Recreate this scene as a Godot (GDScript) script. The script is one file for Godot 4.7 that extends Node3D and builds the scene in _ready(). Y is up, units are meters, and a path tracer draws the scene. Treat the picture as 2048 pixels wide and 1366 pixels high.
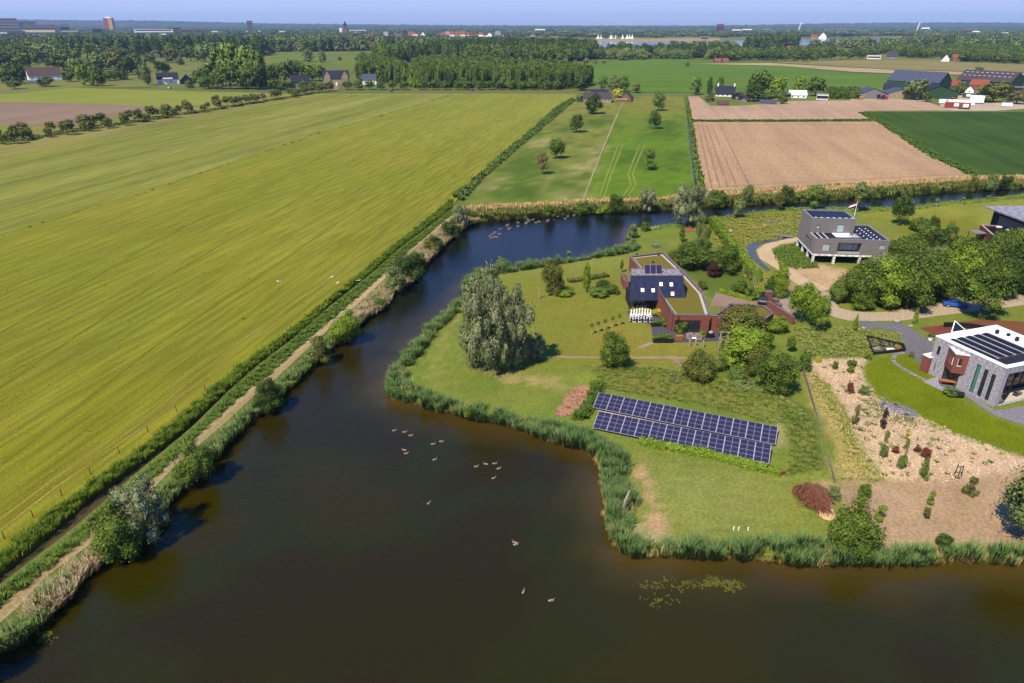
extends Node3D

const H := 50.0
const FPX := 1365.0
const PITCH := 24.95
const K := 1.2
const KM := 1.9
var sp := sin(deg_to_rad(PITCH))
var cp := cos(deg_to_rad(PITCH))
var rng := RandomNumberGenerator.new()
var used := {}
var mats := {}
var tex := {}
var nlow := FastNoiseLite.new()
var nmid := FastNoiseLite.new()
var nhi := FastNoiseLite.new()

# ---------- survey: the ground point (at height h) that lies on a bearing measured on the photograph ----------
func G(px: float, py: float, h := 0.0) -> Vector3:
	var v := (683.0 - py) / FPX
	var t := (h - H) / (-sp + v * cp)
	return Vector3((px - 1024.0) / FPX * t, h, (-cp - v * sp) * t)

func tall(py: float, ptop: float, h := 0.0) -> float:
	var z := G(1024, py, h).z
	var v := (683.0 - ptop) / FPX
	return H + z * (sp - v * cp) / (cp + v * sp) - h

func wide(w: float, py: float, h := 0.0) -> float:
	var v := (683.0 - py) / FPX
	return w / FPX * (h - H) / (-sp + v * cp)

func shown(p: Vector3, margin := 60.0) -> bool:
	var d := -(p.y - H) * sp - p.z * cp
	if d < 1.0:
		return false
	var u := (p.y - H) * cp - p.z * sp
	var x := 1024.0 + p.x / d * FPX
	var y := 683.0 - u / d * FPX
	return x > -margin and x < 2048.0 + margin and y > -margin and y < 1366.0 + margin

func P(a: Array, h := 0.0) -> PackedVector2Array:
	var out := PackedVector2Array()
	for i in range(0, a.size(), 2):
		var g := G(a[i], a[i + 1], h)
		out.append(Vector2(g.x, g.z))
	return out

func rev(a: PackedVector2Array) -> PackedVector2Array:
	var b := a.duplicate()
	b.reverse()
	return b

func lin(r: float, g: float, b: float) -> Color:
	return Color(r / 255.0, g / 255.0, b / 255.0).srgb_to_linear()

# real base colour (linear) of a surface whose sunlit face reads r, g, b
func base(r: float, g: float, b: float) -> Color:
	var c := lin(r, g, b)
	return Color(c.r / K, c.g / K, c.b / K)

# the same for a surface without grain textures
func tone(r: float, g: float, b: float) -> Color:
	var c := lin(r, g, b)
	return Color(c.r / KM, c.g / KM, c.b / KM)

func rnd(a: float, b: float) -> float:
	return rng.randf_range(a, b)

# ---------- meshes ----------
class MB:
	var v := PackedVector3Array()
	var n := PackedVector3Array()
	var c := PackedColorArray()
	var uv := PackedVector2Array()
	var col := Color.WHITE

	func tri(a: Vector3, b: Vector3, d: Vector3, out: Vector3) -> void:
		var nn := (d - a).cross(b - a)
		if nn.dot(out) < 0.0:
			var s := b
			b = d
			d = s
			nn = -nn
		nn = nn.normalized()
		v.append(a); v.append(b); v.append(d)
		for i in 3:
			n.append(nn); c.append(col)

	func quad(a: Vector3, b: Vector3, d: Vector3, e: Vector3, out: Vector3) -> void:
		tri(a, b, d, out)
		tri(a, d, e, out)

	func box(ce: Vector3, s: Vector3, bs := Basis()) -> void:
		var x := bs.x * s.x * 0.5
		var y := bs.y * s.y * 0.5
		var z := bs.z * s.z * 0.5
		for k in [[x, y, z], [y, z, x], [z, x, y]]:
			for sg in [-1.0, 1.0]:
				var f: Vector3 = ce + k[0] * sg
				quad(f - k[1] - k[2], f + k[1] - k[2], f + k[1] + k[2], f - k[1] + k[2], k[0] * sg)

	func bar(a: Vector3, b: Vector3, w: float, d: float) -> void:
		var y := (b - a)
		var yn := y.normalized()
		var x := yn.cross(Vector3.UP if absf(yn.y) < 0.95 else Vector3.RIGHT).normalized()
		box((a + b) * 0.5, Vector3(w, y.length(), d), Basis(x, yn, x.cross(yn)))

	# upright prism over a plan given in x, z
	func prism(pts: PackedVector2Array, y0: float, y1: float, lid := true, sides := true) -> void:
		var m := Vector2.ZERO
		if lid:
			var t := Geometry2D.triangulate_polygon(pts)
			for i in range(0, t.size(), 3):
				tri(Vector3(pts[t[i]].x, y1, pts[t[i]].y), Vector3(pts[t[i + 1]].x, y1, pts[t[i + 1]].y), Vector3(pts[t[i + 2]].x, y1, pts[t[i + 2]].y), Vector3.UP)
		if sides:
			var cw := Geometry2D.is_polygon_clockwise(pts)
			for i in pts.size():
				var a := pts[i]
				var b := pts[(i + 1) % pts.size()]
				var e := b - a
				var o := Vector3(e.y, 0, -e.x) * (-1.0 if cw else 1.0)
				quad(Vector3(a.x, y0, a.y), Vector3(b.x, y0, b.y), Vector3(b.x, y1, b.y), Vector3(a.x, y1, a.y), o)

	func tube(pts: Array, r: Array, sides := 6) -> void:
		var last := PackedVector3Array()
		for i in pts.size():
			var d: Vector3 = (pts[mini(i + 1, pts.size() - 1)] - pts[maxi(i - 1, 0)]).normalized()
			var x := d.cross(Vector3.UP if absf(d.y) < 0.9 else Vector3.RIGHT).normalized()
			var y := x.cross(d)
			var ring := PackedVector3Array()
			for k in sides:
				var a := TAU * k / sides
				ring.append(pts[i] + (x * cos(a) + y * sin(a)) * r[i])
			if i:
				for k in sides:
					var k2 := (k + 1) % sides
					quad(last[k], last[k2], ring[k2], ring[k], ring[k] + last[k] + ring[k2] + last[k2] - (pts[i] + pts[i - 1]) * 2.0)
			last = ring

	func blob(ce: Vector3, r: Vector3, rings := 4, segs := 7) -> void:
		for i in rings:
			for j in segs:
				var q := []
				for w in [[i, j], [i + 1, j], [i + 1, j + 1], [i, j + 1]]:
					var th: float = PI * w[0] / rings
					var ph: float = TAU * w[1] / segs
					q.append(ce + Vector3(sin(th) * cos(ph), cos(th), sin(th) * sin(ph)) * r)
				var o: Vector3 = (q[0] + q[2]) * 0.5 - ce
				if i > 0:
					tri(q[0], q[2], q[3], o)
				if i < rings - 1:
					tri(q[0], q[1], q[2], o)

	func mesh(m: Material = null) -> ArrayMesh:
		var a := []
		a.resize(Mesh.ARRAY_MAX)
		a[Mesh.ARRAY_VERTEX] = v
		a[Mesh.ARRAY_NORMAL] = n
		a[Mesh.ARRAY_COLOR] = c
		if uv.size() == v.size():
			a[Mesh.ARRAY_TEX_UV] = uv
		var am := ArrayMesh.new()
		am.add_surface_from_arrays(Mesh.PRIMITIVE_TRIANGLES, a)
		if m:
			am.surface_set_material(0, m)
		return am

# ---------- naming ----------
func numbered(called: String) -> String:
	var k: int = used.get(called, -1) + 1
	used[called] = k
	return called if k == 0 else "%s_%03d" % [called, k]

func tag(o: Node, label := "", category := "", group := "", kind := "") -> Node:
	if label: o.set_meta("label", label)
	if category: o.set_meta("category", category)
	if group: o.set_meta("group", group)
	if kind: o.set_meta("kind", kind)
	return o

func thing(called: String, label: String, category: String, at := Vector3.ZERO, turn := 0.0, group := "") -> Node3D:
	var o := Node3D.new()
	o.name = numbered(called)
	add_child(o)
	o.position = at
	o.rotation.y = turn
	tag(o, label, category, group)
	return o

func part(called: String, m: Mesh, mat: Material, parent: Node, at := Vector3.ZERO) -> MeshInstance3D:
	var o := MeshInstance3D.new()
	o.mesh = m
	if mat:
		o.material_override = mat
	o.position = at
	o.name = called if parent != self else numbered(called)
	parent.add_child(o, true)
	return o

func pbox(called: String, ce: Vector3, s: Vector3, mat: Material, parent: Node, bs := Basis()) -> MeshInstance3D:
	var b := MB.new()
	b.box(ce, s, bs)
	return part(called, b.mesh(), mat, parent)

func ordinal(n: int) -> String:
	var ones := ["", "first", "second", "third", "fourth", "fifth", "sixth", "seventh", "eighth", "ninth", "tenth", "eleventh", "twelfth", "thirteenth", "fourteenth", "fifteenth", "sixteenth", "seventeenth", "eighteenth", "nineteenth"]
	if n < 20:
		return ones[n]
	var tens := ["", "", "twenty", "thirty", "forty", "fifty", "sixty", "seventy", "eighty", "ninety"]
	var tenth := ["", "", "twentieth", "thirtieth", "fortieth", "fiftieth", "sixtieth", "seventieth", "eightieth", "ninetieth"]
	return tenth[n / 10] if n % 10 == 0 else tens[n / 10] + "-" + ones[n % 10]

# ---------- materials ----------
func grain(key: String, size: int, freq: float, lo: float, hi: float, stretch := 1.0, seed_ := 1, octaves := 4) -> Texture2D:
	if tex.has(key):
		return tex[key]
	var f := FastNoiseLite.new()
	f.seed = seed_
	f.frequency = freq
	f.fractal_octaves = octaves
	f.noise_type = FastNoiseLite.TYPE_SIMPLEX_SMOOTH
	var im := f.get_seamless_image(size, size)
	im.convert(Image.FORMAT_L8)
	var by := im.get_data()
	for i in by.size():
		by[i] = int(clampf(lerpf(lo, hi, clampf((by[i] / 255.0 - 0.5) * 1.6 + 0.5, 0.0, 1.0)), 0.0, 1.0) * 255.0)
	im = Image.create_from_data(size, size, false, Image.FORMAT_L8, by)
	if stretch != 1.0:
		im.resize(size, maxi(16, int(size / stretch)))
	im.convert(Image.FORMAT_RGB8)
	im.generate_mipmaps()
	tex[key] = ImageTexture.create_from_image(im)
	return tex[key]

func mat(key: String, c: Color, rough := 0.9, grains := "", metre := 4.0) -> StandardMaterial3D:
	if mats.has(key):
		return mats[key]
	var m := StandardMaterial3D.new()
	m.albedo_color = c.linear_to_srgb()
	m.roughness = rough
	m.metallic_specular = 0.3
	if grains:
		m.albedo_texture = tex[grains]
		m.uv1_triplanar = true
		m.uv1_world_triplanar = true
		m.uv1_scale = Vector3.ONE / metre
	mats[key] = m
	return m

# a ground material: vertex colours give the soil and sward their hue, grains the texture; uv in metres
func sward(key: String, g1: String, s1: Vector2, g2: String, s2: Vector2, rough := 0.95) -> StandardMaterial3D:
	if mats.has(key):
		return mats[key]
	var m := StandardMaterial3D.new()
	m.vertex_color_use_as_albedo = true
	m.roughness = rough
	m.metallic_specular = 0.1
	m.albedo_texture = tex[g1]
	m.uv1_scale = Vector3(1.0 / s1.x, 1.0 / s1.y, 1)
	m.detail_enabled = true
	m.detail_albedo = tex[g2]
	m.detail_blend_mode = BaseMaterial3D.BLEND_MODE_MUL
	m.detail_uv_layer = BaseMaterial3D.DETAIL_UV_2
	m.uv2_scale = Vector3(1.0 / s2.x, 1.0 / s2.y, 1)
	mats[key] = m
	return m

func foliage_mat(key: String, tint := Color.WHITE, back := 0.35) -> StandardMaterial3D:
	if mats.has(key):
		return mats[key]
	var m := StandardMaterial3D.new()
	m.vertex_color_use_as_albedo = true
	m.albedo_color = tint
	m.roughness = 0.7
	m.metallic_specular = 0.2
	m.backlight_enabled = true
	m.backlight = Color(back, back, back)
	m.cull_mode = BaseMaterial3D.CULL_DISABLED
	mats[key] = m
	return m

# ---------- ground sheets: a plan polygon cut into a grid whose vertices carry colour and height ----------
func patch(called: String, pts: PackedVector2Array, y: float, cell: Vector2, dir: Vector2, colf: Callable, m: Material, skirt := 0.0, hf = null) -> MeshInstance3D:
	var ux := Vector2(-dir.y, dir.x)
	var q := PackedVector2Array()
	for p in pts:
		q.append(Vector2(p.dot(ux), p.dot(dir)))
	var lo := q[0]
	var hi := q[0]
	for p in q:
		lo = lo.min(p)
		hi = hi.max(p)
	lo = (lo / cell).floor() * cell
	var nu := int(ceil((hi.x - lo.x) / cell.x)) + 1
	var nv := int(ceil((hi.y - lo.y) / cell.y)) + 1
	var edge := PackedByteArray()
	edge.resize((nu + 1) * (nv + 1))
	for i in q.size():
		var a := q[i]
		var b := q[(i + 1) % q.size()]
		var st := int(((b - a) / cell).length() * 4.0) + 2
		for k in st + 1:
			var w := (a.lerp(b, float(k) / st) - lo) / cell
			for du in [-0.06, 0.06]:
				for dv in [-0.06, 0.06]:
					var iu := int(floor(w.x + du))
					var iv := int(floor(w.y + dv))
					if iu >= 0 and iv >= 0 and iu < nu and iv < nv:
						edge[iv * nu + iu] = 1
	var vs := PackedVector3Array()
	var ns := PackedVector3Array()
	var cs := PackedColorArray()
	var us := PackedVector2Array()
	var ix := PackedInt32Array()
	var at := PackedInt32Array()
	at.resize((nu + 1) * (nv + 1))
	at.fill(-1)
	var add := func(p: Vector2) -> int:
		var w := ux * p.x + dir * p.y
		var hh: float = y + (hf.call(w.x, w.y) if hf != null else 0.0)
		vs.append(Vector3(w.x, hh, w.y))
		if hf != null:
			var e := 0.6
			ns.append(Vector3(hf.call(w.x - e, w.y) - hf.call(w.x + e, w.y), 2.0 * e, hf.call(w.x, w.y - e) - hf.call(w.x, w.y + e)).normalized())
		else:
			ns.append(Vector3.UP)
		cs.append(colf.call(w.x, w.y))
		us.append(p)
		return vs.size() - 1
	for iv in nv:
		var inside := false
		var known := false
		for iu in nu:
			var c0 := lo + Vector2(iu, iv) * cell
			if edge[iv * nu + iu]:
				known = false
				var rect := PackedVector2Array([c0, c0 + Vector2(cell.x, 0), c0 + cell, c0 + Vector2(0, cell.y)])
				for piece in Geometry2D.intersect_polygons(rect, q):
					var t := Geometry2D.triangulate_polygon(piece)
					var id := []
					for p in piece:
						id.append(add.call(p))
					for k in range(0, t.size(), 3):
						var A: Vector2 = piece[t[k]]
						var B: Vector2 = piece[t[k + 1]]
						var D: Vector2 = piece[t[k + 2]]
						var flip := (B - A).cross(D - A) > 0.0
						ix.append(id[t[k]])
						ix.append(id[t[k + 2]] if flip else id[t[k + 1]])
						ix.append(id[t[k + 1]] if flip else id[t[k + 2]])
			else:
				if not known:
					inside = Geometry2D.is_point_in_polygon(c0 + cell * 0.5, q)
					known = true
				if inside:
					var id := []
					for o in [[0, 0], [1, 0], [1, 1], [0, 1]]:
						var n: int = (iv + o[1]) * (nu + 1) + iu + o[0]
						if at[n] < 0:
							at[n] = add.call(lo + Vector2(iu + o[0], iv + o[1]) * cell)
						id.append(at[n])
					for k in [0, 2, 1, 0, 3, 2]:
						ix.append(id[k])
	if skirt > 0.0:
		var cw := Geometry2D.is_polygon_clockwise(pts)
		for i in pts.size():
			var a := pts[i]
			var b := pts[(i + 1) % pts.size()]
			var e := b - a
			var o := (Vector3(e.y, 0, -e.x) * (-1.0 if cw else 1.0)).normalized()
			var n0 := vs.size()
			var cc: Color = colf.call(a.x, a.y) * 0.8
			for w in [[a, y], [b, y], [b, y - skirt], [a, y - skirt]]:
				vs.append(Vector3(w[0].x, w[1], w[0].y))
				ns.append(o)
				cs.append(cc)
				us.append(Vector2(w[0].dot(ux), w[0].dot(dir)))
			var f := (vs[n0 + 2] - vs[n0]).cross(vs[n0 + 1] - vs[n0]).dot(o) > 0.0
			for k in ([0, 1, 2, 0, 2, 3] if f else [0, 2, 1, 0, 3, 2]):
				ix.append(n0 + k)
	var ar := []
	ar.resize(Mesh.ARRAY_MAX)
	ar[Mesh.ARRAY_VERTEX] = vs
	ar[Mesh.ARRAY_NORMAL] = ns
	ar[Mesh.ARRAY_COLOR] = cs
	ar[Mesh.ARRAY_TEX_UV] = us
	ar[Mesh.ARRAY_TEX_UV2] = us
	ar[Mesh.ARRAY_INDEX] = ix
	var am := ArrayMesh.new()
	am.add_surface_from_arrays(Mesh.PRIMITIVE_TRIANGLES, ar)
	am.surface_set_material(0, m)
	var o := part(called, am, null, self)
	tag(o, "", "", "", "structure")
	return o

# ---------- scattered growth that nobody could count ----------
func tuft(seed_: int, blades: int, tallness: float, width: float, spread: float, lean: float, a: Color, b: Color) -> ArrayMesh:
	var r := RandomNumberGenerator.new()
	r.seed = seed_
	var mb := MB.new()
	for i in blades:
		var th := r.randf() * TAU
		var p := Vector3(cos(th), 0, sin(th)) * spread * sqrt(r.randf())
		var d := Vector3(cos(th + r.randf_range(-1, 1)), 0, sin(th + r.randf_range(-1, 1)))
		var hh := tallness * r.randf_range(0.6, 1.0)
		var mid := p + Vector3(0, hh * 0.6, 0) + d * lean * 0.35 * hh
		var tip := p + Vector3(0, hh * 0.95, 0) + d * lean * hh
		var s := Vector3(-d.z, 0, d.x).rotated(Vector3.UP, r.randf_range(-0.9, 0.9)) * width * 0.5
		mb.col = a.lerp(b, r.randf())
		var o := Vector3(-d.x, 1.0, -d.z)
		mb.tri(p - s * 0.6, p + s * 0.6, mid + s, o)
		mb.tri(p - s * 0.6, mid + s, mid - s, o)
		mb.tri(mid - s, mid + s, tip, o)
	var k := 0
	while k < mb.n.size():
		mb.n[k] = (mb.n[k] * 0.55 + Vector3(0, 0.8, 0)).normalized()
		k += 1
	return mb.mesh()

func scatter(called: String, label: String, category: String, places: Array, m: Mesh, material: Material, tint_a := Color.WHITE, tint_b := Color.WHITE) -> MultiMeshInstance3D:
	var mm := MultiMesh.new()
	mm.transform_format = MultiMesh.TRANSFORM_3D
	mm.use_colors = true
	mm.mesh = m
	mm.instance_count = places.size()
	for i in places.size():
		mm.set_instance_transform(i, places[i])
		mm.set_instance_color(i, tint_a.lerp(tint_b, rng.randf()))
	var o := MultiMeshInstance3D.new()
	o.multimesh = mm
	o.material_override = material
	o.name = numbered(called)
	add_child(o, true)
	tag(o, label, category, "", "stuff")
	return o

# places inside a plan polygon; per is how many on a square metre
func spots(pts: PackedVector2Array, per: float, y: float, s0: float, s1: float, keep = null, hf = null) -> Array:
	var out := []
	var lo := pts[0]
	var hi := pts[0]
	for p in pts:
		lo = lo.min(p)
		hi = hi.max(p)
	var count := int((hi.x - lo.x) * (hi.y - lo.y) * per)
	for i in count:
		var p := Vector2(rnd(lo.x, hi.x), rnd(lo.y, hi.y))
		if not shown(Vector3(p.x, y, p.y)):
			continue
		if not Geometry2D.is_point_in_polygon(p, pts):
			continue
		if keep != null and not keep.call(p.x, p.y):
			continue
		var s := rnd(s0, s1)
		var yy: float = y + (hf.call(p.x, p.y) if hf != null else 0.0)
		out.append(Transform3D(Basis(Vector3.UP, rng.randf() * TAU).scaled(Vector3(s, s * rnd(0.8, 1.2), s)), Vector3(p.x, yy, p.y)))
	return out

func edge_dist(p: Vector2, pts: PackedVector2Array) -> float:
	var best := 1e9
	for i in pts.size():
		best = minf(best, Geometry2D.get_closest_point_to_segment(p, pts[i], pts[(i + 1) % pts.size()]).distance_squared_to(p))
	return sqrt(best)

# how strongly a painted plot counts at a place: 1 inside, fading over f metres outside
func within(x: float, z: float, plot: Dictionary) -> float:
	if x < plot.lo.x or x > plot.hi.x or z < plot.lo.y or z > plot.hi.y:
		return 0.0
	var p := Vector2(x, z)
	var d := edge_dist(p, plot.pts)
	if Geometry2D.is_point_in_polygon(p, plot.pts):
		d = -d
	d += plot.rough * nmid.get_noise_2d(x * 6.0, z * 6.0)
	return plot.s * clampf(0.5 - d / plot.f, 0.0, 1.0)

func plot(pts: PackedVector2Array, c: Color, f := 1.5, s := 1.0, rough := 1.0) -> Dictionary:
	var lo := pts[0]
	var hi := pts[0]
	for p in pts:
		lo = lo.min(p)
		hi = hi.max(p)
	var g := Vector2(f + rough, f + rough)
	return {"pts": pts, "c": c, "f": f, "s": s, "rough": rough, "lo": lo - g, "hi": hi + g}

# ---------- shore lines and field edges ----------
var field_edge := [-200, 1262, 0, 1098, 113, 1007, 206, 941, 302, 874, 464, 739, 554, 678, 631, 614, 702, 559, 785, 490, 854, 436, 905, 395]
var ditch_a := [-200, 1300, 0, 1143, 87, 1073, 174, 997, 242, 948, 321, 892, 374, 850, 502, 737, 543, 704, 605, 658, 656, 611, 715, 565, 734, 551, 802, 491, 871, 440, 902, 416]
var ditch_b := [-200, 1336, 0, 1171, 91, 1101, 151, 1054, 212, 1001, 280, 941, 363, 873, 389, 850, 477, 763, 543, 709, 579, 683, 646, 624, 715, 569, 736, 553, 804, 493, 873, 442, 903, 417]
var path_a := [-200, 1376, 0, 1213, 76, 1152, 132, 1107, 200, 1054, 287, 975, 378, 888, 419, 850, 477, 796, 543, 745, 605, 688, 661, 640, 707, 601, 768, 546, 820, 498, 902, 430]
var path_b := [-200, 1412, 0, 1246, 38, 1213, 94, 1152, 196, 1077, 302, 982, 357, 925, 415, 876, 446, 850, 515, 786, 549, 760, 620, 693, 661, 656, 722, 602, 775, 553, 824, 503, 905, 433]
var dike_shore := [-200, 1400, 0, 1300, 30, 1292, 94, 1235, 174, 1152, 234, 1099, 302, 1062, 340, 997, 382, 960, 438, 907, 446, 893, 510, 829, 538, 817, 572, 778, 631, 724, 677, 681, 690, 677, 731, 635, 772, 614, 792, 570, 816, 569, 854, 524, 891, 487, 912, 466, 939, 449, 960, 441]
var north_shore := [960, 441, 1059, 435, 1110, 430, 1178, 423, 1274, 421, 1342, 417, 1404, 413, 1465, 409, 1550, 406, 1640, 400, 1740, 394, 1842, 387, 1939, 380, 2027, 377, 2048, 375, 2700, 338]
var south_canal := [2700, 352, 2048, 389, 2027, 392, 1939, 402, 1890, 405, 1822, 415, 1740, 417, 1640, 416, 1567, 418, 1484, 430, 1442, 435, 1411, 439, 1385, 447, 1360, 448, 1332, 452, 1288, 457, 1262, 458, 1254, 470, 1254, 490]
var pen_shore := [1192, 504, 1134, 514, 1076, 517, 1008, 526, 953, 535, 926, 562, 922, 586, 891, 613, 879, 621, 826, 679, 789, 724, 773, 748, 778, 777, 810, 798, 865, 815, 918, 826, 955, 836, 997, 842, 1050, 858, 1100, 879, 1128, 884, 1178, 897, 1195, 918, 1207, 946, 1211, 990, 1215, 1032, 1222, 1060, 1234, 1091, 1256, 1106, 1295, 1110, 1364, 1108, 1442, 1112, 1501, 1114, 1560, 1122, 1610, 1127, 1676, 1125, 1808, 1125, 1917, 1119, 2048, 1125, 2700, 1150]

var lake_pts: PackedVector2Array
var pen_pts: PackedVector2Array
var berm: PackedVector2Array
var plots := []
var dirv: Vector2

func pen_height(x: float, z: float) -> float:
	if z < -110.0 or x < 4.0 or x > 60.0:
		return 0.0
	var p := Vector2(x, z)
	var best := 1e9
	for i in berm.size() - 1:
		best = minf(best, Geometry2D.get_closest_point_to_segment(p, berm[i], berm[i + 1]).distance_squared_to(p))
	var d := sqrt(best)
	return 1.25 * smoothstep(4.2, 0.3, d) + (0.10 * nmid.get_noise_2d(x * 3.0, z * 3.0) if d < 4.2 else 0.0)

func field_color(x: float, z: float) -> Color:
	var u := x * -dirv.y + z * dirv.x
	var v := x * dirv.x + z * dirv.y
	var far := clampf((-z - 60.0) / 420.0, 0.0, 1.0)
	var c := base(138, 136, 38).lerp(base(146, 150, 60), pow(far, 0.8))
	var s := nmid.get_noise_2d(u * 2.2, v * 0.05) * 0.6 + nmid.get_noise_2d(u * 0.9 + 300.0, v * 0.04) * 0.8
	c = c.lerp(base(118, 122, 44), clampf(0.10 + s * 0.34, 0.0, 0.4))
	c = c.lerp(base(168, 164, 70), clampf(-s * 0.26, 0.0, 0.3))
	var l := nlow.get_noise_2d(x * 1.1, z * 1.1)
	c = c.lerp(base(130, 138, 45), clampf(l * 0.7, 0.0, 0.5))
	c = c.lerp(base(160, 152, 58), clampf(-l * 0.6, 0.0, 0.4))
	return c * (1.0 + 0.06 * nmid.get_noise_2d(u * 1.5, v * 0.3))

func upper_color(x: float, z: float) -> Color:
	var u := x * -dirv.y + z * dirv.x
	var v := x * dirv.x + z * dirv.y
	var s := nmid.get_noise_2d(u * 2.4, v * 0.07) + 0.5 * nmid.get_noise_2d(u * 7.0, v * 0.1)
	var c := base(146, 148, 62).lerp(base(120, 126, 60), clampf(0.35 + s * 1.1, 0.0, 1.0))
	return c.lerp(base(172, 168, 92), clampf(nlow.get_noise_2d(u * 3.0 + 90.0, v * 0.3) * 0.9, 0.0, 0.5))

func pen_color(x: float, z: float) -> Color:
	var n := nmid.get_noise_2d(x * 2.0, z * 2.0)
	var h := nhi.get_noise_2d(x, z)
	var c := base(138, 148, 64).lerp(base(114, 132, 54), clampf(0.4 + n * 0.9, 0.0, 1.0))
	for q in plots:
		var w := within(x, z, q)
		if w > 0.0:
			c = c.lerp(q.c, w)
	if x < 14.0 and z > -132.0 and z < -72.0:
		var d := edge_dist(Vector2(x, z), pen_pts)
		c *= 1.0 + 0.055 * sin(d * 3.6 + 0.8 * n) * smoothstep(26.0, 4.0, d)
	elif z > -76.0 and x < 44.0:
		c *= 1.0 + 0.05 * sin(z * 4.2 + x * 0.5 + n)
	var l := nlow.get_noise_2d(x * 5.0, z * 5.0)
	return c * (1.0 + 0.16 * h + 0.14 * n + 0.1 * l)

func lake_color(x: float, z: float) -> Color:
	var p := Vector2(x, z)
	var d := edge_dist(p, pen_pts)
	var deep := Color(0.0188, 0.0158, 0.001).lerp(Color(0.006, 0.008, 0.006), smoothstep(-95.0, -140.0, z))
	var shoal := Color(0.085, 0.055, 0.016)
	var w := clampf(1.0 - d / (7.0 + 5.0 * nmid.get_noise_2d(x * 1.6, z * 1.6)), 0.0, 1.0)
	var c := deep.lerp(shoal, w * w * 0.6)
	return c * (1.0 + 0.18 * nlow.get_noise_2d(x * 2.0, z * 2.0))

func far_color(x: float, z: float) -> Color:
	var l := nlow.get_noise_2d(x * 0.25, z * 0.25)
	var c := base(116, 128, 62).lerp(base(140, 140, 70), clampf(0.5 + l, 0.0, 1.0))
	return c.lerp(base(84, 104, 52), clampf(nlow.get_noise_2d(x * 0.6 + 500.0, z * 0.6) * 1.4, 0.0, 0.8))

func plain(c: Color, amount := 0.1, scale := 1.0) -> Callable:
	return func(x: float, z: float) -> Color: return c * (1.0 + amount * (nmid.get_noise_2d(x * scale, z * scale) + 0.6 * nlow.get_noise_2d(x * scale, z * scale)))

func rows(a: Color, b: Color, dir: Vector2, fine: float, amount := 1.0) -> Callable:
	return func(x: float, z: float) -> Color:
		var u := x * -dir.y + z * dir.x
		var v := x * dir.x + z * dir.y
		return a.lerp(b, clampf(0.5 + amount * (nmid.get_noise_2d(u * fine, v * 0.08) + 0.7 * nlow.get_noise_2d(u, v)), 0.0, 1.0))

func track(called: String, line: Array, w: float, c: Color, m: Material, y: float) -> void:
	var cu := Curve2D.new()
	for p in P(line):
		cu.add_point(p)
	for i in range(1, cu.point_count - 1):
		var d := (cu.get_point_position(i + 1) - cu.get_point_position(i - 1)) * 0.2
		cu.set_point_in(i, -d)
		cu.set_point_out(i, d)
	var pts := cu.tessellate(4, 6.0)
	var a := PackedVector2Array()
	var b := PackedVector2Array()
	for i in pts.size():
		var d := (pts[mini(i + 1, pts.size() - 1)] - pts[maxi(i - 1, 0)]).normalized()
		var s := Vector2(-d.y, d.x) * w * 0.5
		a.append(pts[i] + s)
		b.append(pts[i] - s)
	patch(called, a + rev(b), y, Vector2(4, 4), Vector2(0, -1), plain(c, 0.25, 3.0), m)

func _ready() -> void:
	rng.seed = 20240517
	var cam := Camera3D.new()
	cam.name = "camera"
	cam.position = Vector3(0, H, 0)
	cam.rotation_degrees = Vector3(-PITCH, 0, 0)
	cam.fov = rad_to_deg(2.0 * atan(683.0 / FPX))
	cam.near = 0.5
	cam.far = 40000.0
	add_child(cam)
	cam.current = true

	var env := Environment.new()
	env.background_mode = Environment.BG_SKY
	var sky := Sky.new()
	var sm := ProceduralSkyMaterial.new()
	sm.sky_top_color = Color(0.028, 0.15, 0.52).linear_to_srgb()
	sm.sky_horizon_color = Color(0.39, 0.455, 0.655).linear_to_srgb()
	sm.sky_curve = 0.13
	sm.ground_horizon_color = Color(0.24, 0.31, 0.36).linear_to_srgb()
	sm.ground_bottom_color = Color(0.06, 0.07, 0.04).linear_to_srgb()
	sm.sun_angle_max = 6.0
	sm.sun_curve = 0.05
	sky.sky_material = sm
	env.sky = sky
	env.tonemap_mode = Environment.TONE_MAPPER_LINEAR
	env.tonemap_exposure = 1.6
	env.sdfgi_enabled = true
	env.ssao_enabled = true
	env.ssil_enabled = true
	env.fog_enabled = true
	env.fog_density = 0.00006
	env.fog_light_color = Color(0.70, 0.82, 1.0)
	var we := WorldEnvironment.new()
	we.environment = env
	we.name = "world_environment"
	add_child(we)

	var sun := DirectionalLight3D.new()
	sun.name = "sun"
	var el := deg_to_rad(52.0)
	var az := deg_to_rad(38.0)
	sun.look_at_from_position(Vector3.ZERO, Vector3(cos(el) * sin(az), -sin(el), -cos(el) * cos(az)), Vector3.UP)
	sun.light_energy = 1.5
	sun.light_color = Color(1.0, 0.95, 0.86)
	sun.light_angular_distance = 0.5
	sun.shadow_enabled = true
	add_child(sun)

	nlow.seed = 3; nlow.frequency = 0.012; nlow.fractal_octaves = 3
	nmid.seed = 8; nmid.frequency = 0.06; nmid.fractal_octaves = 3
	nhi.seed = 21; nhi.frequency = 0.45; nhi.fractal_octaves = 3
	grain("grass", 512, 0.045, 0.84, 1.0, 1.0, 4, 5)
	grain("fine", 512, 0.16, 0.8, 1.0, 1.0, 9, 3)
	grain("streak", 512, 0.02, 0.84, 1.0, 1.0, 12, 5)
	grain("cloudy_light", 256, 0.03, 0.86, 1.0, 1.0, 17, 5)
	grain("cloudy", 256, 0.012, 0.74, 1.0, 1.0, 31, 4)
	dirv = (P([905, 394])[0] - P([0, 1092])[0]).normalized()
	build_ground()
	build_vegetation()
	build_houses()
	build_far()
	build_small()

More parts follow.
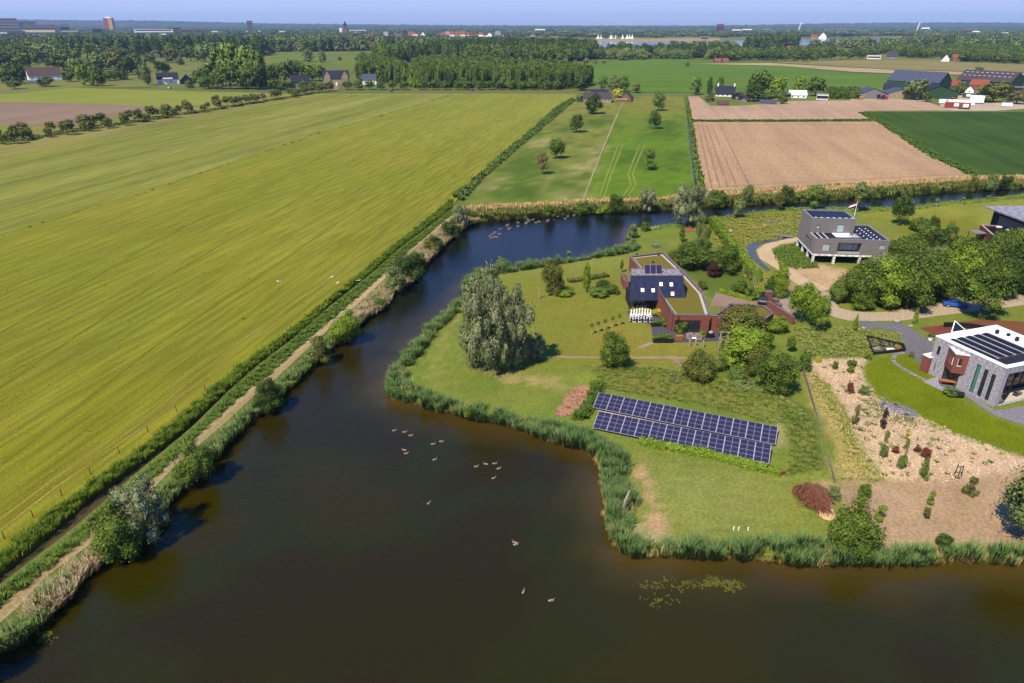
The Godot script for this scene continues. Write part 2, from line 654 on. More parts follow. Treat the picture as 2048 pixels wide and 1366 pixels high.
func build_ground() -> void:
	lake_pts = P(dike_shore, -0.7)
	pen_pts = P(south_canal, -0.3) + P(pen_shore.slice(0, 26), 1.1) + P(pen_shore.slice(26), -0.5)
	berm = P([1186, 752, 1300, 752, 1420, 776, 1530, 806, 1592, 836, 1618, 880, 1612, 930])
	var gm := sward("sward", "grass", Vector2(12, 12), "fine", Vector2(4.3, 5.1))
	var sm := sward("sward_rows", "grass", Vector2(8, 10), "streak", Vector2(16, 240))
	var soil := sward("soil", "cloudy_light", Vector2(6, 70), "fine", Vector2(7, 30))
	var earth := sward("earth", "fine", Vector2(6, 6), "grass", Vector2(13, 11))

	# still water, one sheet each
	var wm := StandardMaterial3D.new()
	wm.vertex_color_use_as_albedo = true
	wm.roughness = 0.07
	wm.metallic_specular = 0.28
	var wn := FastNoiseLite.new()
	wn.seed = 5; wn.frequency = 0.016; wn.fractal_octaves = 4
	var im := wn.get_seamless_image(512, 512)
	im.convert(Image.FORMAT_RGBA8)
	im.bump_map_to_normal_map(6.0)
	im.generate_mipmaps()
	wm.normal_enabled = true
	wm.normal_texture = ImageTexture.create_from_image(im)
	wm.normal_scale = 0.5
	wm.uv1_scale = Vector3(1.0 / 14.0, 1.0 / 6.0, 1)
	mats["water"] = wm
	var wx := Vector2(0.25, -0.97).normalized()
	patch("lake_water", PackedVector2Array([Vector2(-95, 40), Vector2(420, 40), Vector2(420, -330), Vector2(-95, -330)]), -0.7, Vector2(3, 3), wx, lake_color, wm)
	patch("lake_bed", PackedVector2Array([Vector2(-700, 90), Vector2(700, 90), Vector2(700, -580), Vector2(-700, -580)]), -1.9, Vector2(60, 60), Vector2(0, -1), plain(Color(0.06, 0.05, 0.03)), earth)
	var dm := wm.duplicate()
	dm.normal_scale = 0.12
	patch("ditch_water", P(field_edge, -0.66) + rev(P(path_a, -0.66)), -0.62, Vector2(3, 12), dirv, plain(Color(0.055, 0.044, 0.021), 0.2), dm)

	# the big meadow left of the ditch
	var left := P([-2200, 1262]) + P(ditch_a, -0.1) + P([1149, 199, 1160, 187, -1600, 187])
	left[0] = Vector2(-150, 20)
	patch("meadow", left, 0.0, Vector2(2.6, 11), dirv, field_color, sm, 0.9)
	# headland strip along the ditch, mown paler
	patch("upper_meadow", P([-1500, 900, -40, 482, 130, 428, 290, 382, 640, 264, 905, 190, 640, 190, 480, 222, 300, 262, 0, 322, -1500, 560]), 0.03, Vector2(3.5, 16), dirv, upper_color, sm)
	patch("orchard_verge", P([-900, 470, 0, 318, 300, 259, 480, 220, 640, 188, 560, 187, 340, 214, 0, 268, -900, 400]), 0.06, Vector2(3, 14), dirv, rows(base(160, 152, 84), base(128, 130, 66), dirv, 3.0), gm)
	patch("bare_field", P([-900, 250, 0, 252, 150, 252, 220, 234, 330, 214, 160, 207, 0, 204, -900, 196]), 0.09, Vector2(9, 30), dirv, rows(base(160, 136, 114), base(146, 124, 100), dirv, 1.0), soil)
	patch("green_strip", P([-900, 196, 0, 204, 160, 207, 330, 214, 430, 210, 560, 187, 330, 181, 140, 176, 0, 190, -900, 205]), 0.09, Vector2(8, 26), dirv, rows(base(140, 152, 58), base(156, 158, 72), dirv, 1.0), gm)

	# the dike between ditch and lake
	patch("dike", P(ditch_b, -0.1) + rev(P(dike_shore, -0.5)), 0.0, Vector2(1.4, 5), dirv, plain(base(112, 120, 58), 0.3, 2.0), gm, 1.0)
	patch("dike_path", P(path_a) + rev(P(path_b)), 0.03, Vector2(0.7, 2.4), dirv, rows(base(205, 182, 134), base(168, 148, 100), dirv, 6.0), earth)

	# the land north of the canal
	patch("north_land", P([902, 416], -0.1) + P(north_shore, -0.5) + P([2700, 187, 1160, 187, 1149, 199, 1060, 270, 997, 318, 939, 364]), 0.0, Vector2(5, 12), dirv, plain(base(118, 132, 60), 0.25, 1.0), gm, 1.0)
	var nd := (P([1240, 190])[0] - P([1168, 408])[0]).normalized()
	plots = []
	for a in [[1000, 325, 1070, 300, 1100, 330, 1060, 380, 985, 390], [1170, 238, 1230, 235, 1225, 252, 1165, 252], [1120, 252, 1160, 250, 1150, 264, 1105, 266], [960, 395, 1010, 372, 1090, 378, 1060, 400], [1040, 270, 1080, 262, 1075, 275, 1035, 285], [1130, 360, 1170, 352, 1165, 375, 1120, 378], [1290, 240, 1360, 242, 1360, 275, 1300, 270], [1230, 300, 1300, 300, 1290, 330, 1225, 330], [1320, 310, 1365, 300, 1370, 345, 1330, 340]]:
		plots.append(plot(P(a), base(84, 112, 40), 10.0, 0.85, 8.0))
	for a in [[1140, 332, 1196, 318, 1188, 342, 1150, 346], [1140, 382, 1170, 362, 1165, 400, 1120, 398], [1180, 296, 1215, 290, 1208, 304, 1185, 306], [975, 378, 1010, 350, 1022, 352, 990, 380], [1060, 285, 1090, 272, 1100, 280, 1065, 296]]:
		plots.append(plot(P(a), base(176, 168, 110), 7.0, 0.75, 8.0))
	var pasture := plots
	var old_pasture := func(x: float, z: float) -> Color:
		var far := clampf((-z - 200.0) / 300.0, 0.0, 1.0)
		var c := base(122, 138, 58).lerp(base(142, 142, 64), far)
		c = c.lerp(base(150, 146, 80), clampf(0.2 + nmid.get_noise_2d(x * 1.2, z * 0.7), 0.0, 0.7))
		for q in pasture:
			var w := within(x, z, q)
			if w > 0.0:
				c = c.lerp(q.c, w)
		return c.lerp(base(88, 112, 42), clampf(nmid.get_noise_2d(x * 0.9 + 70.0, z * 0.6) * 1.5 - 0.1, 0.0, 0.7)) * (1.0 + 0.3 * nmid.get_noise_2d(x * 4.0, z * 4.0))
	var green_pasture := func(x: float, z: float) -> Color:
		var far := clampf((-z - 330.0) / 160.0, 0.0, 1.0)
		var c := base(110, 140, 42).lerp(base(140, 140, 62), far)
		for q in pasture:
			var w := within(x, z, q)
			if w > 0.0:
				c = c.lerp(q.c, w)
		return c.lerp(base(86, 118, 40), clampf(nmid.get_noise_2d(x * 0.8, z * 0.5) * 1.3 - 0.1, 0.0, 0.6)) * (1.0 + 0.25 * nmid.get_noise_2d(x * 3.6, z * 2.2))
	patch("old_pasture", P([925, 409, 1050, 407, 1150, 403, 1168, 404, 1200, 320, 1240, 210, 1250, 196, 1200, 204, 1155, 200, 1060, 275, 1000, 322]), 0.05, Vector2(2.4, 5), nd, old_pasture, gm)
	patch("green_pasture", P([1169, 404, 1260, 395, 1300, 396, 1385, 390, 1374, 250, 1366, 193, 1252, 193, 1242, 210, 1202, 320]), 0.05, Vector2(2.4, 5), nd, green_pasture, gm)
	patch("worn_track", P([1163, 404, 1166, 404, 1202, 310, 1246, 205, 1244, 205, 1199, 310]), 0.09, Vector2(1, 8), nd, plain(base(176, 166, 122), 0.3, 3.0), gm)
	for q in [[1246, 288, 1234, 320, 1222, 350, 1208, 395], [1236, 290, 1225, 322, 1213, 352, 1199, 394], [1279, 290, 1268, 318, 1256, 348, 1262, 370, 1246, 392], [1289, 291, 1277, 318, 1265, 348, 1272, 370, 1256, 392]]:
		track("wheel_track", q, 0.5, base(150, 160, 76), gm, 0.07)
	for q in [[0, 1062, 113, 974, 302, 844, 464, 711, 631, 590, 785, 468, 854, 416], [0, 1040, 113, 954, 302, 826, 464, 695, 631, 577, 785, 458, 854, 408]]:
		track("wheel_track", q, 0.4, base(160, 146, 66), gm, 0.035)
	for q in [[-40, 800, 300, 574, 640, 372, 900, 226], [-40, 690, 300, 490, 640, 316, 860, 208], [0, 930, 300, 700, 640, 470, 930, 276]]:
		track("mowing_line", q, 0.5, base(130, 130, 40), gm, 0.035)
	for q in [[1396, 250, 1424, 378], [1404, 250, 1440, 376], [1413, 250, 1456, 375], [1423, 250, 1474, 375], [1440, 250, 1500, 374], [1414, 376, 1560, 367, 1760, 357, 1930, 348], [1390, 250, 1560, 250, 1750, 250]]:
		track("furrow_line", q, 0.7, base(172, 138, 106), soil, 0.1)
	for q in [[1790, 228, 1880, 246, 2048, 280], [1860, 226, 1960, 244, 2100, 268], [1880, 300, 1990, 318, 2100, 336]]:
		track("tram_line", q, 0.7, base(96, 116, 58), gm, 0.12)
	patch("pasture_ditch_water", P([1391, 384, 1398, 384, 1384, 300, 1377, 240, 1372, 195, 1370, 195, 1374, 240, 1379, 300]), 0.07, Vector2(4, 12), nd, plain(Color(0.02, 0.025, 0.02)), wm)
	patch("ploughed_field", P([1408, 383, 1560, 374, 1760, 364, 1944, 353, 1860, 312, 1756, 244, 1384, 244, 1392, 310]), 0.08, Vector2(2.2, 12), nd, rows(base(203, 168, 126), base(186, 154, 118), nd, 3.2), soil)
	patch("farther_ploughed_field", P([1384, 240, 1740, 240, 1722, 228, 1730, 222, 1905, 221, 1842, 200, 1590, 202, 1480, 212, 1420, 212, 1397, 193, 1374, 193]), 0.08, Vector2(3, 14), nd, rows(base(206, 172, 140), base(186, 156, 128), nd, 2.4), soil)
	patch("beet_field", P([1744, 228, 1722, 224, 1905, 224, 2500, 224, 2500, 345, 2048, 350, 1960, 350, 1860, 306]), 0.1, Vector2(3, 12), nd, rows(base(62, 88, 38), base(80, 104, 46), nd, 3.0), gm)

	# far country, to the horizon
	patch("far_ground", PackedVector2Array([Vector2(-12000, -560), Vector2(12000, -560), Vector2(12000, -16000), Vector2(-12000, -16000)]), -0.05, Vector2(220, 220), Vector2(0, -1), far_color, gm)
	patch("road", P([-700, 184, 640, 185, 1380, 189, 2700, 188.6, 2700, 187.8, 1380, 187.8, 640, 184, -700, 182]), 0.06, Vector2(60, 3), Vector2(0, -1), plain(base(134, 132, 118), 0.05), earth)
	patch("river_meadow", P([540, 106, 760, 104, 900, 100, 900, 118, 720, 128, 700, 150, 540, 140]), 0.3, Vector2(20, 40), Vector2(0, -1), rows(base(128, 138, 60), base(112, 126, 58), Vector2(1, 0), 0.6), gm)
	patch("wide_field", P([1090, 136, 1230, 122, 1360, 117, 1440, 124, 1560, 130, 1700, 145, 1780, 152, 1820, 170, 1830, 186, 1240, 186, 1180, 160]), 0.3, Vector2(12, 30), Vector2(1, 0), rows(base(96, 128, 44), base(112, 140, 54), Vector2(1, 0.05).normalized(), 0.8), gm)
	patch("stubble_field", P([1380, 128, 1540, 127, 1800, 141, 2500, 160, 2500, 152, 1830, 150, 1700, 144, 1560, 132]), 0.5, Vector2(12, 30), Vector2(1, 0), rows(base(206, 186, 140), base(184, 160, 122), Vector2(1, 0.05).normalized(), 0.8), gm)
	patch("dry_meadow", P([1540, 125, 1700, 121, 1820, 121, 2048, 130, 2500, 140, 2500, 152, 2048, 146, 1800, 140]), 0.4, Vector2(12, 30), Vector2(1, 0), rows(base(146, 138, 80), base(160, 146, 96), Vector2(1, 0.1).normalized(), 0.7), gm)
	patch("left_paddock", P([160, 176, 290, 176, 420, 150, 420, 120, 280, 128, 262, 150, 200, 160]), 0.3, Vector2(10, 20), Vector2(1, 0), rows(base(140, 142, 74), base(112, 122, 60), Vector2(1, 0), 1.2), gm)
	patch("river", P([1040, 92, 1200, 95, 1480, 92, 1660, 90, 1820, 84, 1820, 76, 1640, 79, 1500, 81, 1200, 83, 1040, 84]), 0.4, Vector2(60, 120), Vector2(1, 0), plain(Color(0.03, 0.035, 0.035)), dm)
	patch("harbour_water", P([-200, 80, 60, 79, 260, 75, 260, 71, -200, 73]), 0.5, Vector2(60, 120), Vector2(1, 0), plain(Color(0.03, 0.035, 0.035)), dm)
	patch("river_beach", P([1190, 84, 1400, 84, 1440, 82, 1440, 76, 1190, 78]), 0.5, Vector2(60, 120), Vector2(1, 0), plain(base(176, 160, 110), 0.1), gm)
	build_peninsula(gm, earth)

func build_peninsula(gm: Material, earth: Material) -> void:
	plots = []
	var yellow := base(152, 138, 52)
	plots.append(plot(P([1010, 560, 1100, 545, 1260, 530, 1260, 610, 1320, 660, 1430, 690, 1420, 760, 1300, 750, 1180, 745, 1100, 740, 1060, 700, 1050, 640]), yellow, 9.0, 0.42, 5.0))
	plots.append(plot(P([980, 545, 1130, 522, 1260, 505, 1258, 530, 1100, 550, 1010, 566]), base(150, 150, 72), 6.0, 0.6, 3.0))
	plots.append(plot(P([1195, 640, 1310, 655, 1420, 690, 1410, 720, 1250, 712, 1190, 690]), base(164, 146, 62), 7.0, 0.45, 3.0))
	plots.append(plot(P([1260, 560, 1340, 580, 1340, 570]), base(120, 130, 40), 7.0, 0.5, 3.0))
	# the sown plot in the corner by the lake
	plots.append(plot(P([1285, 925, 1560, 945, 1640, 1000, 1640, 1075, 1300, 1075, 1280, 980]), base(168, 166, 92), 8.0, 0.5, 5.0))
	plots.append(plot(P([1575, 940, 1650, 1050, 1600, 1075, 1540, 1070]), base(132, 138, 48), 8.0, 0.6, 4.0))
	# embankment round the panels: rougher, darker, with dry patches
	plots.append(plot(P([1180, 742, 1320, 742, 1440, 766, 1560, 800, 1625, 850, 1640, 945, 1590, 950, 1580, 900, 1560, 850, 1420, 812, 1200, 770]), base(104, 120, 48), 2.5, 0.8, 2.5))
	plots.append(plot(P([1240, 770, 1400, 795, 1560, 838, 1560, 830, 1400, 785, 1250, 760]), base(150, 140, 78), 2.0, 0.6, 2.0))
	plots.append(plot(P([1560, 825, 1620, 850, 1640, 940, 1600, 940, 1580, 880]), base(70, 96, 40), 2.5, 0.75, 2.5))
	plots.append(plot(P([1556, 850, 1572, 862, 1570, 895, 1552, 895]), base(190, 176, 122), 1.2, 0.7, 0.8))
	# bare earth
	plots.append(plot(P([1274, 935, 1290, 930, 1298, 985, 1320, 1030, 1345, 1062, 1300, 1066, 1296, 1010]), base(205, 166, 122), 1.6, 1.0, 1.5))
	plots.append(plot(P([1256, 1050, 1300, 1060, 1330, 1078, 1260, 1098]), base(190, 172, 126), 2.0, 0.8, 2.0))
	plots.append(plot(P([1640, 968, 1700, 960, 1760, 958, 2100, 925, 2200, 1090, 1760, 1092, 1700, 1040, 1690, 995]), base(190, 160, 122), 1.6, 1.0, 1.6))
	plots.append(plot(P([1612, 735, 1640, 718, 1735, 715, 1725, 740, 1732, 765, 1752, 795, 1845, 835, 1880, 862, 2000, 898, 2200, 960, 2100, 935, 1900, 962, 1765, 960, 1720, 900, 1700, 830, 1660, 770]), base(216, 184, 146), 1.2, 1.0, 1.4))
	plots.append(plot(P([1606, 742, 1624, 742, 1660, 800, 1700, 860, 1752, 955, 1672, 962, 1650, 870]), base(200, 176, 104), 2.5, 0.8, 2.5))
	plots.append(plot(P([1620, 745, 1650, 770, 1700, 850, 1765, 960, 1745, 965, 1690, 870]), base(124, 132, 48), 1.2, 0.85, 1.2))
	plots.append(plot(P([1684, 965, 1718, 960, 1760, 1060, 1720, 1075]), base(150, 130, 90), 2.0, 0.4, 2.0))
	# lawn of the pale stone house, smooth and green
	plots.append(plot(P([1724, 745, 1738, 722, 1790, 708, 1822, 702, 1850, 740, 1900, 790, 1960, 822, 2100, 880, 2200, 960, 2010, 902, 1890, 862, 1840, 832, 1752, 790]), base(120, 132, 28), 0.5, 1.0, 0.2))
	plots.append(plot(P([1716, 806, 1745, 795, 1770, 808, 1836, 838, 1838, 856, 1760, 840, 1720, 830]), base(122, 124, 62), 1.0, 0.9, 1.0))
	plots.append(plot(P([1590, 665, 1740, 660, 1800, 665, 1810, 690, 1740, 712, 1610, 716]), base(120, 130, 62), 2.0, 0.7, 2.0))
	plots.append(plot(P([1600, 690, 1735, 684, 1735, 706, 1610, 712]), base(84, 112, 44), 3.0, 0.7, 2.0))
	# round the grey house: sandy, half grown over
	plots.append(plot(P([1530, 470, 1560, 440, 1640, 432, 1640, 420, 1500, 422, 1440, 445, 1420, 470, 1480, 540, 1520, 590, 1560, 620, 1680, 600, 1700, 540, 1560, 520]), base(142, 142, 56), 4.0, 0.8, 3.0))
	plots.append(plot(P([1640, 528, 1700, 540, 1690, 580, 1660, 582, 1600, 552, 1560, 540, 1590, 535]), base(206, 176, 132), 1.6, 1.0, 1.8))
	plots.append(plot(P([1495, 455, 1560, 440, 1580, 446, 1500, 458]), base(200, 178, 124), 1.4, 0.8, 1.6))
	plots.append(plot(P([1545, 500, 1600, 486, 1630, 515, 1622, 530, 1570, 530]), base(84, 110, 42), 2.0, 0.9, 1.5))
	plots.append(plot(P([1580, 545, 1640, 580, 1632, 600, 1545, 590, 1530, 560]), base(196, 166, 130), 2.0, 0.5, 2.5))
	plots.append(plot(P([1700, 430, 1800, 420, 1960, 400, 2060, 400, 2060, 470, 1960, 470, 1840, 480, 1780, 440]), base(152, 152, 62), 3.0, 0.85, 1.5))
	plots.append(plot(P([1790, 446, 1950, 432, 1960, 470, 1840, 500]), base(128, 132, 46), 2.0, 0.7, 1.5))
	plots.append(plot(P([1700, 430, 1760, 440, 1900, 530, 1870, 545, 1760, 470]), base(140, 142, 62), 2.0, 0.8, 2.0))
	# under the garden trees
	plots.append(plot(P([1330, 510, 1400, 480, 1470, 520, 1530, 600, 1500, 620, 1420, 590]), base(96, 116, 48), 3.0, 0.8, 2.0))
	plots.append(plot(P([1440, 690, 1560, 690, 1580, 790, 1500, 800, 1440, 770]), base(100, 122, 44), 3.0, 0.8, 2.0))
	plots.append(plot(P([965, 735, 1030, 742, 1130, 762, 1120, 775, 1000, 760]), base(186, 164, 108), 2.2, 0.7, 2.5))
	plots.append(plot(P([850, 760, 900, 640, 918, 628, 880, 720, 868, 765]), base(176, 162, 92), 1.8, 0.35, 3.0))
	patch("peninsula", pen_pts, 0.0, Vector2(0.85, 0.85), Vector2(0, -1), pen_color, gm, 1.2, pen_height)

	# roads, paths and terraces
	patch("lane", P([2300, 560, 2048, 588, 2000, 592, 1890, 606, 1829, 615, 1781, 623, 1745, 625, 1708, 623, 1679, 616, 1667, 601, 1667, 587, 1647, 583, 1636, 590, 1648, 606, 1652, 625, 1668, 634, 1696, 641, 1745, 642, 1805, 641, 1829, 638, 1890, 630, 2000, 617, 2048, 610, 2300, 585]), 0.02, Vector2(1.5, 1.5), Vector2(0, -1), plain(base(200, 180, 150), 0.1, 1.0), earth)
	patch("gate_forecourt", P([1545, 597, 1580, 594, 1640, 592, 1648, 606, 1600, 612, 1582, 640, 1570, 642, 1558, 620]), 0.016, Vector2(1.5, 1.5), Vector2(0, -1), plain(base(178, 158, 142), 0.12, 2.0), earth)
	patch("sand_drive", P([1598, 474, 1560, 480, 1530, 488, 1513, 500, 1520, 518, 1550, 536, 1582, 560, 1623, 587, 1636, 589, 1647, 582, 1660, 578, 1623, 562, 1586, 540, 1562, 522, 1547, 508, 1547, 497, 1560, 489, 1600, 484]), 0.03, Vector2(1.0, 1.0), Vector2(0, -1), plain(base(216, 188, 148), 0.2, 4.0), earth)
	patch("garden_stream", P([1492, 492, 1505, 486, 1560, 478, 1572, 472, 1575, 478, 1520, 490, 1511, 500, 1514, 512, 1530, 530, 1542, 540, 1535, 543, 1512, 526, 1496, 508]), 0.03, Vector2(2, 2), Vector2(0, -1), plain(Color(0.06, 0.058, 0.06)), mats["water"])
	patch("asphalt_drive", P([1712, 642, 1762, 645, 1806, 647, 1850, 675, 1875, 695, 1872, 745, 1850, 735, 1806, 702, 1800, 670, 1785, 662, 1760, 657, 1730, 660]), 0.04, Vector2(1.5, 1.5), Vector2(0, -1), plain(base(126, 124, 126), 0.08, 1.0), earth)
	patch("brick_courtyard", P([1420, 612, 1432, 584, 1500, 602, 1532, 604, 1545, 602, 1600, 640, 1570, 638, 1530, 618]), 0.03, Vector2(1.5, 1.5), Vector2(0, -1), plain(base(166, 140, 122), 0.12, 3.0), earth)
	patch("terrace", P([1255, 626, 1258, 606, 1330, 606, 1345, 655, 1430, 662, 1445, 670, 1440, 682, 1400, 684, 1306, 686, 1302, 650, 1262, 636]), 0.05, Vector2(1.5, 1.5), Vector2(0, -1), plain(base(96, 94, 104), 0.1, 2.0), earth)
	patch("slate_terrace", P([1845, 763, 1880, 752, 1905, 770, 1915, 785, 1890, 785]), 0.03, Vector2(1.5, 1.5), Vector2(0, -1), plain(base(176, 172, 180), 0.06, 2.0), earth)
	patch("stone_skirt_path", P([1905, 775, 1918, 772, 1990, 822, 2048, 812, 2200, 800, 2200, 880, 2048, 850, 1990, 832]), 0.035, Vector2(1.5, 1.5), Vector2(0, -1), plain(base(150, 146, 152), 0.08, 2.0), earth)
	patch("gravel_circle", P([1770, 806, 1800, 808, 1828, 820, 1838, 834, 1832, 838, 1800, 828, 1765, 822]), 0.03, Vector2(1, 1), Vector2(0, -1), plain(base(140, 136, 146), 0.08, 3.0), earth)
	patch("garden_path", P([1085, 712, 1180, 713, 1200, 714, 1340, 712, 1380, 715, 1450, 714, 1450, 719, 1375, 719, 1260, 718, 1180, 717, 1085, 716]), 0.03, Vector2(1, 1), Vector2(0, -1), plain(base(168, 148, 110), 0.25, 4.0), earth)
	patch("garden_path", P([1338, 716, 1352, 716, 1374, 735, 1385, 748, 1370, 745, 1358, 730]), 0.034, Vector2(1, 1), Vector2(0, -1), plain(base(158, 134, 112), 0.25, 4.0), earth)
	patch("garden_path", P([1425, 719, 1450, 712, 1456, 714, 1432, 724, 1452, 738, 1448, 742, 1424, 727]), 0.034, Vector2(1, 1), Vector2(0, -1), plain(base(162, 140, 118), 0.25, 4.0), earth)
	patch("garden_path", P([1272, 696, 1302, 684, 1308, 688, 1282, 697]), 0.034, Vector2(1, 1), Vector2(0, -1), plain(base(180, 156, 130), 0.25, 4.0), earth)
	patch("red_gravel_bed", P([1838, 656, 1870, 652, 1990, 640, 2200, 660, 2200, 700, 2048, 668, 1880, 676]), 0.03, Vector2(1, 1), Vector2(0, -1), plain(base(140, 78, 66), 0.3, 5.0), earth)
	patch("gravel_strip", P([1186, 816, 1205, 818, 1340, 846, 1550, 886, 1552, 892, 1340, 851, 1200, 824]), 0.03, Vector2(1, 1), Vector2(0, -1), plain(base(224, 208, 178), 0.15, 4.0), earth)
	patch("far_red_earth", P([1370, 458, 1386, 452, 1388, 464, 1374, 464]), 0.04, Vector2(1, 1), Vector2(0, -1), plain(base(168, 104, 72), 0.2, 4.0), earth)

# ---------- trees and shrubs ----------
var crowns := {}
var trunks := []
var species := {}

func leafc(r: float, g: float, b: float) -> Color:
	var c := lin(r, g, b)
	return Color(c.r / 1.05, c.g / 1.05, c.b / 1.05)

func crown_blobs(shape: String, r: RandomNumberGenerator) -> Array:
	var out := []
	if shape == "round":
		out.append([Vector3(0, 0.52, 0), Vector3(0.38, 0.40, 0.38)])
		for i in 19:
			var th := i * 2.4 + r.randf() * 0.8
			var hgt := r.randf_range(0.12, 0.88)
			var rad := 0.34 * sqrt(maxf(0.12, 1.0 - pow((hgt - 0.45) / 0.5, 2.0))) * r.randf_range(0.8, 1.12)
			var s := r.randf_range(0.09, 0.19)
			out.append([Vector3(cos(th) * rad, hgt, sin(th) * rad), Vector3(s, s * 0.85, s)])
	elif shape == "dome":
		out.append([Vector3(0, 0.36, 0), Vector3(0.36, 0.40, 0.36)])
		for i in 13:
			var th := i * 2.4 + r.randf() * 0.6
			var hgt := r.randf_range(0.10, 0.84)
			var rad := 0.36 * sqrt(maxf(0.08, 1.0 - hgt * hgt * 1.1))
			var s := r.randf_range(0.12, 0.2)
			out.append([Vector3(cos(th) * rad, hgt, sin(th) * rad), Vector3(s, s * 0.9, s)])
	elif shape == "column":
		for i in 9:
			var hgt := 0.08 + 0.105 * i
			var s := 0.42 * sin(PI * clampf(0.16 + hgt * 0.82, 0.0, 1.0)) + 0.05
			var th := r.randf() * TAU
			out.append([Vector3(cos(th) * 0.08, hgt, sin(th) * 0.08), Vector3(s, 0.11, s)])
		for i in 8:
			var hgt := r.randf_range(0.1, 0.85)
			var th := i * 2.4
			out.append([Vector3(cos(th) * 0.3, hgt, sin(th) * 0.3), Vector3(0.18, 0.08, 0.18)])
	elif shape == "open":
		for i in 15:
			var th := i * 2.4 + r.randf() * 0.7
			var hgt := r.randf_range(0.1, 0.92)
			var rad := r.randf_range(0.1, 0.34) * (1.15 - hgt * 0.75)
			var s := r.randf_range(0.10, 0.19)
			out.append([Vector3(cos(th) * rad, hgt, sin(th) * rad), Vector3(s, s * 0.8, s)])
	elif shape == "willow":
		out.append([Vector3(-0.04, 0.48, 0), Vector3(0.26, 0.36, 0.28)])
		for i in 34:
			var th := i * 2.4 + r.randf() * 0.5
			var hgt := r.randf_range(0.12, 0.90)
			var rad := 0.36 * sqrt(maxf(0.12, 1.0 - pow((hgt - 0.5) / 0.52, 2.0))) * r.randf_range(0.62, 1.16)
			var s := r.randf_range(0.06, 0.15)
			out.append([Vector3(cos(th) * rad, hgt, sin(th) * rad), Vector3(s, s * 1.35, s)])
	elif shape == "ball":
		out.append([Vector3(0, 0.5, 0), Vector3(0.46, 0.46, 0.46)])
	elif shape == "mass":
		for i in 7:
			var th := i * 2.4
			var rad := 0.30 if i else 0.0
			var s := r.randf_range(0.22, 0.32)
			out.append([Vector3(cos(th) * rad, r.randf_range(0.35, 0.72), sin(th) * rad), Vector3(s, s * 1.2, s)])
	return out

func crown_mesh(spec: String, shape: String, leaves: int, leaf: float, variant: int) -> ArrayMesh:
	var key := "%s %s %d %d" % [spec, shape, leaves, variant]
	if crowns.has(key):
		return crowns[key]
	var r := RandomNumberGenerator.new()
	r.seed = hash(key)
	var ca: Color = species[spec][0]
	var cb: Color = species[spec][1]
	var bl := crown_blobs(shape, r)
	var mb := MB.new()
	var total := 0.0
	for b in bl:
		total += b[1].x * b[1].y
	var droop: float = 0.9 if shape == "willow" else 0.25
	for b in bl:
		var tone_ := ca.lerp(cb, r.randf_range(0.05, 0.85))
		mb.col = tone_
		if shape != "open":
			mb.blob(b[0], b[1] * 0.62, 4, 6)
		var cnt := int(leaves * b[1].x * b[1].y / total)
		for i in cnt:
			var d := Vector3(r.randfn(), r.randfn(), r.randfn()).normalized()
			if d.y < -0.5 and r.randf() < 0.5:
				d.y = -d.y
			var p: Vector3 = b[0] + d * b[1] * (r.randf_range(0.72, 1.1) if r.randf() < 0.85 else r.randf_range(1.05, 1.4))
			if p.y < 0.01:
				p.y = r.randf() * 0.05
			var nn := (d + Vector3(r.randfn(), r.randfn(), r.randfn()) * 0.45).normalized()
			var l := nn.cross(Vector3(r.randfn(), r.randfn(), r.randfn())).normalized()
			l = (l + Vector3.DOWN * droop).normalized()
			var w := nn.cross(l).normalized()
			var sz := leaf * (0.55 + 1.15 * r.randf() * r.randf() + 0.25 * r.randf())
			var c := tone_.lerp(ca.lerp(cb, r.randf()), 0.6)
			var p1 := p + l * sz * 0.6
			var p0 := p - l * sz * 0.6
			var s := w * sz * (0.2 if shape == "willow" else 0.42)
			var m := p + nn * sz * 0.12
			var sn := (d * 0.5 + nn * 0.8 + Vector3.UP * 0.15).normalized()
			for q in [p0, m + s, p1, p0, p1, m - s]:
				mb.v.append(q)
				mb.n.append(sn)
				mb.c.append(c)
	crowns[key] = mb.mesh()
	return crowns[key]

func trunk_mesh(k: int) -> ArrayMesh:
	while trunks.size() <= k:
		var r := RandomNumberGenerator.new()
		r.seed = 70 + trunks.size()
		var mb := MB.new()
		var top := Vector3(r.randf_range(-0.04, 0.04), 1.0, r.randf_range(-0.04, 0.04))
		mb.tube([Vector3.ZERO, Vector3(0.01, 0.35, 0), top * 0.7, top], [0.055, 0.04, 0.026, 0.01], 6)
		for i in 4:
			var y := 0.32 + 0.13 * i
			var th := i * 2.3 + r.randf()
			mb.tube([Vector3(0, y, 0), Vector3(cos(th) * 0.14, y + 0.14, sin(th) * 0.14), Vector3(cos(th) * 0.26, y + 0.2, sin(th) * 0.26)], [0.022, 0.014, 0.006], 5)
		trunks.append(mb.mesh())
	return trunks[k]

func plant_at(at: Vector3, h: float, w: float, spec: String, shape: String, level: int, low: float, called: String, label: String, category: String, group := "") -> Node3D:
	var t := thing(called, label, category, at, rng.randf() * TAU, group)
	var size := maxf(w, h * 0.6)
	var cnt: int = [220, 700, 2800, 7500][level]
	var leaf: float = [0.15, 0.085, 0.046, 0.031][level]
	var cm := part("crown", crown_mesh(spec, shape, cnt, leaf, rng.randi() % (3 if level < 3 else 2)), foliage_mat("leaves"), t, Vector3(0, h * low, 0))
	cm.scale = Vector3(w, h * (1.0 - low), w)
	var tm := part("trunk", trunk_mesh(rng.randi() % 3), mat("bark", tone(120, 104, 86), 0.95), t)
	tm.scale = Vector3(size * 0.55, h * 0.9, size * 0.55)
	if category == "shrub":
		tm.scale *= 0.7
	return t

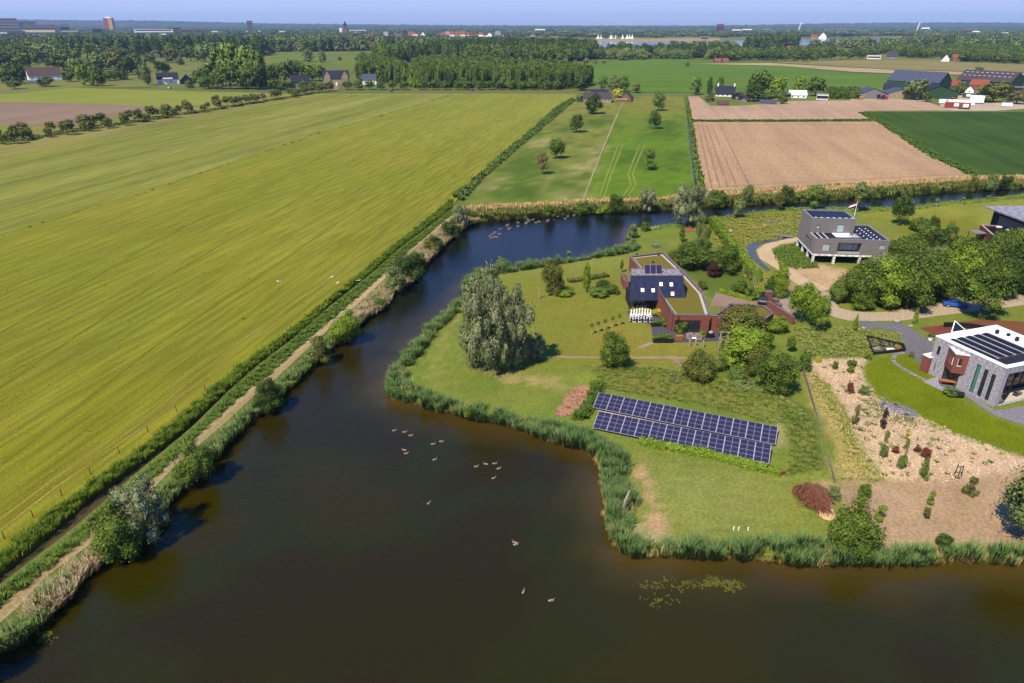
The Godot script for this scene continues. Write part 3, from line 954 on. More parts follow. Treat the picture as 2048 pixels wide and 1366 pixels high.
func tree(px: float, py: float, ptop: float, wpx: float, spec: String, shape: String, level: int, low: float, called: String, label: String, category := "tree", group := "") -> Node3D:
	return plant_at(G(px, py), tall(py, ptop), wide(wpx, py), spec, shape, level, low, called, label, category, group)

func band(a: Array, b: Array, h0 := 0.0, h1 := 0.0) -> PackedVector2Array:
	return P(a, h0) + rev(P(b, h1))

func build_vegetation() -> void:
	for s in [["oak", [44, 64, 22], [112, 132, 50]], ["lime", [74, 98, 26], [136, 156, 50]], ["olive", [62, 70, 30], [116, 122, 56]], ["willow", [76, 86, 54], [148, 154, 110]], ["dark", [36, 54, 20], [82, 102, 42]],
			["sage", [72, 90, 44], [130, 142, 82]], ["red", [84, 42, 36], [130, 74, 58]], ["purple", [48, 32, 36], [78, 52, 52]], ["bronze", [88, 84, 48], [136, 126, 84]], ["gold", [136, 136, 40], [196, 190, 66]], ["poplar", [58, 78, 30], [104, 124, 52]], ["spring", [74, 96, 40], [116, 136, 60]]]:
		species[s[0]] = [leafc(s[1][0], s[1][1], s[1][2]), leafc(s[2][0], s[2][1], s[2][2])]
	growth()
	near_plants()
	garden_plants()
	lone_trees()

func growth() -> void:
	var blade := foliage_mat("blades", Color.WHITE, 0.3)
	# banks of the ditch and the dike
	var bank_a := band(field_edge, ditch_a, 0.5, 0.12)
	var g1 := tuft(1, 32, 0.8, 0.06, 0.42, 0.35, leafc(58, 82, 24), leafc(104, 124, 38))
	scatter("bank_grass", "tall dark green grass on the meadow side of the ditch", "grass", uneven(spots(bank_a, 7.0, -0.1, 0.6, 1.2)), g1, blade, Color(0.75, 0.8, 0.7), Color(1.15, 1.1, 1.0))
	var bank_b := band(ditch_b, path_a, 0.5, 0.1)
	scatter("bank_grass", "tall green grass between the ditch and the sandy dike path", "grass", uneven(spots(bank_b, 7.0, -0.1, 0.55, 1.0)), tuft(2, 28, 0.75, 0.07, 0.42, 0.35, leafc(60, 88, 34), leafc(104, 126, 52)), blade, Color(0.8, 0.85, 0.8), Color(1.2, 1.1, 1.0))
	var bank_c := band(path_b, dike_shore, 1.25, 0.1)
	var pale := func(x: float, z: float) -> bool:
		var p := Vector2(x, z)
		var a := G(150, 1160)
		var b := G(800, 540)
		var d := G(745, 590)
		var e := G(870, 475)
		return p.distance_to(Vector2(a.x, a.z)) < 5.0 or p.distance_to(Vector2(b.x, b.z)) < 11.0 or p.distance_to(Vector2(d.x, d.z)) < 14.0 or p.distance_to(Vector2(e.x, e.z)) < 20.0
	var notpale := func(x: float, z: float) -> bool: return not pale.call(x, z) or rng.randf() < 0.3
	scatter("shore_reeds", "green reeds and nettles along the lake side of the dike", "reeds", uneven(spots(bank_c, 6.0, -0.2, 0.6, 1.2, notpale)), tuft(3, 28, 1.1, 0.075, 0.45, 0.4, leafc(64, 88, 44), leafc(112, 130, 74)), blade, Color(0.8, 0.85, 0.8), Color(1.2, 1.12, 1.0))
	scatter("dry_reeds", "straw coloured old reeds on the lake side of the dike", "reeds", spots(bank_c, 5.0, -0.2, 0.8, 1.25, pale), tuft(4, 28, 1.25, 0.06, 0.45, 0.45, leafc(132, 118, 86), leafc(180, 162, 124)), blade, Color(0.85, 0.85, 0.85), Color(1.1, 1.08, 1.05))
	# reed belt round the peninsula
	var inner_n := [1262, 488, 1284, 498, 1246, 509, 1208, 514, 1129, 527, 1023, 545, 988, 553, 974, 567, 932, 608, 905, 633, 876, 663, 847, 697, 823, 731, 809, 758]
	var inner_s := [839, 769, 873, 778, 918, 794, 992, 807, 1037, 820, 1108, 830, 1156, 844, 1206, 863, 1239, 883, 1256, 904, 1258, 929, 1252, 946, 1270, 971, 1274, 1007, 1262, 1036, 1276, 1064, 1300, 1066, 1378, 1065, 1434, 1064, 1528, 1063, 1620, 1063, 1700, 1072, 1810, 1082, 1920, 1078, 2048, 1085, 2300, 1090]
	var outer_n := pen_shore.slice(0, 26)
	var outer := pen_shore.slice(26, pen_shore.size() - 2) + [2300, 1136]
	var belt := P(inner_n) + P(inner_s, 1.45) + rev(P([1254, 470, 1254, 490], 0.5) + P(outer_n, 1.15) + P(outer, 0.2))
	var reed := tuft(5, 64, 2.1, 0.05, 0.62, 0.30, leafc(54, 82, 44), leafc(110, 134, 78))
	scatter("reed_belt", "dense blue green reed belt round the shore of the garden peninsula", "reeds", uneven(spots(belt, 4.2, -0.3, 0.55, 0.95, func(x: float, z: float) -> bool: return nmid.get_noise_2d(x * 2.5 + 40.0, z * 2.5) > -0.33)), reed, blade, Color(0.8, 0.85, 0.8), Color(1.2, 1.15, 1.05))
	scatter("dead_reeds", "brown dead stems standing between the green reeds of the belt", "reeds", spots(belt, 0.7, -0.2, 0.5, 1.0), tuft(23, 22, 1.8, 0.04, 0.5, 0.3, leafc(128, 112, 66), leafc(176, 158, 108)), blade)
	var fr := []
	var op := P(outer, -0.5)
	for i in op.size() - 1:
		if op[i].y < -105.0:
			continue
		var n := int(op[i].distance_to(op[i + 1]) * 5.0)
		for k in n:
			var p := op[i].lerp(op[i + 1], rng.randf())
			var q := Vector3(p.x + rnd(-0.4, 0.4), -0.75, p.y + rnd(-0.6, 0.3))
			if shown(q):
				var s := rnd(0.5, 1.0)
				fr.append(Transform3D(Basis(Vector3.UP, rng.randf() * TAU).scaled(Vector3(s, s, s)), q))
	scatter("reed_litter", "pale dead reed stalks at the water's edge of the peninsula", "reeds", fr, tuft(6, 26, 0.9, 0.045, 0.45, 0.3, leafc(120, 102, 58), leafc(184, 164, 108)), blade)
	# north bank of the lake and canal: a tan belt with green reeds in front
	var ns_in := [925, 418, 1059, 412, 1110, 409, 1178, 404, 1274, 402, 1342, 398, 1404, 390, 1465, 386, 1550, 382, 1640, 378, 1740, 370, 1842, 363, 1939, 358, 2048, 356, 2200, 350]
	var ns_mid := [930, 430, 1059, 422, 1110, 419, 1178, 414, 1274, 411, 1342, 407, 1404, 402, 1465, 398, 1550, 394, 1640, 390, 1740, 382, 1842, 375, 1939, 368, 2048, 366, 2200, 360]
	var ns_out := north_shore.slice(0, north_shore.size() - 2) + [2200, 367]
	scatter("dry_reeds", "straw coloured reed belt along the far bank of the canal", "reeds", spots(band(ns_in, ns_mid, 0.5, 0.0), 2.0, 0, 0.8, 1.2), tuft(7, 26, 1.9, 0.12, 0.6, 0.25, leafc(156, 134, 88), leafc(206, 180, 132)), blade, Color(0.85, 0.85, 0.85), Color(1.1, 1.08, 1.05))
	scatter("shore_reeds", "green reeds at the water along the far bank of the canal", "reeds", spots(band(ns_mid, ns_out, 0.0, -0.4), 2.2, -0.2, 0.7, 1.1), tuft(8, 26, 1.9, 0.12, 0.6, 0.25, leafc(76, 90, 40), leafc(132, 136, 74)), blade, Color(0.8, 0.85, 0.8), Color(1.2, 1.15, 1.05))
	# near bank of the canal
	scatter("shore_reeds", "low green reeds along the near bank of the canal", "reeds", spots(band([2200, 392, 2027, 398, 1939, 409, 1890, 411, 1822, 421, 1740, 424, 1640, 423, 1567, 426, 1484, 438, 1442, 444, 1411, 448, 1385, 456, 1332, 458, 1288, 462], [2200, 381, 2027, 392, 1939, 402, 1890, 405, 1822, 415, 1740, 417, 1640, 416, 1567, 418, 1484, 430, 1442, 435, 1411, 439, 1385, 447, 1332, 452, 1288, 457], 0.0, -0.4), 1.3, -0.2, 0.6, 1.0), tuft(9, 22, 0.65, 0.1, 0.5, 0.3, leafc(74, 100, 40), leafc(120, 140, 66)), blade)
	# ditch between meadow and old pasture, hedge lines of the fields
	scatter("bank_grass", "rough green growth in the ditch between meadow and pasture", "grass", spots(P([905, 392, 956, 354, 1000, 313, 1056, 267, 1114, 215, 1145, 197, 1150, 201, 1066, 272, 1012, 318, 966, 358, 925, 402]), 0.9, 0, 0.8, 1.4), tuft(10, 20, 1.2, 0.22, 0.7, 0.35, leafc(58, 84, 36), leafc(104, 122, 60)), blade)
	scatter("bank_grass", "rushes along the blue ditch beside the ploughed field", "grass", spots(P([1398, 386, 1410, 384, 1393, 310, 1384, 244, 1374, 194, 1371, 194, 1378, 244, 1386, 310]), 0.9, 0, 0.7, 1.3), tuft(11, 20, 1.1, 0.24, 0.7, 0.3, leafc(64, 92, 34), leafc(104, 126, 48)), blade)
	scatter("field_margin", "dark green weeds between the two ploughed fields", "grass", spots(P([1384, 240, 1560, 240, 1742, 239, 1742, 242, 1560, 244, 1384, 244]), 0.6, 0, 0.8, 1.4), tuft(12, 20, 0.6, 0.2, 0.9, 0.4, leafc(48, 72, 28), leafc(84, 104, 40)), blade)
	scatter("field_margin", "rank green margin round the dark green field", "grass", spots(P([1722, 224, 1744, 228, 1870, 306, 1968, 350, 1944, 354, 1856, 312, 1752, 242, 1718, 226]) , 0.6, 0, 0.8, 1.4), tuft(13, 20, 0.6, 0.2, 0.9, 0.4, leafc(56, 84, 30), leafc(96, 120, 46)), blade)
	scatter("field_margin", "grassy strip between the ploughed field and the reed belt", "grass", spots(P([1408, 386, 1560, 377, 1760, 367, 1944, 356, 2048, 352, 2200, 345, 2200, 353, 2048, 359, 1939, 362, 1640, 382, 1404, 393]), 0.5, 0, 0.6, 1.1), tuft(14, 18, 1.0, 0.26, 0.9, 0.3, leafc(66, 90, 34), leafc(116, 128, 60)), blade)
	scatter("field_margin", "dark weedy ditch behind the double row of young trees", "grass", spots(P([-30, 288, 300, 238, 640, 184, 640, 186.5, 300, 242, -30, 294]), 0.4, 0, 0.7, 1.3), tuft(25, 16, 0.9, 0.3, 0.9, 0.4, leafc(58, 76, 32), leafc(96, 108, 48)), blade)
	# rough grass on the embankment and the rides
	var rough := tuft(15, 18, 0.27, 0.045, 0.36, 0.7, leafc(84, 100, 38), leafc(140, 138, 74))
	scatter("rough_grass", "long tousled grass on the embankment round the solar panels", "grass", spots(P([1180, 742, 1320, 742, 1440, 766, 1560, 800, 1616, 850, 1636, 950, 1560, 950, 1585, 900, 1560, 850, 1420, 812, 1200, 776]), 7.0, -0.02, 0.7, 1.3, null, pen_height), rough, blade, Color(0.75, 0.85, 0.75), Color(1.1, 1.1, 1.0))
	scatter("rough_grass", "dry straw grass on the strip beside the stony garden", "grass", spots(P([1613, 742, 1632, 742, 1692, 840, 1760, 962, 1684, 962, 1656, 850]), 5.0, -0.02, 0.6, 1.2), tuft(16, 18, 0.36, 0.05, 0.38, 0.7, leafc(132, 128, 66), leafc(200, 182, 122)), blade)
	scatter("rough_grass", "uneven grass in the open ground before the grey house", "grass", spots(P([1420, 470, 1440, 446, 1500, 430, 1640, 424, 1610, 470, 1540, 480, 1490, 490, 1500, 520, 1560, 580, 1520, 590, 1470, 530]), 2.4, -0.02, 0.7, 1.4), tuft(17, 18, 0.4, 0.07, 0.4, 0.7, leafc(96, 108, 42), leafc(148, 144, 74)), blade)
	scatter("rough_grass", "rank grass on the shelf in front of the grey house", "grass", spots(P([1545, 500, 1600, 486, 1630, 528, 1640, 536, 1590, 538, 1560, 530]), 5.0, -0.02, 0.7, 1.4), tuft(18, 18, 0.5, 0.07, 0.4, 0.6, leafc(72, 96, 36), leafc(112, 130, 54)), blade)
	scatter("rough_grass", "rough grass beside the lane and round the pale stone house", "grass", spots(P([1590, 655, 1700, 657, 1740, 663, 1800, 668, 1812, 692, 1740, 712, 1610, 716]), 3.6, -0.02, 0.7, 1.3), tuft(19, 18, 0.36, 0.055, 0.4, 0.7, leafc(84, 102, 42), leafc(140, 140, 74)), blade)
	scatter("garden_weeds", "grey green herbs sprouting through the bark mulch of the stony garden", "weeds", spots(P([1640, 725, 1725, 720, 1735, 770, 1850, 840, 2000, 902, 2048, 930, 1900, 960, 1770, 958, 1720, 900, 1690, 810]), 0.32, 0, 0.4, 1.1), tuft(20, 14, 0.45, 0.14, 0.3, 0.7, leafc(80, 96, 50), leafc(140, 140, 96)), blade, Color(0.7, 0.8, 0.7), Color(1.2, 1.05, 1.0))
	# bark mulch: chips on the bare garden
	var chip := MB.new()
	for i in 6:
		chip.col = leafc(172, 148, 118).lerp(leafc(220, 198, 164), rng.randf())
		chip.box(Vector3(rnd(-0.4, 0.4), 0.03, rnd(-0.4, 0.4)), Vector3(rnd(0.08, 0.24), rnd(0.03, 0.07), rnd(0.05, 0.12)), Basis(Vector3.UP, rng.randf() * TAU))
	scatter("bark_mulch", "pale bark chips spread over the stony garden", "mulch", spots(P([1622, 728, 1640, 720, 1728, 717, 1728, 760, 1752, 797, 1850, 838, 2000, 900, 2090, 935, 1900, 960, 1770, 958, 1720, 900, 1690, 810]), 3.2, 0.0, 0.6, 1.2), chip.mesh(), foliage_mat("chips", Color.WHITE, 0.0), Color(0.75, 0.75, 0.75), Color(1.1, 1.1, 1.1))
	# fence weeds in the big meadow and specks of taller grass
	scatter("fence_weeds", "dark weeds along the fence line that crosses the meadow", "weeds", spots(P([-40, 484, 130, 430, 290, 384, 640, 265, 905, 190, 906, 191, 642, 267, 292, 386, 132, 433, -40, 488]), 0.16, 0, 0.3, 1.3), tuft(21, 16, 0.5, 0.16, 0.7, 0.6, leafc(84, 90, 34), leafc(116, 118, 48)), blade)
	scatter("meadow_tufts", "small uneven tufts of longer grass in the meadow", "grass", spots(P([0, 1060, 300, 840, 640, 590, 860, 410, 1000, 290, 640, 300, 0, 520]), 0.3, 0, 0.4, 1.1), tuft(22, 12, 0.16, 0.06, 0.4, 0.9, leafc(110, 112, 34), leafc(150, 142, 54)), blade)
	# water lilies
	var pad := MB.new()
	for i in 3:
		pad.col = leafc(58, 64, 24).lerp(leafc(112, 110, 42), rng.randf())
		var ce := Vector3(rnd(-0.5, 0.5), 0.012 + 0.004 * i, rnd(-0.5, 0.5))
		var rr := rnd(0.09, 0.16)
		for k in 7:
			pad.tri(ce, ce + Vector3(cos(k * 0.83), 0, sin(k * 0.83)) * rr, ce + Vector3(cos(k * 0.83 + 0.83), 0, sin(k * 0.83 + 0.83)) * rr, Vector3.UP)
	var lily := []
	for q in [[1430, 1164, 26, 7, 34], [1464, 1173, 20, 7, 30], [1330, 1168, 56, 12, 26], [1310, 1205, 40, 12, 14], [1385, 1166, 22, 6, 10], [92, 1275, 18, 10, 22]]:
		for k in q[4]:
			var a := rng.randf() * TAU
			var e := sqrt(rng.randf())
			var w := G(q[0] + cos(a) * e * q[2], q[1] + sin(a) * e * q[3], -0.7)
			lily.append(Transform3D(Basis(Vector3.UP, rng.randf() * TAU).scaled(Vector3.ONE * rnd(0.5, 1.0)), w))
	scatter("water_lilies", "yellow green water lily pads floating on the dark lake", "water lilies", lily, pad.mesh(), foliage_mat("pads", Color.WHITE, 0.0))

# stands of growth rise and sink over a few metres
func uneven(places: Array) -> Array:
	for i in places.size():
		var p: Vector3 = places[i].origin
		var f := 1.0 + 0.55 * nmid.get_noise_2d(p.x * 2.2, p.z * 2.2) + 0.25 * nmid.get_noise_2d(p.x * 8.0, p.z * 8.0)
		places[i].basis = places[i].basis.scaled(Vector3(1.0, clampf(f, 0.5, 1.35), 1.0))
	return places

func near_plants() -> void:
	tree(-58, 1356, 1262, 110, "oak", "dome", 3, 0.0, "waterside_shrub", "large shrub just outside the view whose shadow darkens the lake's near left corner", "shrub")
	# shrubs along the dike, nearest first
	tree(246, 1104, 1012, 98, "oak", "dome", 3, 0.0, "waterside_shrub", "broad leafy green shrub at the dike's near end, before a silvery willow bush", "shrub")
	tree(292, 1072, 972, 118, "willow", "willow", 3, 0.0, "willow_shrub", "silvery olive willow bush behind a leafy green shrub near the dike's near end", "shrub")
	tree(396, 958, 884, 80, "oak", "dome", 3, 0.0, "waterside_shrub", "single round green shrub beside the sandy path, second clump from the dike's near end", "shrub")
	tree(541, 814, 758, 58, "dark", "dome", 3, 0.0, "waterside_shrub", "compact dark green shrub on the dike's water side, third clump from its near end", "shrub")
	tree(642, 722, 676, 60, "olive", "open", 2, 0.0, "waterside_shrub", "thin sprawling olive shrub leaning over the water beside the brightest shrub of the dike", "shrub")
	tree(692, 680, 618, 66, "lime", "dome", 3, 0.0, "waterside_shrub", "brightest yellow green round shrub on the dike by the narrow of the lake", "shrub")
	tree(760, 614, 597, 30, "oak", "dome", 2, 0.0, "waterside_shrub", "little green shrub at the foot of the straw reeds by the water", "shrub")
	tree(792, 582, 532, 48, "sage", "dome", 2, 0.0, "waterside_shrub", "grey green shrub between straw reeds and a tall dark shrub on the dike", "shrub")
	tree(820, 556, 497, 62, "dark", "dome", 3, 0.0, "waterside_shrub", "tallest dark green shrub midway up the far half of the dike", "shrub")
	tree(842, 544, 508, 38, "oak", "open", 2, 0.0, "waterside_shrub", "loose green shrub against the far flank of the tallest dark dike shrub", "shrub")
	tree(868, 500, 467, 42, "olive", "dome", 2, 0.0, "waterside_shrub", "olive shrub in the straw reeds near the corner of the lake", "shrub")
	tree(903, 474, 438, 46, "dark", "dome", 2, 0.0, "waterside_shrub", "dark low shrub just before the willow at the lake's corner", "shrub")
	tree(923, 454, 408, 42, "willow", "willow", 2, 0.0, "willow_shrub", "silver green willow at the corner where dike and canal bank meet", "shrub")
	# north bank
	var nb := [[1098, 434, 409, 26, "oak", "dome", "small green shrub in the reeds opposite the flock of geese"], [1168, 427, 401, 36, "oak", "dome", "wide green shrub on the canal bank where the worn track ends"], [1206, 426, 407, 32, "lime", "dome", "low bright shrub between two darker ones on the canal bank"], [1232, 425, 388, 38, "dark", "dome", "dark rounded shrub on the canal bank left of the tall silver willow shrub"], [1293, 423, 375, 40, "willow", "willow", "tall silver willow shrub standing alone on the far canal bank"], [1434, 414, 375, 44, "oak", "dome", "broad green shrub on the far bank below the ploughed field's near corner"], [1492, 413, 369, 25, "sage", "round", "slender grey green tree on the far bank beyond the garden hedge"], [1572, 408, 370, 34, "dark", "dome", "dark bushy shrub on the far bank behind the grey house's open ground"], [1756, 396, 369, 24, "oak", "dome", "green shrub on the far bank beside the flagpole's backdrop"], [1818, 392, 369, 18, "oak", "dome", "small oval shrub on the far bank before the twin shrubs"], [1850, 388, 369, 15, "dark", "dome", "first of two tiny twin shrubs on the far bank"], [1868, 387, 369, 13, "oak", "dome", "second of two tiny twin shrubs on the far bank"], [1943, 383, 349, 22, "olive", "dome", "olive shrub on the far bank at the corner of the dark green field"], [1980, 380, 346, 26, "sage", "dome", "grey green shrub left of the last dark shrub on the far bank"], [2008, 378, 346, 28, "dark", "dome", "last dark shrub on the far bank, close to the canal's bend"]]
	for q in nb:
		tree(q[0], q[1], q[2], q[3], q[4], q[5], 2, 0.0, "bank_shrub", q[6], "shrub", "shrubs on the far canal bank")
	tree(1375, 452, 368, 80, "willow", "willow", 3, 0.06, "willow_tree", "big silver willow leaning over the canal at the end of the blue pasture ditch")
	tree(1475, 436, 398, 27, "sage", "round", 2, 0.15, "young_tree", "small grey green tree at the near canal bank beyond the hedge")
	tree(1557, 421, 386, 22, "olive", "round", 2, 0.2, "young_tree", "small olive tree on the near canal bank left of a yellow green one")
	tree(1627, 418, 369, 38, "spring", "round", 2, 0.15, "young_tree", "yellow green tree on the canal bank behind the grey house's tall block")
	tree(1715, 424, 365, 46, "sage", "open", 2, 0.15, "young_tree", "loose silver green tree on the canal bank right behind the flagpole")
	tree(1800, 450, 386, 42, "dark", "round", 2, 0.04, "broadleaf_tree", "dense dark green tree at the fence between the grey house and the mown lawn")
	for q in [[1822, 417, 402, "first"], [1872, 414, 397, "second"], [1924, 408, 394, "third"], [1974, 406, 391, "fourth"]]:
		pollard(q[0], q[1], q[2], "small pollard willow on the canal lawn, %s from the dark tree" % q[3])
	pollard(1137, 519, 501, "lone pollard willow in the reed belt north of the navy roof")
	# shrubs below the mown lawn, left of the red brick wing
	for q in [[1836, 462, 432, 40, "oak", "green shrub nearest the fence in the thicket below the mown lawn"], [1853, 486, 440, 48, "oak", "rounded green tree in the middle of the thicket below the mown lawn"], [1866, 460, 431, 24, "dark", "small round crowned tree at the lawn's edge, topmost of the thicket"], [1884, 500, 456, 60, "dark", "broad dark shrub at the lower end of the thicket below the mown lawn"], [1898, 486, 445, 28, "oak", "upright green tree at the red brick wing's end of the thicket"], [1905, 508, 466, 42, "olive", "olive shrub between the thicket and the red brick wing's terrace"]]:
		tree(q[0], q[1], q[2], q[3], q[4], "dome", 2, 0.0, "thicket_shrub", q[5], "shrub", "thicket below the mown lawn")
	# the grove between the grey house and the lane
	var grove := [[1690, 604, 543, 52, "olive"], [1722, 612, 524, 78, "oak"], [1762, 572, 508, 66, "sage"], [1766, 612, 520, 80, "lime"], [1808, 548, 473, 62, "oak"], [1812, 618, 514, 88, "oak"], [1838, 575, 497, 72, "olive"], [1856, 600, 506, 90, "oak"], [1880, 560, 488, 74, "sage"], [1903, 590, 494, 86, "lime"], [1924, 566, 476, 84, "oak"], [1962, 572, 486, 84, "oak"], [1992, 556, 478, 76, "olive"], [2030, 584, 480, 92, "dark"], [2062, 560, 470, 80, "oak"], [1790, 592, 530, 70, "dark"], [1872, 580, 515, 80, "dark"], [1738, 590, 535, 60, "dark"], [1995, 596, 512, 70, "dark"], [1672, 606, 560, 34, "spring"], [1722, 618, 584, 44, "lime"], [1770, 520, 480, 40, "oak"], [2000, 530, 462, 60, "oak"], [2040, 530, 455, 70, "spring"]]
	var how := {"olive": "olive toned", "oak": "mid green", "sage": "grey green", "lime": "bright green", "dark": "dark green", "spring": "pale green"}
	for i in grove.size():
		var q: Array = grove[i]
		var where := "at the lane's edge" if q[1] > 598 else ("in the middle" if q[1] > 565 else "at the back")
		tree(q[0], q[1], q[2], q[3] * 1.12, q[4], "round", 3, 0.02, "grove_tree", "%s tree %s of the lane grove, %s from its left end" % [how[q[4]], where, ordinal(1 + grove.filter(func(w): return w[0] < q[0]).size())], "tree", "grove between the grey house and the lane")
	tree(1957, 637, 528, 92, "oak", "round", 3, 0.14, "lane_tree", "big green tree standing out over the lane, hiding half of the blue car")

func pollard(px: float, py: float, ptop: float, label: String) -> void:
	var h := tall(py, ptop)
	var t := thing("pollard_willow", label, "tree", G(px, py), rng.randf() * TAU, "pollard willows along the water")
	var mb := MB.new()
	mb.tube([Vector3.ZERO, Vector3(0.03, h * 0.5, 0), Vector3(0, h * 0.68, 0)], [0.16, 0.13, 0.2], 7)
	part("trunk", mb.mesh(), mat("pale_bark", tone(196, 180, 140), 0.9), t)
	var c := part("crown", crown_mesh("sage", "ball", 300, 0.18, 0), foliage_mat("leaves"), t, Vector3(0, h * 0.55, 0))
	c.scale = Vector3(h * 0.55, h * 0.45, h * 0.55)

func garden_plants() -> void:
	# the great willow
	var w := thing("weeping_willow", "huge silvery weeping willow, the largest tree on the peninsula's lawn", "tree", G(992, 738), 0.4)
	var h := tall(738, 553)
	var wd := wide(150, 738)
	for q in [[-1.7, 0.0, 0.76, 1.0, 0], [2.2, 0.4, 0.66, 0.92, 1], [0.6, 1.4, 0.6, 0.74, 1]]:
		var cm := part("crown", crown_mesh("willow", "willow", 9000, 0.033, q[4]), foliage_mat("leaves"), w, Vector3(q[0], h * 0.02, q[1]))
		cm.scale = Vector3(wd * q[2], h * 0.98 * q[3], wd * q[2])
	var tm := part("trunk", trunk_mesh(1), mat("bark", tone(120, 104, 86), 0.95), w)
	tm.scale = Vector3(6, h * 0.8, 6)
	tree(1070, 716, 668, 52, "willow", "willow", 2, 0.0, "willow_shrub", "small willow bush in the shade of the huge weeping willow", "shrub")
	tree(1004, 528, 513, 26, "sage", "dome", 1, 0.0, "waterside_shrub", "pale bush standing up out of the reed belt at the peninsula's corner", "shrub")
	tree(939, 834, 812, 24, "oak", "dome", 2, 0.0, "waterside_shrub", "little round green bush in the reed belt facing the dark lake", "shrub")
	tree(1104, 589, 521, 48, "olive", "round", 3, 0.03, "lawn_tree", "olive brown leafy tree at the planted bed, left of the slim column tree")
	tree(1173, 585, 526, 17, "lime", "column", 2, 0.12, "column_tree", "slim bright green column tree in the bed between olive tree and navy roof")
	tree(1206, 577, 561, 28, "dark", "ball", 2, 0.0, "clipped_box", "dark clipped oval box bush on the planted bed near the navy house", "shrub")
	tree(1243, 545, 519, 7, "oak", "column", 1, 0.25, "young_tree", "thin sapling at the brick garden wall left of the navy house")
	tree(1226, 746, 667, 66, "oak", "round", 3, 0.02, "lawn_tree", "stout green tree above the embankment, alone on the lawn right of the willow")
	tree(1396, 770, 701, 70, "olive", "round", 3, 0.02, "lawn_tree", "loose olive tree on the embankment below the pale wooden posts")
	tree(1476, 674, 613, 94, "olive", "round", 3, 0.03, "garden_tree", "wide olive tree covering the right end of the low brick wing")
	tree(1484, 734, 655, 98, "lime", "round", 3, 0.03, "garden_tree", "lush bright green tree in front of the olive tree by the brick wing")
	tree(1472, 770, 732, 40, "spring", "round", 2, 0.0, "garden_tree", "small fresh green tree below the lush bright one")
	tree(1546, 787, 708, 86, "oak", "round", 3, 0.0, "garden_tree", "ragged dark tree at the right end of the embankment, nearest the long hedge strip")
	tree(1512, 752, 694, 52, "olive", "round", 3, 0.0, "garden_tree", "olive tree filling the gap between the lush bright tree and the ragged one")
	tree(1438, 742, 706, 34, "spring", "dome", 2, 0.0, "garden_shrub", "pale green shrub left of the lush bright tree's foot", "shrub")
	tree(1528, 700, 664, 38, "oak", "dome", 2, 0.0, "garden_shrub", "rounded shrub below the brick wing's right end wall", "shrub")
	tree(1553, 664, 631, 48, "lime", "dome", 3, 0.0, "garden_shrub", "bright mound shrub leaning on the brick boundary wall", "shrub")
	tree(1580, 704, 672, 20, "oak", "round", 1, 0.15, "young_tree", "staked young tree on the grass ride right of the garden")
	tree(1607, 742, 700, 28, "oak", "dome", 2, 0.0, "garden_shrub", "dense shrub at the top of the plank fence", "shrub")
	for q in [[1278, 754, 738, 50, "oak", "wide low bed of dark perennials on the embankment's crest, the left one"], [1318, 758, 748, 22, "lime", "small bright clump between two dark perennial beds"], [1350, 766, 746, 46, "sage", "wide grey green perennial clump left of the loose olive tree"], [1490, 784, 764, 84, "sage", "long low grey green planting under the ragged dark tree"], [1432, 778, 752, 34, "lime", "bright yellow green clump right of the loose olive tree"], [1130, 590, 576, 40, "lime", "bright low plants at the foot of the olive brown tree"], [1196, 592, 574, 46, "spring", "fresh green herbs round the slim column tree"], [1222, 586, 568, 38, "oak", "green herbs below the clipped oval bush"]]:
		tree(q[0], q[1], q[2], q[3], q[4], "dome", 2, 0.0, "perennial_clump", q[5], "plant")
	# between navy house and grey house
	for q in [[1386, 536, 488, 84, "oak", "round", "large dark tree right behind the green roof's upper end"], [1352, 528, 494, 34, "oak", "dome", "green tree squeezed against the brick parapet behind the solar boards"], [1398, 500, 430, 30, "sage", "open", "tall thin grey tree at the top of the hedge row"], [1410, 515, 455, 26, "oak", "open", "second tall thin tree just below the grey one beside the hedge row"], [1448, 546, 492, 60, "oak", "round", "full green tree touching the middle of the hedge row"], [1425, 553, 527, 32, "purple", "dome", "dusky purple bush between two green trees"], [1478, 588, 556, 34, "oak", "dome", "green shrub at the near end of the little courtyard lawn"], [1498, 598, 568, 30, "spring", "open", "feathery pale shrub above the courtyard wall"], [1520, 600, 572, 30, "lime", "open", "yellow green shrub at the near end of the hedge row"], [1402, 578, 560, 24, "olive", "dome", "low olive shrub against the parapet's bend"], [1537, 594, 552, 24, "dark", "round", "slim dark tree left of the brightest young tree by the gate pier"], [1556, 596, 526, 34, "lime", "column", "bright tapering young tree by the brick gate pier"], [1600, 645, 565, 62, "lime", "round", "large yellow green tree in the bend of the lane"], [1631, 662, 588, 46, "lime", "round", "narrower yellow green tree below the larger one in the lane's bend"]]:
		tree(q[0], q[1], q[2], q[3], q[4], q[5], 3, 0.03, "garden_tree", q[6], "tree")
	tree(1363, 484, 452, 12, "oak", "column", 1, 0.1, "column_tree", "thin pointed tree on the far lawn near the picnic table")
	tree(1265, 476, 446, 22, "sage", "dome", 2, 0.0, "waterside_shrub", "grey shrub on the little point reaching into the blue water", "shrub")
	tree(1290, 462, 440, 20, "oak", "dome", 2, 0.0, "waterside_shrub", "green shrub beside the grey one on the blue water's point", "shrub")
	tree(1266, 492, 476, 20, "sage", "dome", 1, 0.0, "waterside_shrub", "low shrub below the grey one at the blue water's edge", "shrub")
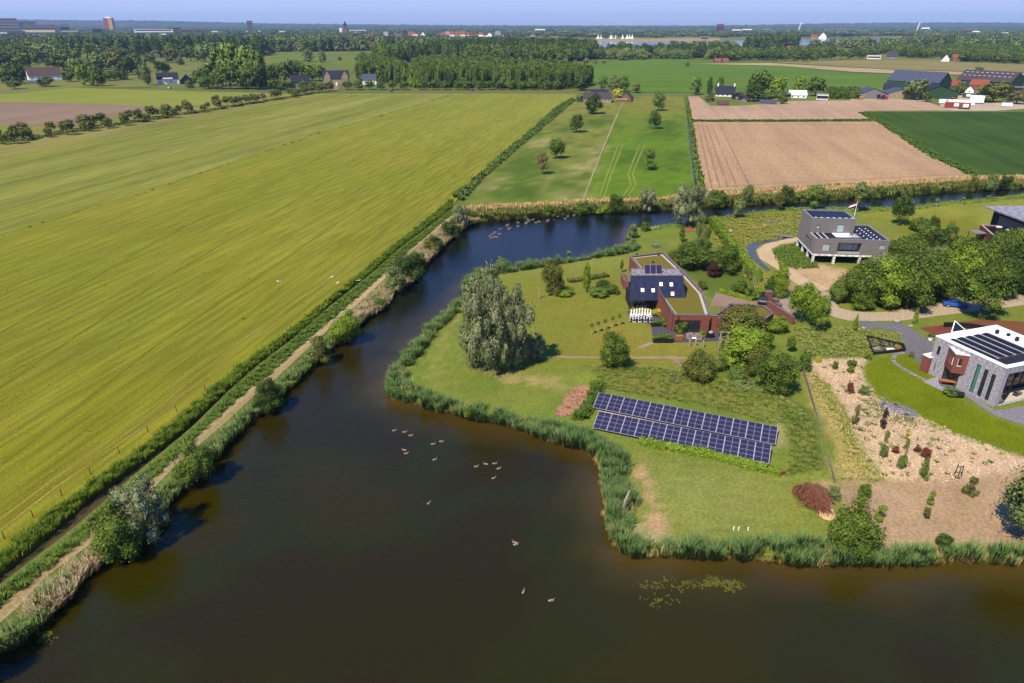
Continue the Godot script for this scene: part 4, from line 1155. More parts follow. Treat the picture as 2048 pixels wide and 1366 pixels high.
	# stony garden and the corner by the lake
	for q in [[1703, 1096, 1000, 98, "oak", "dome", "big spreading dark green bush in the reeds by the bare soil"], [1757, 1042, 1012, 28, "lime", "open", "small yellow green bush right of the big spreading one"], [1728, 992, 965, 26, "oak", "dome", "compact green bush at the top corner of the bare soil"], [1665, 997, 974, 30, "sage", "dome", "grey blue bush beside the heap of red brushwood"], [1938, 990, 955, 34, "olive", "open", "thin olive bush in the bare soil left of the great grey tree"], [1859, 1010, 984, 20, "lime", "open", "sparse sapling in the middle of the bare soil, the upper of two"], [1851, 1038, 1008, 20, "olive", "open", "sparse sapling in the middle of the bare soil, the lower of two"], [1885, 1094, 1068, 36, "dark", "dome", "dark low bush at the edge of the bare soil and the reeds"], [1764, 914, 862, 20, "spring", "open", "thin leaning sapling on the mulch, the upper of two close together"], [1801, 938, 880, 20, "spring", "open", "thin leaning sapling on the mulch, the lower of two close together"], [1845, 957, 914, 24, "spring", "open", "feathery shrub at the lower edge of the mulch"], [1763, 858, 814, 15, "purple", "open", "dark slim plant beside the gravel circle"], [1707, 850, 806, 16, "bronze", "open", "bronze leaved sapling at the mulch's left edge"], [1812, 878, 856, 14, "gold", "open", "yellow leaved little shrub just below the lawn's curved edge"], [1698, 786, 756, 18, "red", "open", "red leaved maple alone on the upper part of the mulch"], [1790, 906, 891, 15, "red", "dome", "dull red bush left of the pair of bright red ones"], [1834, 904, 889, 15, "red", "dome", "left one of the pair of bright red bushes on the mulch"], [1851, 914, 893, 21, "red", "dome", "right and taller one of the pair of bright red bushes on the mulch"], [1703, 732, 719, 22, "oak", "dome", "green bush at the top of the mulch garden"], [1669, 738, 721, 12, "oak", "dome", "tiny green bush left of the one at the mulch garden's top"], [1700, 745, 732, 16, "spring", "dome", "pale bush just below the green one at the mulch garden's top"], [1727, 788, 771, 24, "sage", "dome", "grey green bush against the lawn's left edge"], [1636, 724, 711, 14, "gold", "dome", "yellow bush near the top of the plank fence"], [1734, 718, 698, 16, "lime", "dome", "lime bush at the corner of the dark sunken terrace"], [1822, 714, 703, 12, "bronze", "dome", "round bronze bush where the stepping stones begin"], [1709, 660, 628, 9, "lime", "column", "narrow young tree at the mouth of the asphalt drive"], [1828, 648, 616, 10, "lime", "column", "narrow young tree beside the lane above the red gravel"], [1900, 790, 775, 34, "spring", "dome", "white flecked green bush next to the wooden table"], [1845, 720, 700, 8, "lime", "column", "tiny column plant by the small brick porch"]]:
		tree(q[0], q[1], q[2], q[3], q[4], q[5], (1 if q[3] < 19 else 2) if q[3] < 60 else 3, 0.0, "garden_shrub", q[6], "shrub")
	tree(2062, 1084, 934, 150, "sage", "round", 3, 0.0, "broadleaf_tree", "great grey green tree on the bank at the edge of the bare soil")
	# five lollipop trees on the garden lawn
	for i in 5:
		var px: float = [1182.5, 1195, 1209, 1224, 1237.5][i]
		var py: float = [669.5, 665.5, 661, 655.5, 651.5][i]
		var hh := tall(py, py - 22)
		var t := thing("lollipop_tree", "small ball headed standard tree on the garden lawn, %s from the chess set" % ordinal(5 - i), "tree", G(px, py), rng.randf(), "row of ball headed standard trees")
		var mb := MB.new()
		mb.tube([Vector3.ZERO, Vector3(0, hh * 0.8, 0)], [0.07, 0.06], 6)
		part("trunk", mb.mesh(), mat("stake_wood", tone(210, 190, 110), 0.9), t)
		var c := part("crown", crown_mesh("oak", "ball", 300, 0.18, 0), foliage_mat("leaves"), t, Vector3(0, hh * 0.72, 0))
		c.scale = Vector3.ONE * hh * 0.32
	# clipped hedges, leafy boxes of many leaves
	hedge([1424, 449, 1512, 566], 1.1, 2.4, "lime", "long clipped hornbeam hedge between the garden and the grey house's ground")
	hedge([1277, 886, 1420, 913, 1561, 950], 0.7, 0.7, "lime", "low bright hedge along the front of the solar panels")
	hedge([1438, 585, 1505, 602], 0.5, 0.8, "lime", "low clipped hedge along the brick courtyard")
	scatter("rank_growth", "dark rank growth between the red bark bed and the solar panels", "weeds", spots(P([1186, 768, 1208, 772, 1198, 792, 1172, 840, 1142, 842, 1160, 822, 1178, 798]), 6.0, 0, 0.7, 1.2), tuft(24, 26, 0.9, 0.09, 0.45, 0.5, leafc(48, 74, 26), leafc(92, 114, 44)), foliage_mat("blades", Color.WHITE, 0.3))
	hedge([1136, 564, 1170, 560, 1215, 552], 0.8, 0.6, "olive", "low grassy hedge strip behind the slim column tree")

func hedge(line: Array, thick: float, high: float, spec: String, label: String) -> void:
	var t := thing("hedge", label, "hedge")
	var ca: Color = species[spec][0]
	var cb: Color = species[spec][1]
	var pts := P(line)
	var mb := MB.new()
	for i in pts.size() - 1:
		var a := pts[i]
		var b := pts[i + 1]
		var d := (b - a).normalized()
		var s := Vector2(-d.y, d.x) * thick
		mb.col = ca.lerp(cb, 0.3)
		mb.prism(PackedVector2Array([a + s * 0.8, b + s * 0.8, b - s * 0.8, a - s * 0.8]), 0.0, high * 0.88)
		var n := int(a.distance_to(b) * (thick + high) * 38.0)
		for k in n:
			var f := rng.randf()
			var side := rng.randf() * (2.0 * high + 2.0 * thick)
			var nn := Vector3.UP
			var p2 := a.lerp(b, f)
			var wob := 1.0 + 0.18 * nmid.get_noise_2d(p2.x * 6.0, p2.y * 6.0)
			var p := Vector3(p2.x, high * wob, p2.y) + Vector3(s.x, 0, s.y) * rnd(-1, 1)
			if side < 2.0 * high:
				var sg := 1.0 if side < high else -1.0
				nn = Vector3(s.x, 0, s.y).normalized() * sg
				p = Vector3(p2.x, rng.randf() * high * wob, p2.y) + Vector3(s.x, 0, s.y) * sg * rnd(0.82, 1.08)
			var w := (nn + Vector3(rng.randfn(), rng.randfn(), rng.randfn()) * 0.5).normalized()
			var l := w.cross(Vector3(rng.randfn(), rng.randfn(), rng.randfn())).normalized()
			var e := w.cross(l) * rnd(0.08, 0.15)
			l *= rnd(0.12, 0.24)
			var c := ca.lerp(cb, rng.randf())
			for q in [p - l, p + e, p + l, p - l, p + l, p - e]:
				mb.v.append(q); mb.n.append((nn + w * 0.6).normalized()); mb.c.append(c)
	part("foliage", mb.mesh(), foliage_mat("leaves"), t)

func lone_trees() -> void:
	# trees in the two pastures
	for q in [[1187, 228, 188, 38, "dark", "round", 0.02, "broad dark tree in front of the low farmhouse at the pasture's far end"], [1153, 265, 227, 31, "oak", "round", 0.12, "second tree up the old pasture, half way to the farmhouse"], [1113, 317, 274, 36, "oak", "round", 0.14, "larger of the two trees standing close together in the old pasture"], [1085, 349, 302, 31, "bronze", "open", 0.15, "thin brownish tree nearest to us in the old pasture"], [1316, 222, 181, 27, "spring", "round", 0.1, "farthest tree of the green pasture"], [1308, 258, 221, 29, "oak", "round", 0.14, "middle tree of the green pasture"], [1297, 340, 295, 35, "spring", "open", 0.12, "pale leaved tree nearest to us in the green pasture"]]:
		tree(q[0], q[1], q[2], q[3], q[4], q[5], 2, q[6], "pasture_tree", q[7], "tree", "trees in the pastures")
	# the double row of young walnut trees along the verge
	var front := [8, 29, 50, 60, 98, 136, 170, 182, 217, 250, 279, 296, 332, 350, 378, 408, 437, 468, 500, 515, 550, 590, 610, 640]
	for i in front.size():
		var px: float = front[i]
		var py := 291.0 - px * 0.163 + rnd(-2, 2)
		var s := (30.0 - px * 0.018) * rnd(0.65, 1.1) * (1.35 if i == 5 else 1.0)
		tree(px, py, py - s, s * rnd(0.8, 1.1), "olive" if i % 3 else "oak", "round", 1, 0.22, "verge_tree", "young tree in the front row on the field verge, %s from its near end" % ordinal(i + 1), "tree", "double row of young trees on the verge")
	var back := [-4, 32, 46, 104, 140, 170, 188, 203, 258, 302, 312, 334, 358, 374, 416, 434, 455, 478, 492, 507, 527, 557, 584, 596, 610, 624, 646, 660]
	for i in back.size():
		var px: float = back[i]
		var py := 280.0 - px * 0.150 + rnd(-2, 2)
		var s := (28.0 - px * 0.015) * rnd(0.7, 1.1)
		tree(px, py, py - s, s * rnd(0.85, 1.15), ["olive", "oak", "bronze"][i % 3], "round", 1, 0.2, "verge_tree", "young tree in the back row on the field verge, %s from its near end" % ordinal(i + 1), "tree", "double row of young trees on the verge")
	# lime trees along the road
	for i in 22:
		var px: float = [583, 607, 628, 695, 717, 740, 762, 786, 808, 843, 868, 890, 916, 933, 958, 979, 1001, 1022, 1044, 1066, 1090, 1113][i]
		tree(px, 179.5, 160.5, 22, "oak" if i % 2 else "poplar", "round", 1, 0.1, "road_tree", "round lime tree beside the country road, %s from the left of its row" % ordinal(i + 1), "tree", "row of lime trees along the road")

# ---------- houses ----------
func inset(poly: PackedVector2Array, t: float) -> PackedVector2Array:
	var out := PackedVector2Array()
	var sg := 1.0 if Geometry2D.is_polygon_clockwise(poly) else -1.0
	var n := poly.size()
	for i in n:
		var d1 := (poly[i] - poly[(i + n - 1) % n]).normalized()
		var d2 := (poly[(i + 1) % n] - poly[i]).normalized()
		var n1 := Vector2(d1.y, -d1.x) * sg
		var n2 := Vector2(d2.y, -d2.x) * sg
		out.append(poly[i] + (n1 + n2) / maxf(0.25, 1.0 + n1.dot(n2)) * t)
	# the inner ring must be smaller for t > 0
	var grown := absf(area(out)) > absf(area(poly))
	if grown == (t > 0.0):
		for i in n:
			out[i] = poly[i] * 2.0 - out[i]
	return out

func area(p: PackedVector2Array) -> float:
	var s := 0.0
	for i in p.size():
		s += p[i].cross(p[(i + 1) % p.size()])
	return s * 0.5

func v3(p: Vector2, y: float) -> Vector3:
	return Vector3(p.x, y, p.y)

# a ring of walls with openings; holes maps an edge number to a list of [from, to, sill, head] in metres
func wall_ring(mb: MB, outer: PackedVector2Array, t: float, y0: float, y1: float, holes := {}) -> void:
	var inn := inset(outer, t)
	var n := outer.size()
	var mid := Vector2.ZERO
	for p in outer:
		mid += p / n
	for i in n:
		var a := outer[i]
		var b := outer[(i + 1) % n]
		var ia := inn[i]
		var ib := inn[(i + 1) % n]
		var ln := a.distance_to(b)
		var o := v3((a + b - ia - ib).normalized(), 0)
		var along := v3((b - a).normalized(), 0)
		var cuts := [[0.0, ln, null]]
		if holes.has(i):
			cuts = []
			var s := 0.0
			for hole in holes[i]:
				cuts.append([s, hole[0], null])
				cuts.append([hole[0], hole[1], hole])
				s = hole[1]
			cuts.append([s, ln, null])
		for c in cuts:
			var f0: float = c[0] / ln
			var f1: float = c[1] / ln
			var oa := a.lerp(b, f0)
			var ob := a.lerp(b, f1)
			var na := ia.lerp(ib, f0)
			var nb := ia.lerp(ib, f1)
			mb.quad(v3(oa, y1), v3(ob, y1), v3(nb, y1), v3(na, y1), Vector3.UP)
			var runs := [[y0, y1]]
			if c[2] != null:
				var q: Array = c[2]
				runs = [[y0, q[2]], [q[3], y1]]
				mb.quad(v3(oa, q[2]), v3(oa, q[3]), v3(na, q[3]), v3(na, q[2]), along)
				mb.quad(v3(ob, q[2]), v3(ob, q[3]), v3(nb, q[3]), v3(nb, q[2]), -along)
				mb.quad(v3(oa, q[3]), v3(ob, q[3]), v3(nb, q[3]), v3(na, q[3]), Vector3.DOWN)
				mb.quad(v3(oa, q[2]), v3(ob, q[2]), v3(nb, q[2]), v3(na, q[2]), Vector3.UP)
			for r in runs:
				if r[1] - r[0] > 0.01:
					mb.quad(v3(oa, r[0]), v3(ob, r[0]), v3(ob, r[1]), v3(oa, r[1]), o)
					mb.quad(v3(na, r[0]), v3(nb, r[0]), v3(nb, r[1]), v3(na, r[1]), -o)

func ring_lid(mb: MB, outer: PackedVector2Array, inn: PackedVector2Array, y: float) -> void:
	for i in outer.size():
		var k := (i + 1) % outer.size()
		mb.quad(v3(outer[i], y), v3(outer[k], y), v3(inn[k], y), v3(inn[i], y), Vector3.UP)

# a window set in edge a-b of a wall: a frame with its pane as a sub-part
func window(parent: Node3D, a: Vector2, b: Vector2, o: Vector2, hole: Array, frame: Material, glass: Material, bars := 0, off := Vector3.ZERO, called := "window") -> MeshInstance3D:
	var d := (b - a).normalized()
	var back := -o.normalized() * 0.12
	var p0: Vector2 = a + d * hole[0] + back
	var p1: Vector2 = a + d * hole[1] + back
	var w := 0.07
	var fb := MB.new()
	for p in [p0 + d * w * 0.5, p1 - d * w * 0.5]:
		fb.bar(v3(p, hole[2]), v3(p, hole[3]), w, 0.08)
	for y in [hole[2] + w * 0.5, hole[3] - w * 0.5]:
		fb.bar(v3(p0 + d * w, y), v3(p1 - d * w, y), w, 0.07)
	for k in bars:
		var p: Vector2 = p0.lerp(p1, (k + 1.0) / (bars + 1.0))
		fb.bar(v3(p, hole[2] + w), v3(p, hole[3] - w), w * 0.8, 0.075)
	var f := part(called, fb.mesh(), frame, parent, off)
	var gb := MB.new()
	var e := back.normalized() * 0.01
	var oo := v3(o, 0)
	gb.quad(v3(p0 + d * w + e, hole[2] + w), v3(p1 - d * w + e, hole[2] + w), v3(p1 - d * w + e, hole[3] - w), v3(p0 + d * w + e, hole[3] - w), oo)
	part("pane", gb.mesh(), glass, f)
	return f

func glass_mat(key: String, c: Color) -> StandardMaterial3D:
	var m := mat(key, c, 0.04)
	m.metallic_specular = 0.6
	return m

func build_houses() -> void:
	mat("brick", tone(172, 104, 88), 0.9, "fine", 1.1)
	mat("pale_brick", tone(190, 120, 100), 0.9, "fine", 1.1)
	mat("coping", tone(150, 140, 142), 0.8, "cloudy", 2.0)
	mat("sedum", tone(146, 132, 46), 1.0, "fine", 2.2)
	mat("white_gravel", tone(240, 232, 220), 0.95, "fine", 0.8)
	mat("navy", tone(46, 58, 98), 0.6, "cloudy", 3.0)
	mat("grey_roof", tone(190, 182, 186), 0.8, "cloudy", 3.0)
	mat("white", Color(0.8, 0.8, 0.8), 0.6)
	mat("white_plaster", Color(0.8, 0.79, 0.78), 0.85, "cloudy", 3.0)
	mat("dark_frame", tone(44, 44, 50), 0.5)
	mat("black_roof", tone(60, 58, 70), 0.75, "cloudy", 4.0)
	mat("concrete", tone(170, 166, 168), 0.9, "cloudy", 2.0)
	mat("wood_orange", tone(220, 140, 60), 0.7, "streak", 1.0)
	mat("pale_wood", tone(214, 196, 172), 0.8, "streak", 1.0)
	mat("grey_wood", tone(166, 160, 160), 0.85, "streak", 3.0)
	mat("navy_cell", tone(58, 56, 90), 0.3)
	mat("black_cell", tone(32, 32, 42), 0.4)
	mat("silver", tone(184, 184, 200), 0.5)
	glass_mat("glass", Color(0.02, 0.025, 0.03))
	glass_mat("pale_glass", Color(0.30, 0.36, 0.36))
	glass_mat("teal_glass", Color(0.05, 0.17, 0.13))
	brick_house()
	grey_house()
	stone_house()
	hall_house()
	solar_field()

func brick_house() -> void:
	var b0 := Vector3(31, 0, -118)
	var t := thing("brick_house", "red brick house with grass roofs, a navy upper storey and a sharp front wall", "house", b0)
	var off := -b0
	var wing := P([1348, 630, 1423, 631, 1407, 584, 1364, 538, 1327, 504, 1259.5, 512], 3.3)
	var mb := MB.new()
	wall_ring(mb, wing, 0.42, 0.0, 3.3, {0: [[0.3, 4.9, 0.05, 2.3]]})
	part("wall", mb.mesh(), mats.brick, t, off)
	var o0 := v3((wing[0] + wing[1] - inset(wing, 1.0)[0] - inset(wing, 1.0)[1]).normalized(), 0)
	window(t, wing[0], wing[1], Vector2(o0.x, o0.z), [0.3, 4.9, 0.05, 2.3], mats.dark_frame, mats.glass, 3, off, "glass_door")
	mb = MB.new()
	ring_lid(mb, inset(wing, -0.04), inset(wing, 0.5), 3.34)
	wall_ring(mb, inset(wing, -0.04), 0.54, 3.27, 3.345)
	part("coping", mb.mesh(), mats.coping, t, off)
	mb = MB.new()
	ring_lid(mb, inset(wing, 0.41), inset(wing, 0.95), 2.96)
	part("gravel_edge", mb.mesh(), mats.white_gravel, t, off)
	mb = MB.new()
	mb.prism(inset(wing, 0.95), 2.9, 3.0)
	part("grass_roof", mb.mesh(), mats.sedum, t, off)
	# sharp raised wall along the terrace
	mb = MB.new()
	var p1 := Vector2(28.0, -122.4)
	var p2 := Vector2(28.55, -111.7)
	var s := Vector2(-0.45, 0)
	var qa := [v3(p1, 0), v3(p2, 0), v3(p2, 3.5), v3(p1, 4.5)]
	var qb := [v3(p1 + s, 0), v3(p2 + s, 0), v3(p2 + s, 3.5), v3(p1 + s, 4.5)]
	mb.quad(qa[0], qa[1], qa[2], qa[3], Vector3.RIGHT)
	mb.quad(qb[0], qb[1], qb[2], qb[3], Vector3.LEFT)
	mb.quad(qa[1], qb[1], qb[2], qa[2], Vector3.BACK)
	mb.quad(qa[0], qb[0], qb[3], qa[3], Vector3.FORWARD)
	part("raised_wall", mb.mesh(), mats.brick, t, off)
	mb = MB.new()
	mb.bar((qa[2] + qb[2]) * 0.5 + Vector3(0, 0.04, 0.05), (qa[3] + qb[3]) * 0.5 + Vector3(0, 0.04, 0), 0.08, 0.52)
	part("wall_cap", mb.mesh(), mats.coping, t, off)
	mb = MB.new()
	mb.bar(Vector3(29.5, 0.1, -111.32), Vector3(29.5, 3.2, -111.32), 0.1, 0.1)
	mb.bar(Vector3(35.0, 0.1, -110.98), Vector3(35.0, 2.7, -110.98), 0.1, 0.1)
	part("rain_pipe", mb.mesh(), mats.dark_frame, t, off)
	# navy upper storey: a steep clad slope, flat top, gables
	var x0 := 22.3
	var x1 := 32.9
	var prof := [Vector2(-120.3, 2.6), Vector2(-123.1, 6.5), Vector2(-127.2, 6.5), Vector2(-130.0, 2.6)]
	mb = MB.new()
	var lf := [Vector3(22.3, 2.6, prof[0].x), Vector3(22.55, 6.5, prof[1].x), Vector3(23.3, 6.5, prof[2].x), Vector3(24.0, 2.6, prof[3].x)]
	var rt := [Vector3(32.9, 2.6, prof[0].x), Vector3(32.65, 6.5, prof[1].x), Vector3(32.65, 6.5, prof[2].x), Vector3(32.9, 2.6, prof[3].x)]
	mb.quad(lf[0], rt[0], rt[1], lf[1], Vector3(0, 1, 1))
	mb.quad(lf[3], rt[3], rt[2], lf[2], Vector3(0, 1, -1))
	mb.quad(lf[0], rt[0], rt[3], lf[3], Vector3.DOWN)
	mb.quad(lf[0], lf[1], lf[2], lf[3], Vector3.LEFT)
	mb.quad(rt[0], rt[1], rt[2], rt[3], Vector3.RIGHT)
	part("upper_storey", mb.mesh(), mats.navy, t, off)
	var up := Vector3(0, 3.9, -2.8).normalized()
	var nrm := Vector3(0, 2.8, 3.9).normalized()
	mb = MB.new()
	for k in 12:
		var x := x0 + 0.7 + k * 0.808
		mb.bar(Vector3(x, 2.62, prof[0].x) + nrm * 0.012, Vector3(x, 6.45, prof[1].x - 0.02) + nrm * 0.012, 0.03, 0.03)
	tag(part("cladding_seams", mb.mesh(), mats.navy, t, off), "", "", "", "stuff")
	mb = MB.new()
	var top_ := PackedVector2Array([Vector2(22.55, -123.1), Vector2(32.65, -123.1), Vector2(32.65, -127.2), Vector2(23.3, -127.2)])
	mb.prism(inset(top_, 0.06), 6.5, 6.55)
	part("flat_roof", mb.mesh(), mats.grey_roof, t, off)
	mb = MB.new()
	wall_ring(mb, inset(top_, -0.05), 0.16, 6.5, 6.64)
	part("roof_rim", mb.mesh(), mats.coping, t, off)
	for k in 3:
		var bs := Basis(Vector3.RIGHT, deg_to_rad(58))
		var ce := Vector3(26.0 + k * 1.12, 7.28, -124.7)
		var pn := pbox("solar_panel", ce, Vector3(1.06, 0.05, 1.75), mats.navy_cell, t, bs)
		pn.position = off
		var fr := MB.new()
		for e in [-0.53, 0.53]:
			fr.box(ce + bs * Vector3(e, 0.005, 0), Vector3(0.03, 0.07, 1.79), bs)
		for e in [-0.88, 0.88]:
			fr.box(ce + bs * Vector3(0, 0.005, e), Vector3(1.02, 0.068, 0.03), bs)
		part("panel_frame", fr.mesh(), mats.silver, pn)
	mb = MB.new()
	for k in 3:
		mb.bar(Vector3(26.0 + k * 1.12, 6.6, -124.9), Vector3(26.0 + k * 1.12, 7.6, -125.0), 0.05, 0.05)
	part("panel_stand", mb.mesh(), mats.silver, t, off)
	for q in [[24.75, 0.42], [26.75, 0.41], [28.3, 0.66], [30.25, 0.65], [30.4, 0.27]]:
		var ce: Vector3 = Vector3(q[0], 2.6, prof[0].x) + up * 4.8 * q[1] + nrm * 0.02
		var bs := Basis(Vector3.RIGHT, up, nrm)
		var fr := MB.new()
		for e in [-0.36, 0.36]:
			fr.box(ce + up * e * 1.15, Vector3(0.8, 0.08, 0.1), bs)
			fr.box(ce + Vector3(e, 0, 0), Vector3(0.08, 0.75, 0.1), bs)
		var w := part("roof_window", fr.mesh(), mats.dark_frame, t, off)
		var gm := MB.new()
		gm.box(ce + nrm * 0.02, Vector3(0.64, 0.75, 0.02), bs)
		part("pane", gm.mesh(), mats.white, w)
	# glazed ground floor under the overhang
	mb = MB.new()
	mb.box(Vector3(25.2, 1.3, -125.0), Vector3(5.0, 2.58, 5.2))
	part("lower_storey", mb.mesh(), mats.dark_frame, t, off)
	for k in 5:
		window(t, Vector2(22.75, -122.26), Vector2(27.7, -122.26), Vector2(0, 1), [0.02 + k * 0.99, 0.97 + k * 0.99, 0.05, 2.5], mats.dark_frame, mats.glass, 0, off, "glass_door")
	mb = MB.new()
	for x in [22.5, 25.2, 27.7]:
		mb.bar(Vector3(x, 0, -120.6), Vector3(x, 2.6, -120.6), 0.09, 0.09)
	part("porch_post", mb.mesh(), mats.dark_frame, t, off)
	# low garden wall on the left
	var gw := P([1242, 546, 1258, 552, 1258, 566, 1248, 560], 1.9)
	mb = MB.new()
	wall_ring(mb, gw, 0.3, 0.0, 1.9)
	mb.prism(inset(gw, 0.3), 0.0, 1.6)
	part("garden_wall", mb.mesh(), mats.brick, t, off)
	mb = MB.new()
	wall_ring(mb, inset(gw, -0.03), 0.36, 1.88, 1.95)
	part("garden_wall_cap", mb.mesh(), mats.coping, t, off)
	# low wing to the right
	var low := P([1424.5, 632, 1532, 637, 1548, 626, 1530, 611, 1461, 607], 3.05)
	mb = MB.new()
	wall_ring(mb, low, 0.4, 0.0, 3.05, {0: [[7.2, 7.9, 1.2, 2.0]]})
	part("wall", mb.mesh(), mats.brick, t, off)
	mb = MB.new()
	wall_ring(mb, inset(low, -0.04), 0.5, 3.03, 3.1)
	part("coping", mb.mesh(), mats.coping, t, off)
	window(t, low[0], low[1], Vector2(0, 1), [7.2, 7.9, 1.2, 2.0], mats.dark_frame, mats.glass, 0, off)
	mb = MB.new()
	mb.prism(P([1470, 626, 1530, 633, 1540, 626, 1526, 613, 1470, 611], 2.75), 2.7, 2.8)
	part("grass_roof", mb.mesh(), mats.sedum, t, off)
	mb = MB.new()
	mb.prism(P([1428, 630, 1468, 632, 1468, 610, 1458, 609], 2.7), 2.6, 2.7)
	part("tiled_roof", mb.mesh(), mats.pale_brick, t, off)
	mb = MB.new()
	for q in [[1274, 508, 0], [1317, 509, 0], [1306, 524, 1]]:
		var g := G(q[0], q[1], 3.2)
		mb.box(Vector3(g.x, 3.15, g.z), Vector3(0.35, 0.4, 0.35))
	part("roof_vent", mb.mesh(), mats.dark_frame, t, off)
	mb = MB.new()
	var a := P([1352, 627, 1415, 628])
	# boundary wall and gate piers
	var w := thing("brick_boundary_wall", "long low red brick wall slanting away from the right end of the house", "wall", G(1560, 632))
	mb = MB.new()
	var l0 := G(1534, 618)
	var l1 := G(1586, 650)
	mb.bar(l0 + Vector3(0, 0.9, 0), l1 + Vector3(0, 0.7, 0), 0.35, 1.5)
	part("wall", mb.mesh(), mats.brick, w, -w.position)
	mb = MB.new()
	mb.bar(l0 + Vector3(0, 1.7, 0), l1 + Vector3(0, 1.5, 0), 0.42, 0.08)
	part("cap", mb.mesh(), mats.coping, w, -w.position)
	for q in [[1534, 604, 2.2, 1.3, "tall square brick gate pier with grey cap by the courtyard"], [1549, 613, 1.5, 1.1, "low brick pier in front of the tall gate pier"], [1556, 620, 1.2, 0.9, "smallest brick pier beside the lane's bend"]]:
		var g := thing("gate_pier", q[4], "pier", G(q[0], q[1]))
		pbox("pier", Vector3(0, q[2] * 0.5, 0), Vector3(q[3], q[2], q[3]), mats.brick, g)
		pbox("cap", Vector3(0, q[2] + 0.05, 0), Vector3(q[3] + 0.12, 0.1, q[3] + 0.12), mats.coping, g)

func grey_house() -> void:
	var fl := Vector2(68.8, -150.0)
	var ex := (Vector2(84.8, -148.3) - fl).normalized()
	var ey := Vector2(ex.y, -ex.x)
	var at := func(u: float, v: float) -> Vector2: return fl + ex * u + ey * v
	var b0 := v3(at.call(8, 6.5), 0)
	var off := -b0
	var t := thing("grey_timber_house", "grey timber box house raised on white pillars, with black panels on its roofs", "house", b0)
	var lo := PackedVector2Array([at.call(0, 0), at.call(16.1, 0), at.call(16.1, 13.3), at.call(0, 13.3)])
	var holes := {0: [[1.8, 3.5, 3.0, 4.75], [5.1, 10.3, 2.55, 5.15], [14.1, 15.4, 3.75, 4.9]], 3: [[2.2, 2.8, 2.7, 5.3], [6.0, 9.0, 4.4, 4.9], [10.0, 10.5, 2.8, 5.0]]}
	var mb := MB.new()
	wall_ring(mb, lo, 0.3, 2.35, 5.9, holes)
	part("facade", mb.mesh(), mats.grey_wood, t, off)
	var up := PackedVector2Array([at.call(0.0, 4.9), at.call(9.7, 4.9), at.call(9.7, 13.0), at.call(0.0, 13.0)])
	var holes2 := {0: [[1.3, 2.1, 6.85, 7.75], [5.9, 7.5, 6.2, 8.05]]}
	mb = MB.new()
	wall_ring(mb, up, 0.3, 5.9, 9.4, holes2)
	part("upper_facade", mb.mesh(), mats.grey_wood, t, off)
	mb = MB.new()
	for run in [[lo[0], lo[1], 2.4, 5.85, -ey, 0], [lo[3], lo[0], 2.4, 5.85, -ex, 3], [up[0], up[1], 5.95, 9.35, -ey, 4], [up[3], up[0], 5.95, 9.35, -ex, 5], [up[1], up[2], 5.95, 9.35, ex, 6]]:
		var n := int(run[0].distance_to(run[1]) / 0.34)
		for k in n:
			var s := (k + 0.5) * 0.34
			var hs: Array = holes.get(run[5], []) if run[5] < 4 else (holes2[0] if run[5] == 4 else [])
			var lo_y: float = run[2]
			for q in hs:
				if s > q[0] - 0.1 and s < q[1] + 0.1:
					lo_y = q[3] + 0.1
			var p: Vector2 = run[0] + (run[1] - run[0]).normalized() * s + run[4] * 0.015
			mb.bar(v3(p, lo_y), v3(p, run[3]), 0.07, 0.05)
	tag(part("facade_battens", mb.mesh(), mats.grey_wood, t, off), "", "", "", "stuff")
	for q in [0, 2]:
		window(t, lo[0], lo[1], -ey, holes[0][q], mats.dark_frame, mats.pale_glass, 0, off)
	for q in holes[3]:
		window(t, lo[3], lo[0], -ex, q, mats.dark_frame, mats.glass, 0, off)
	for q in holes2[0]:
		window(t, up[0], up[1], -ey, q, mats.dark_frame, mats.pale_glass, 0, off)
	# recessed balcony
	mb = MB.new()
	var r := [at.call(5.1, 0.3), at.call(10.3, 0.3), at.call(10.3, 2.2), at.call(5.1, 2.2)]
	mb.quad(v3(r[0], 2.56), v3(r[1], 2.56), v3(r[2], 2.56), v3(r[3], 2.56), Vector3.UP)
	mb.quad(v3(r[0], 2.56), v3(r[3], 2.56), v3(r[3], 5.14), v3(r[0], 5.14), v3(ex, 0))
	mb.quad(v3(r[1], 2.56), v3(r[2], 2.56), v3(r[2], 5.14), v3(r[1], 5.14), v3(-ex, 0))
	mb.quad(v3(r[0], 5.14), v3(r[1], 5.14), v3(r[2], 5.14), v3(r[3], 5.14), Vector3.DOWN)
	part("balcony_recess", mb.mesh(), mats.grey_wood, t, off)
	for k in 4:
		window(t, r[3], r[2], -ey, [0.05 + k * 1.28, 1.28 + k * 1.28, 2.6, 5.1], mats.dark_frame, mats.glass, 0, off, "glass_door")
	mb = MB.new()
	mb.quad(v3(at.call(5.15, 0.1), 2.56), v3(at.call(10.25, 0.1), 2.56), v3(at.call(10.25, 0.1), 3.15), v3(at.call(5.15, 0.1), 3.15), v3(-ey, 0))
	var gm := StandardMaterial3D.new()
	gm.albedo_color = Color(0.75, 0.8, 0.8, 0.35)
	gm.transparency = BaseMaterial3D.TRANSPARENCY_ALPHA
	gm.roughness = 0.05
	part("balcony_glass", mb.mesh(), gm, t, off)
	# roofs with their courtyard
	mb = MB.new()
	for q in [[0.3, 0.3, 5.0, 4.9], [5.0, 0.3, 10.6, 1.9], [10.6, 0.3, 15.8, 13.0], [9.7, 5.6, 10.6, 13.0]]:
		mb.prism(PackedVector2Array([at.call(q[0], q[1]), at.call(q[2], q[1]), at.call(q[2], q[3]), at.call(q[0], q[3])]), 5.5, 5.7)
	mb.prism(inset(up, 0.3), 8.9, 9.15)
	part("roof", mb.mesh(), mats.black_roof, t, off)
	mb = MB.new()
	wall_ring(mb, inset(lo, -0.03), 0.36, 5.88, 5.96)
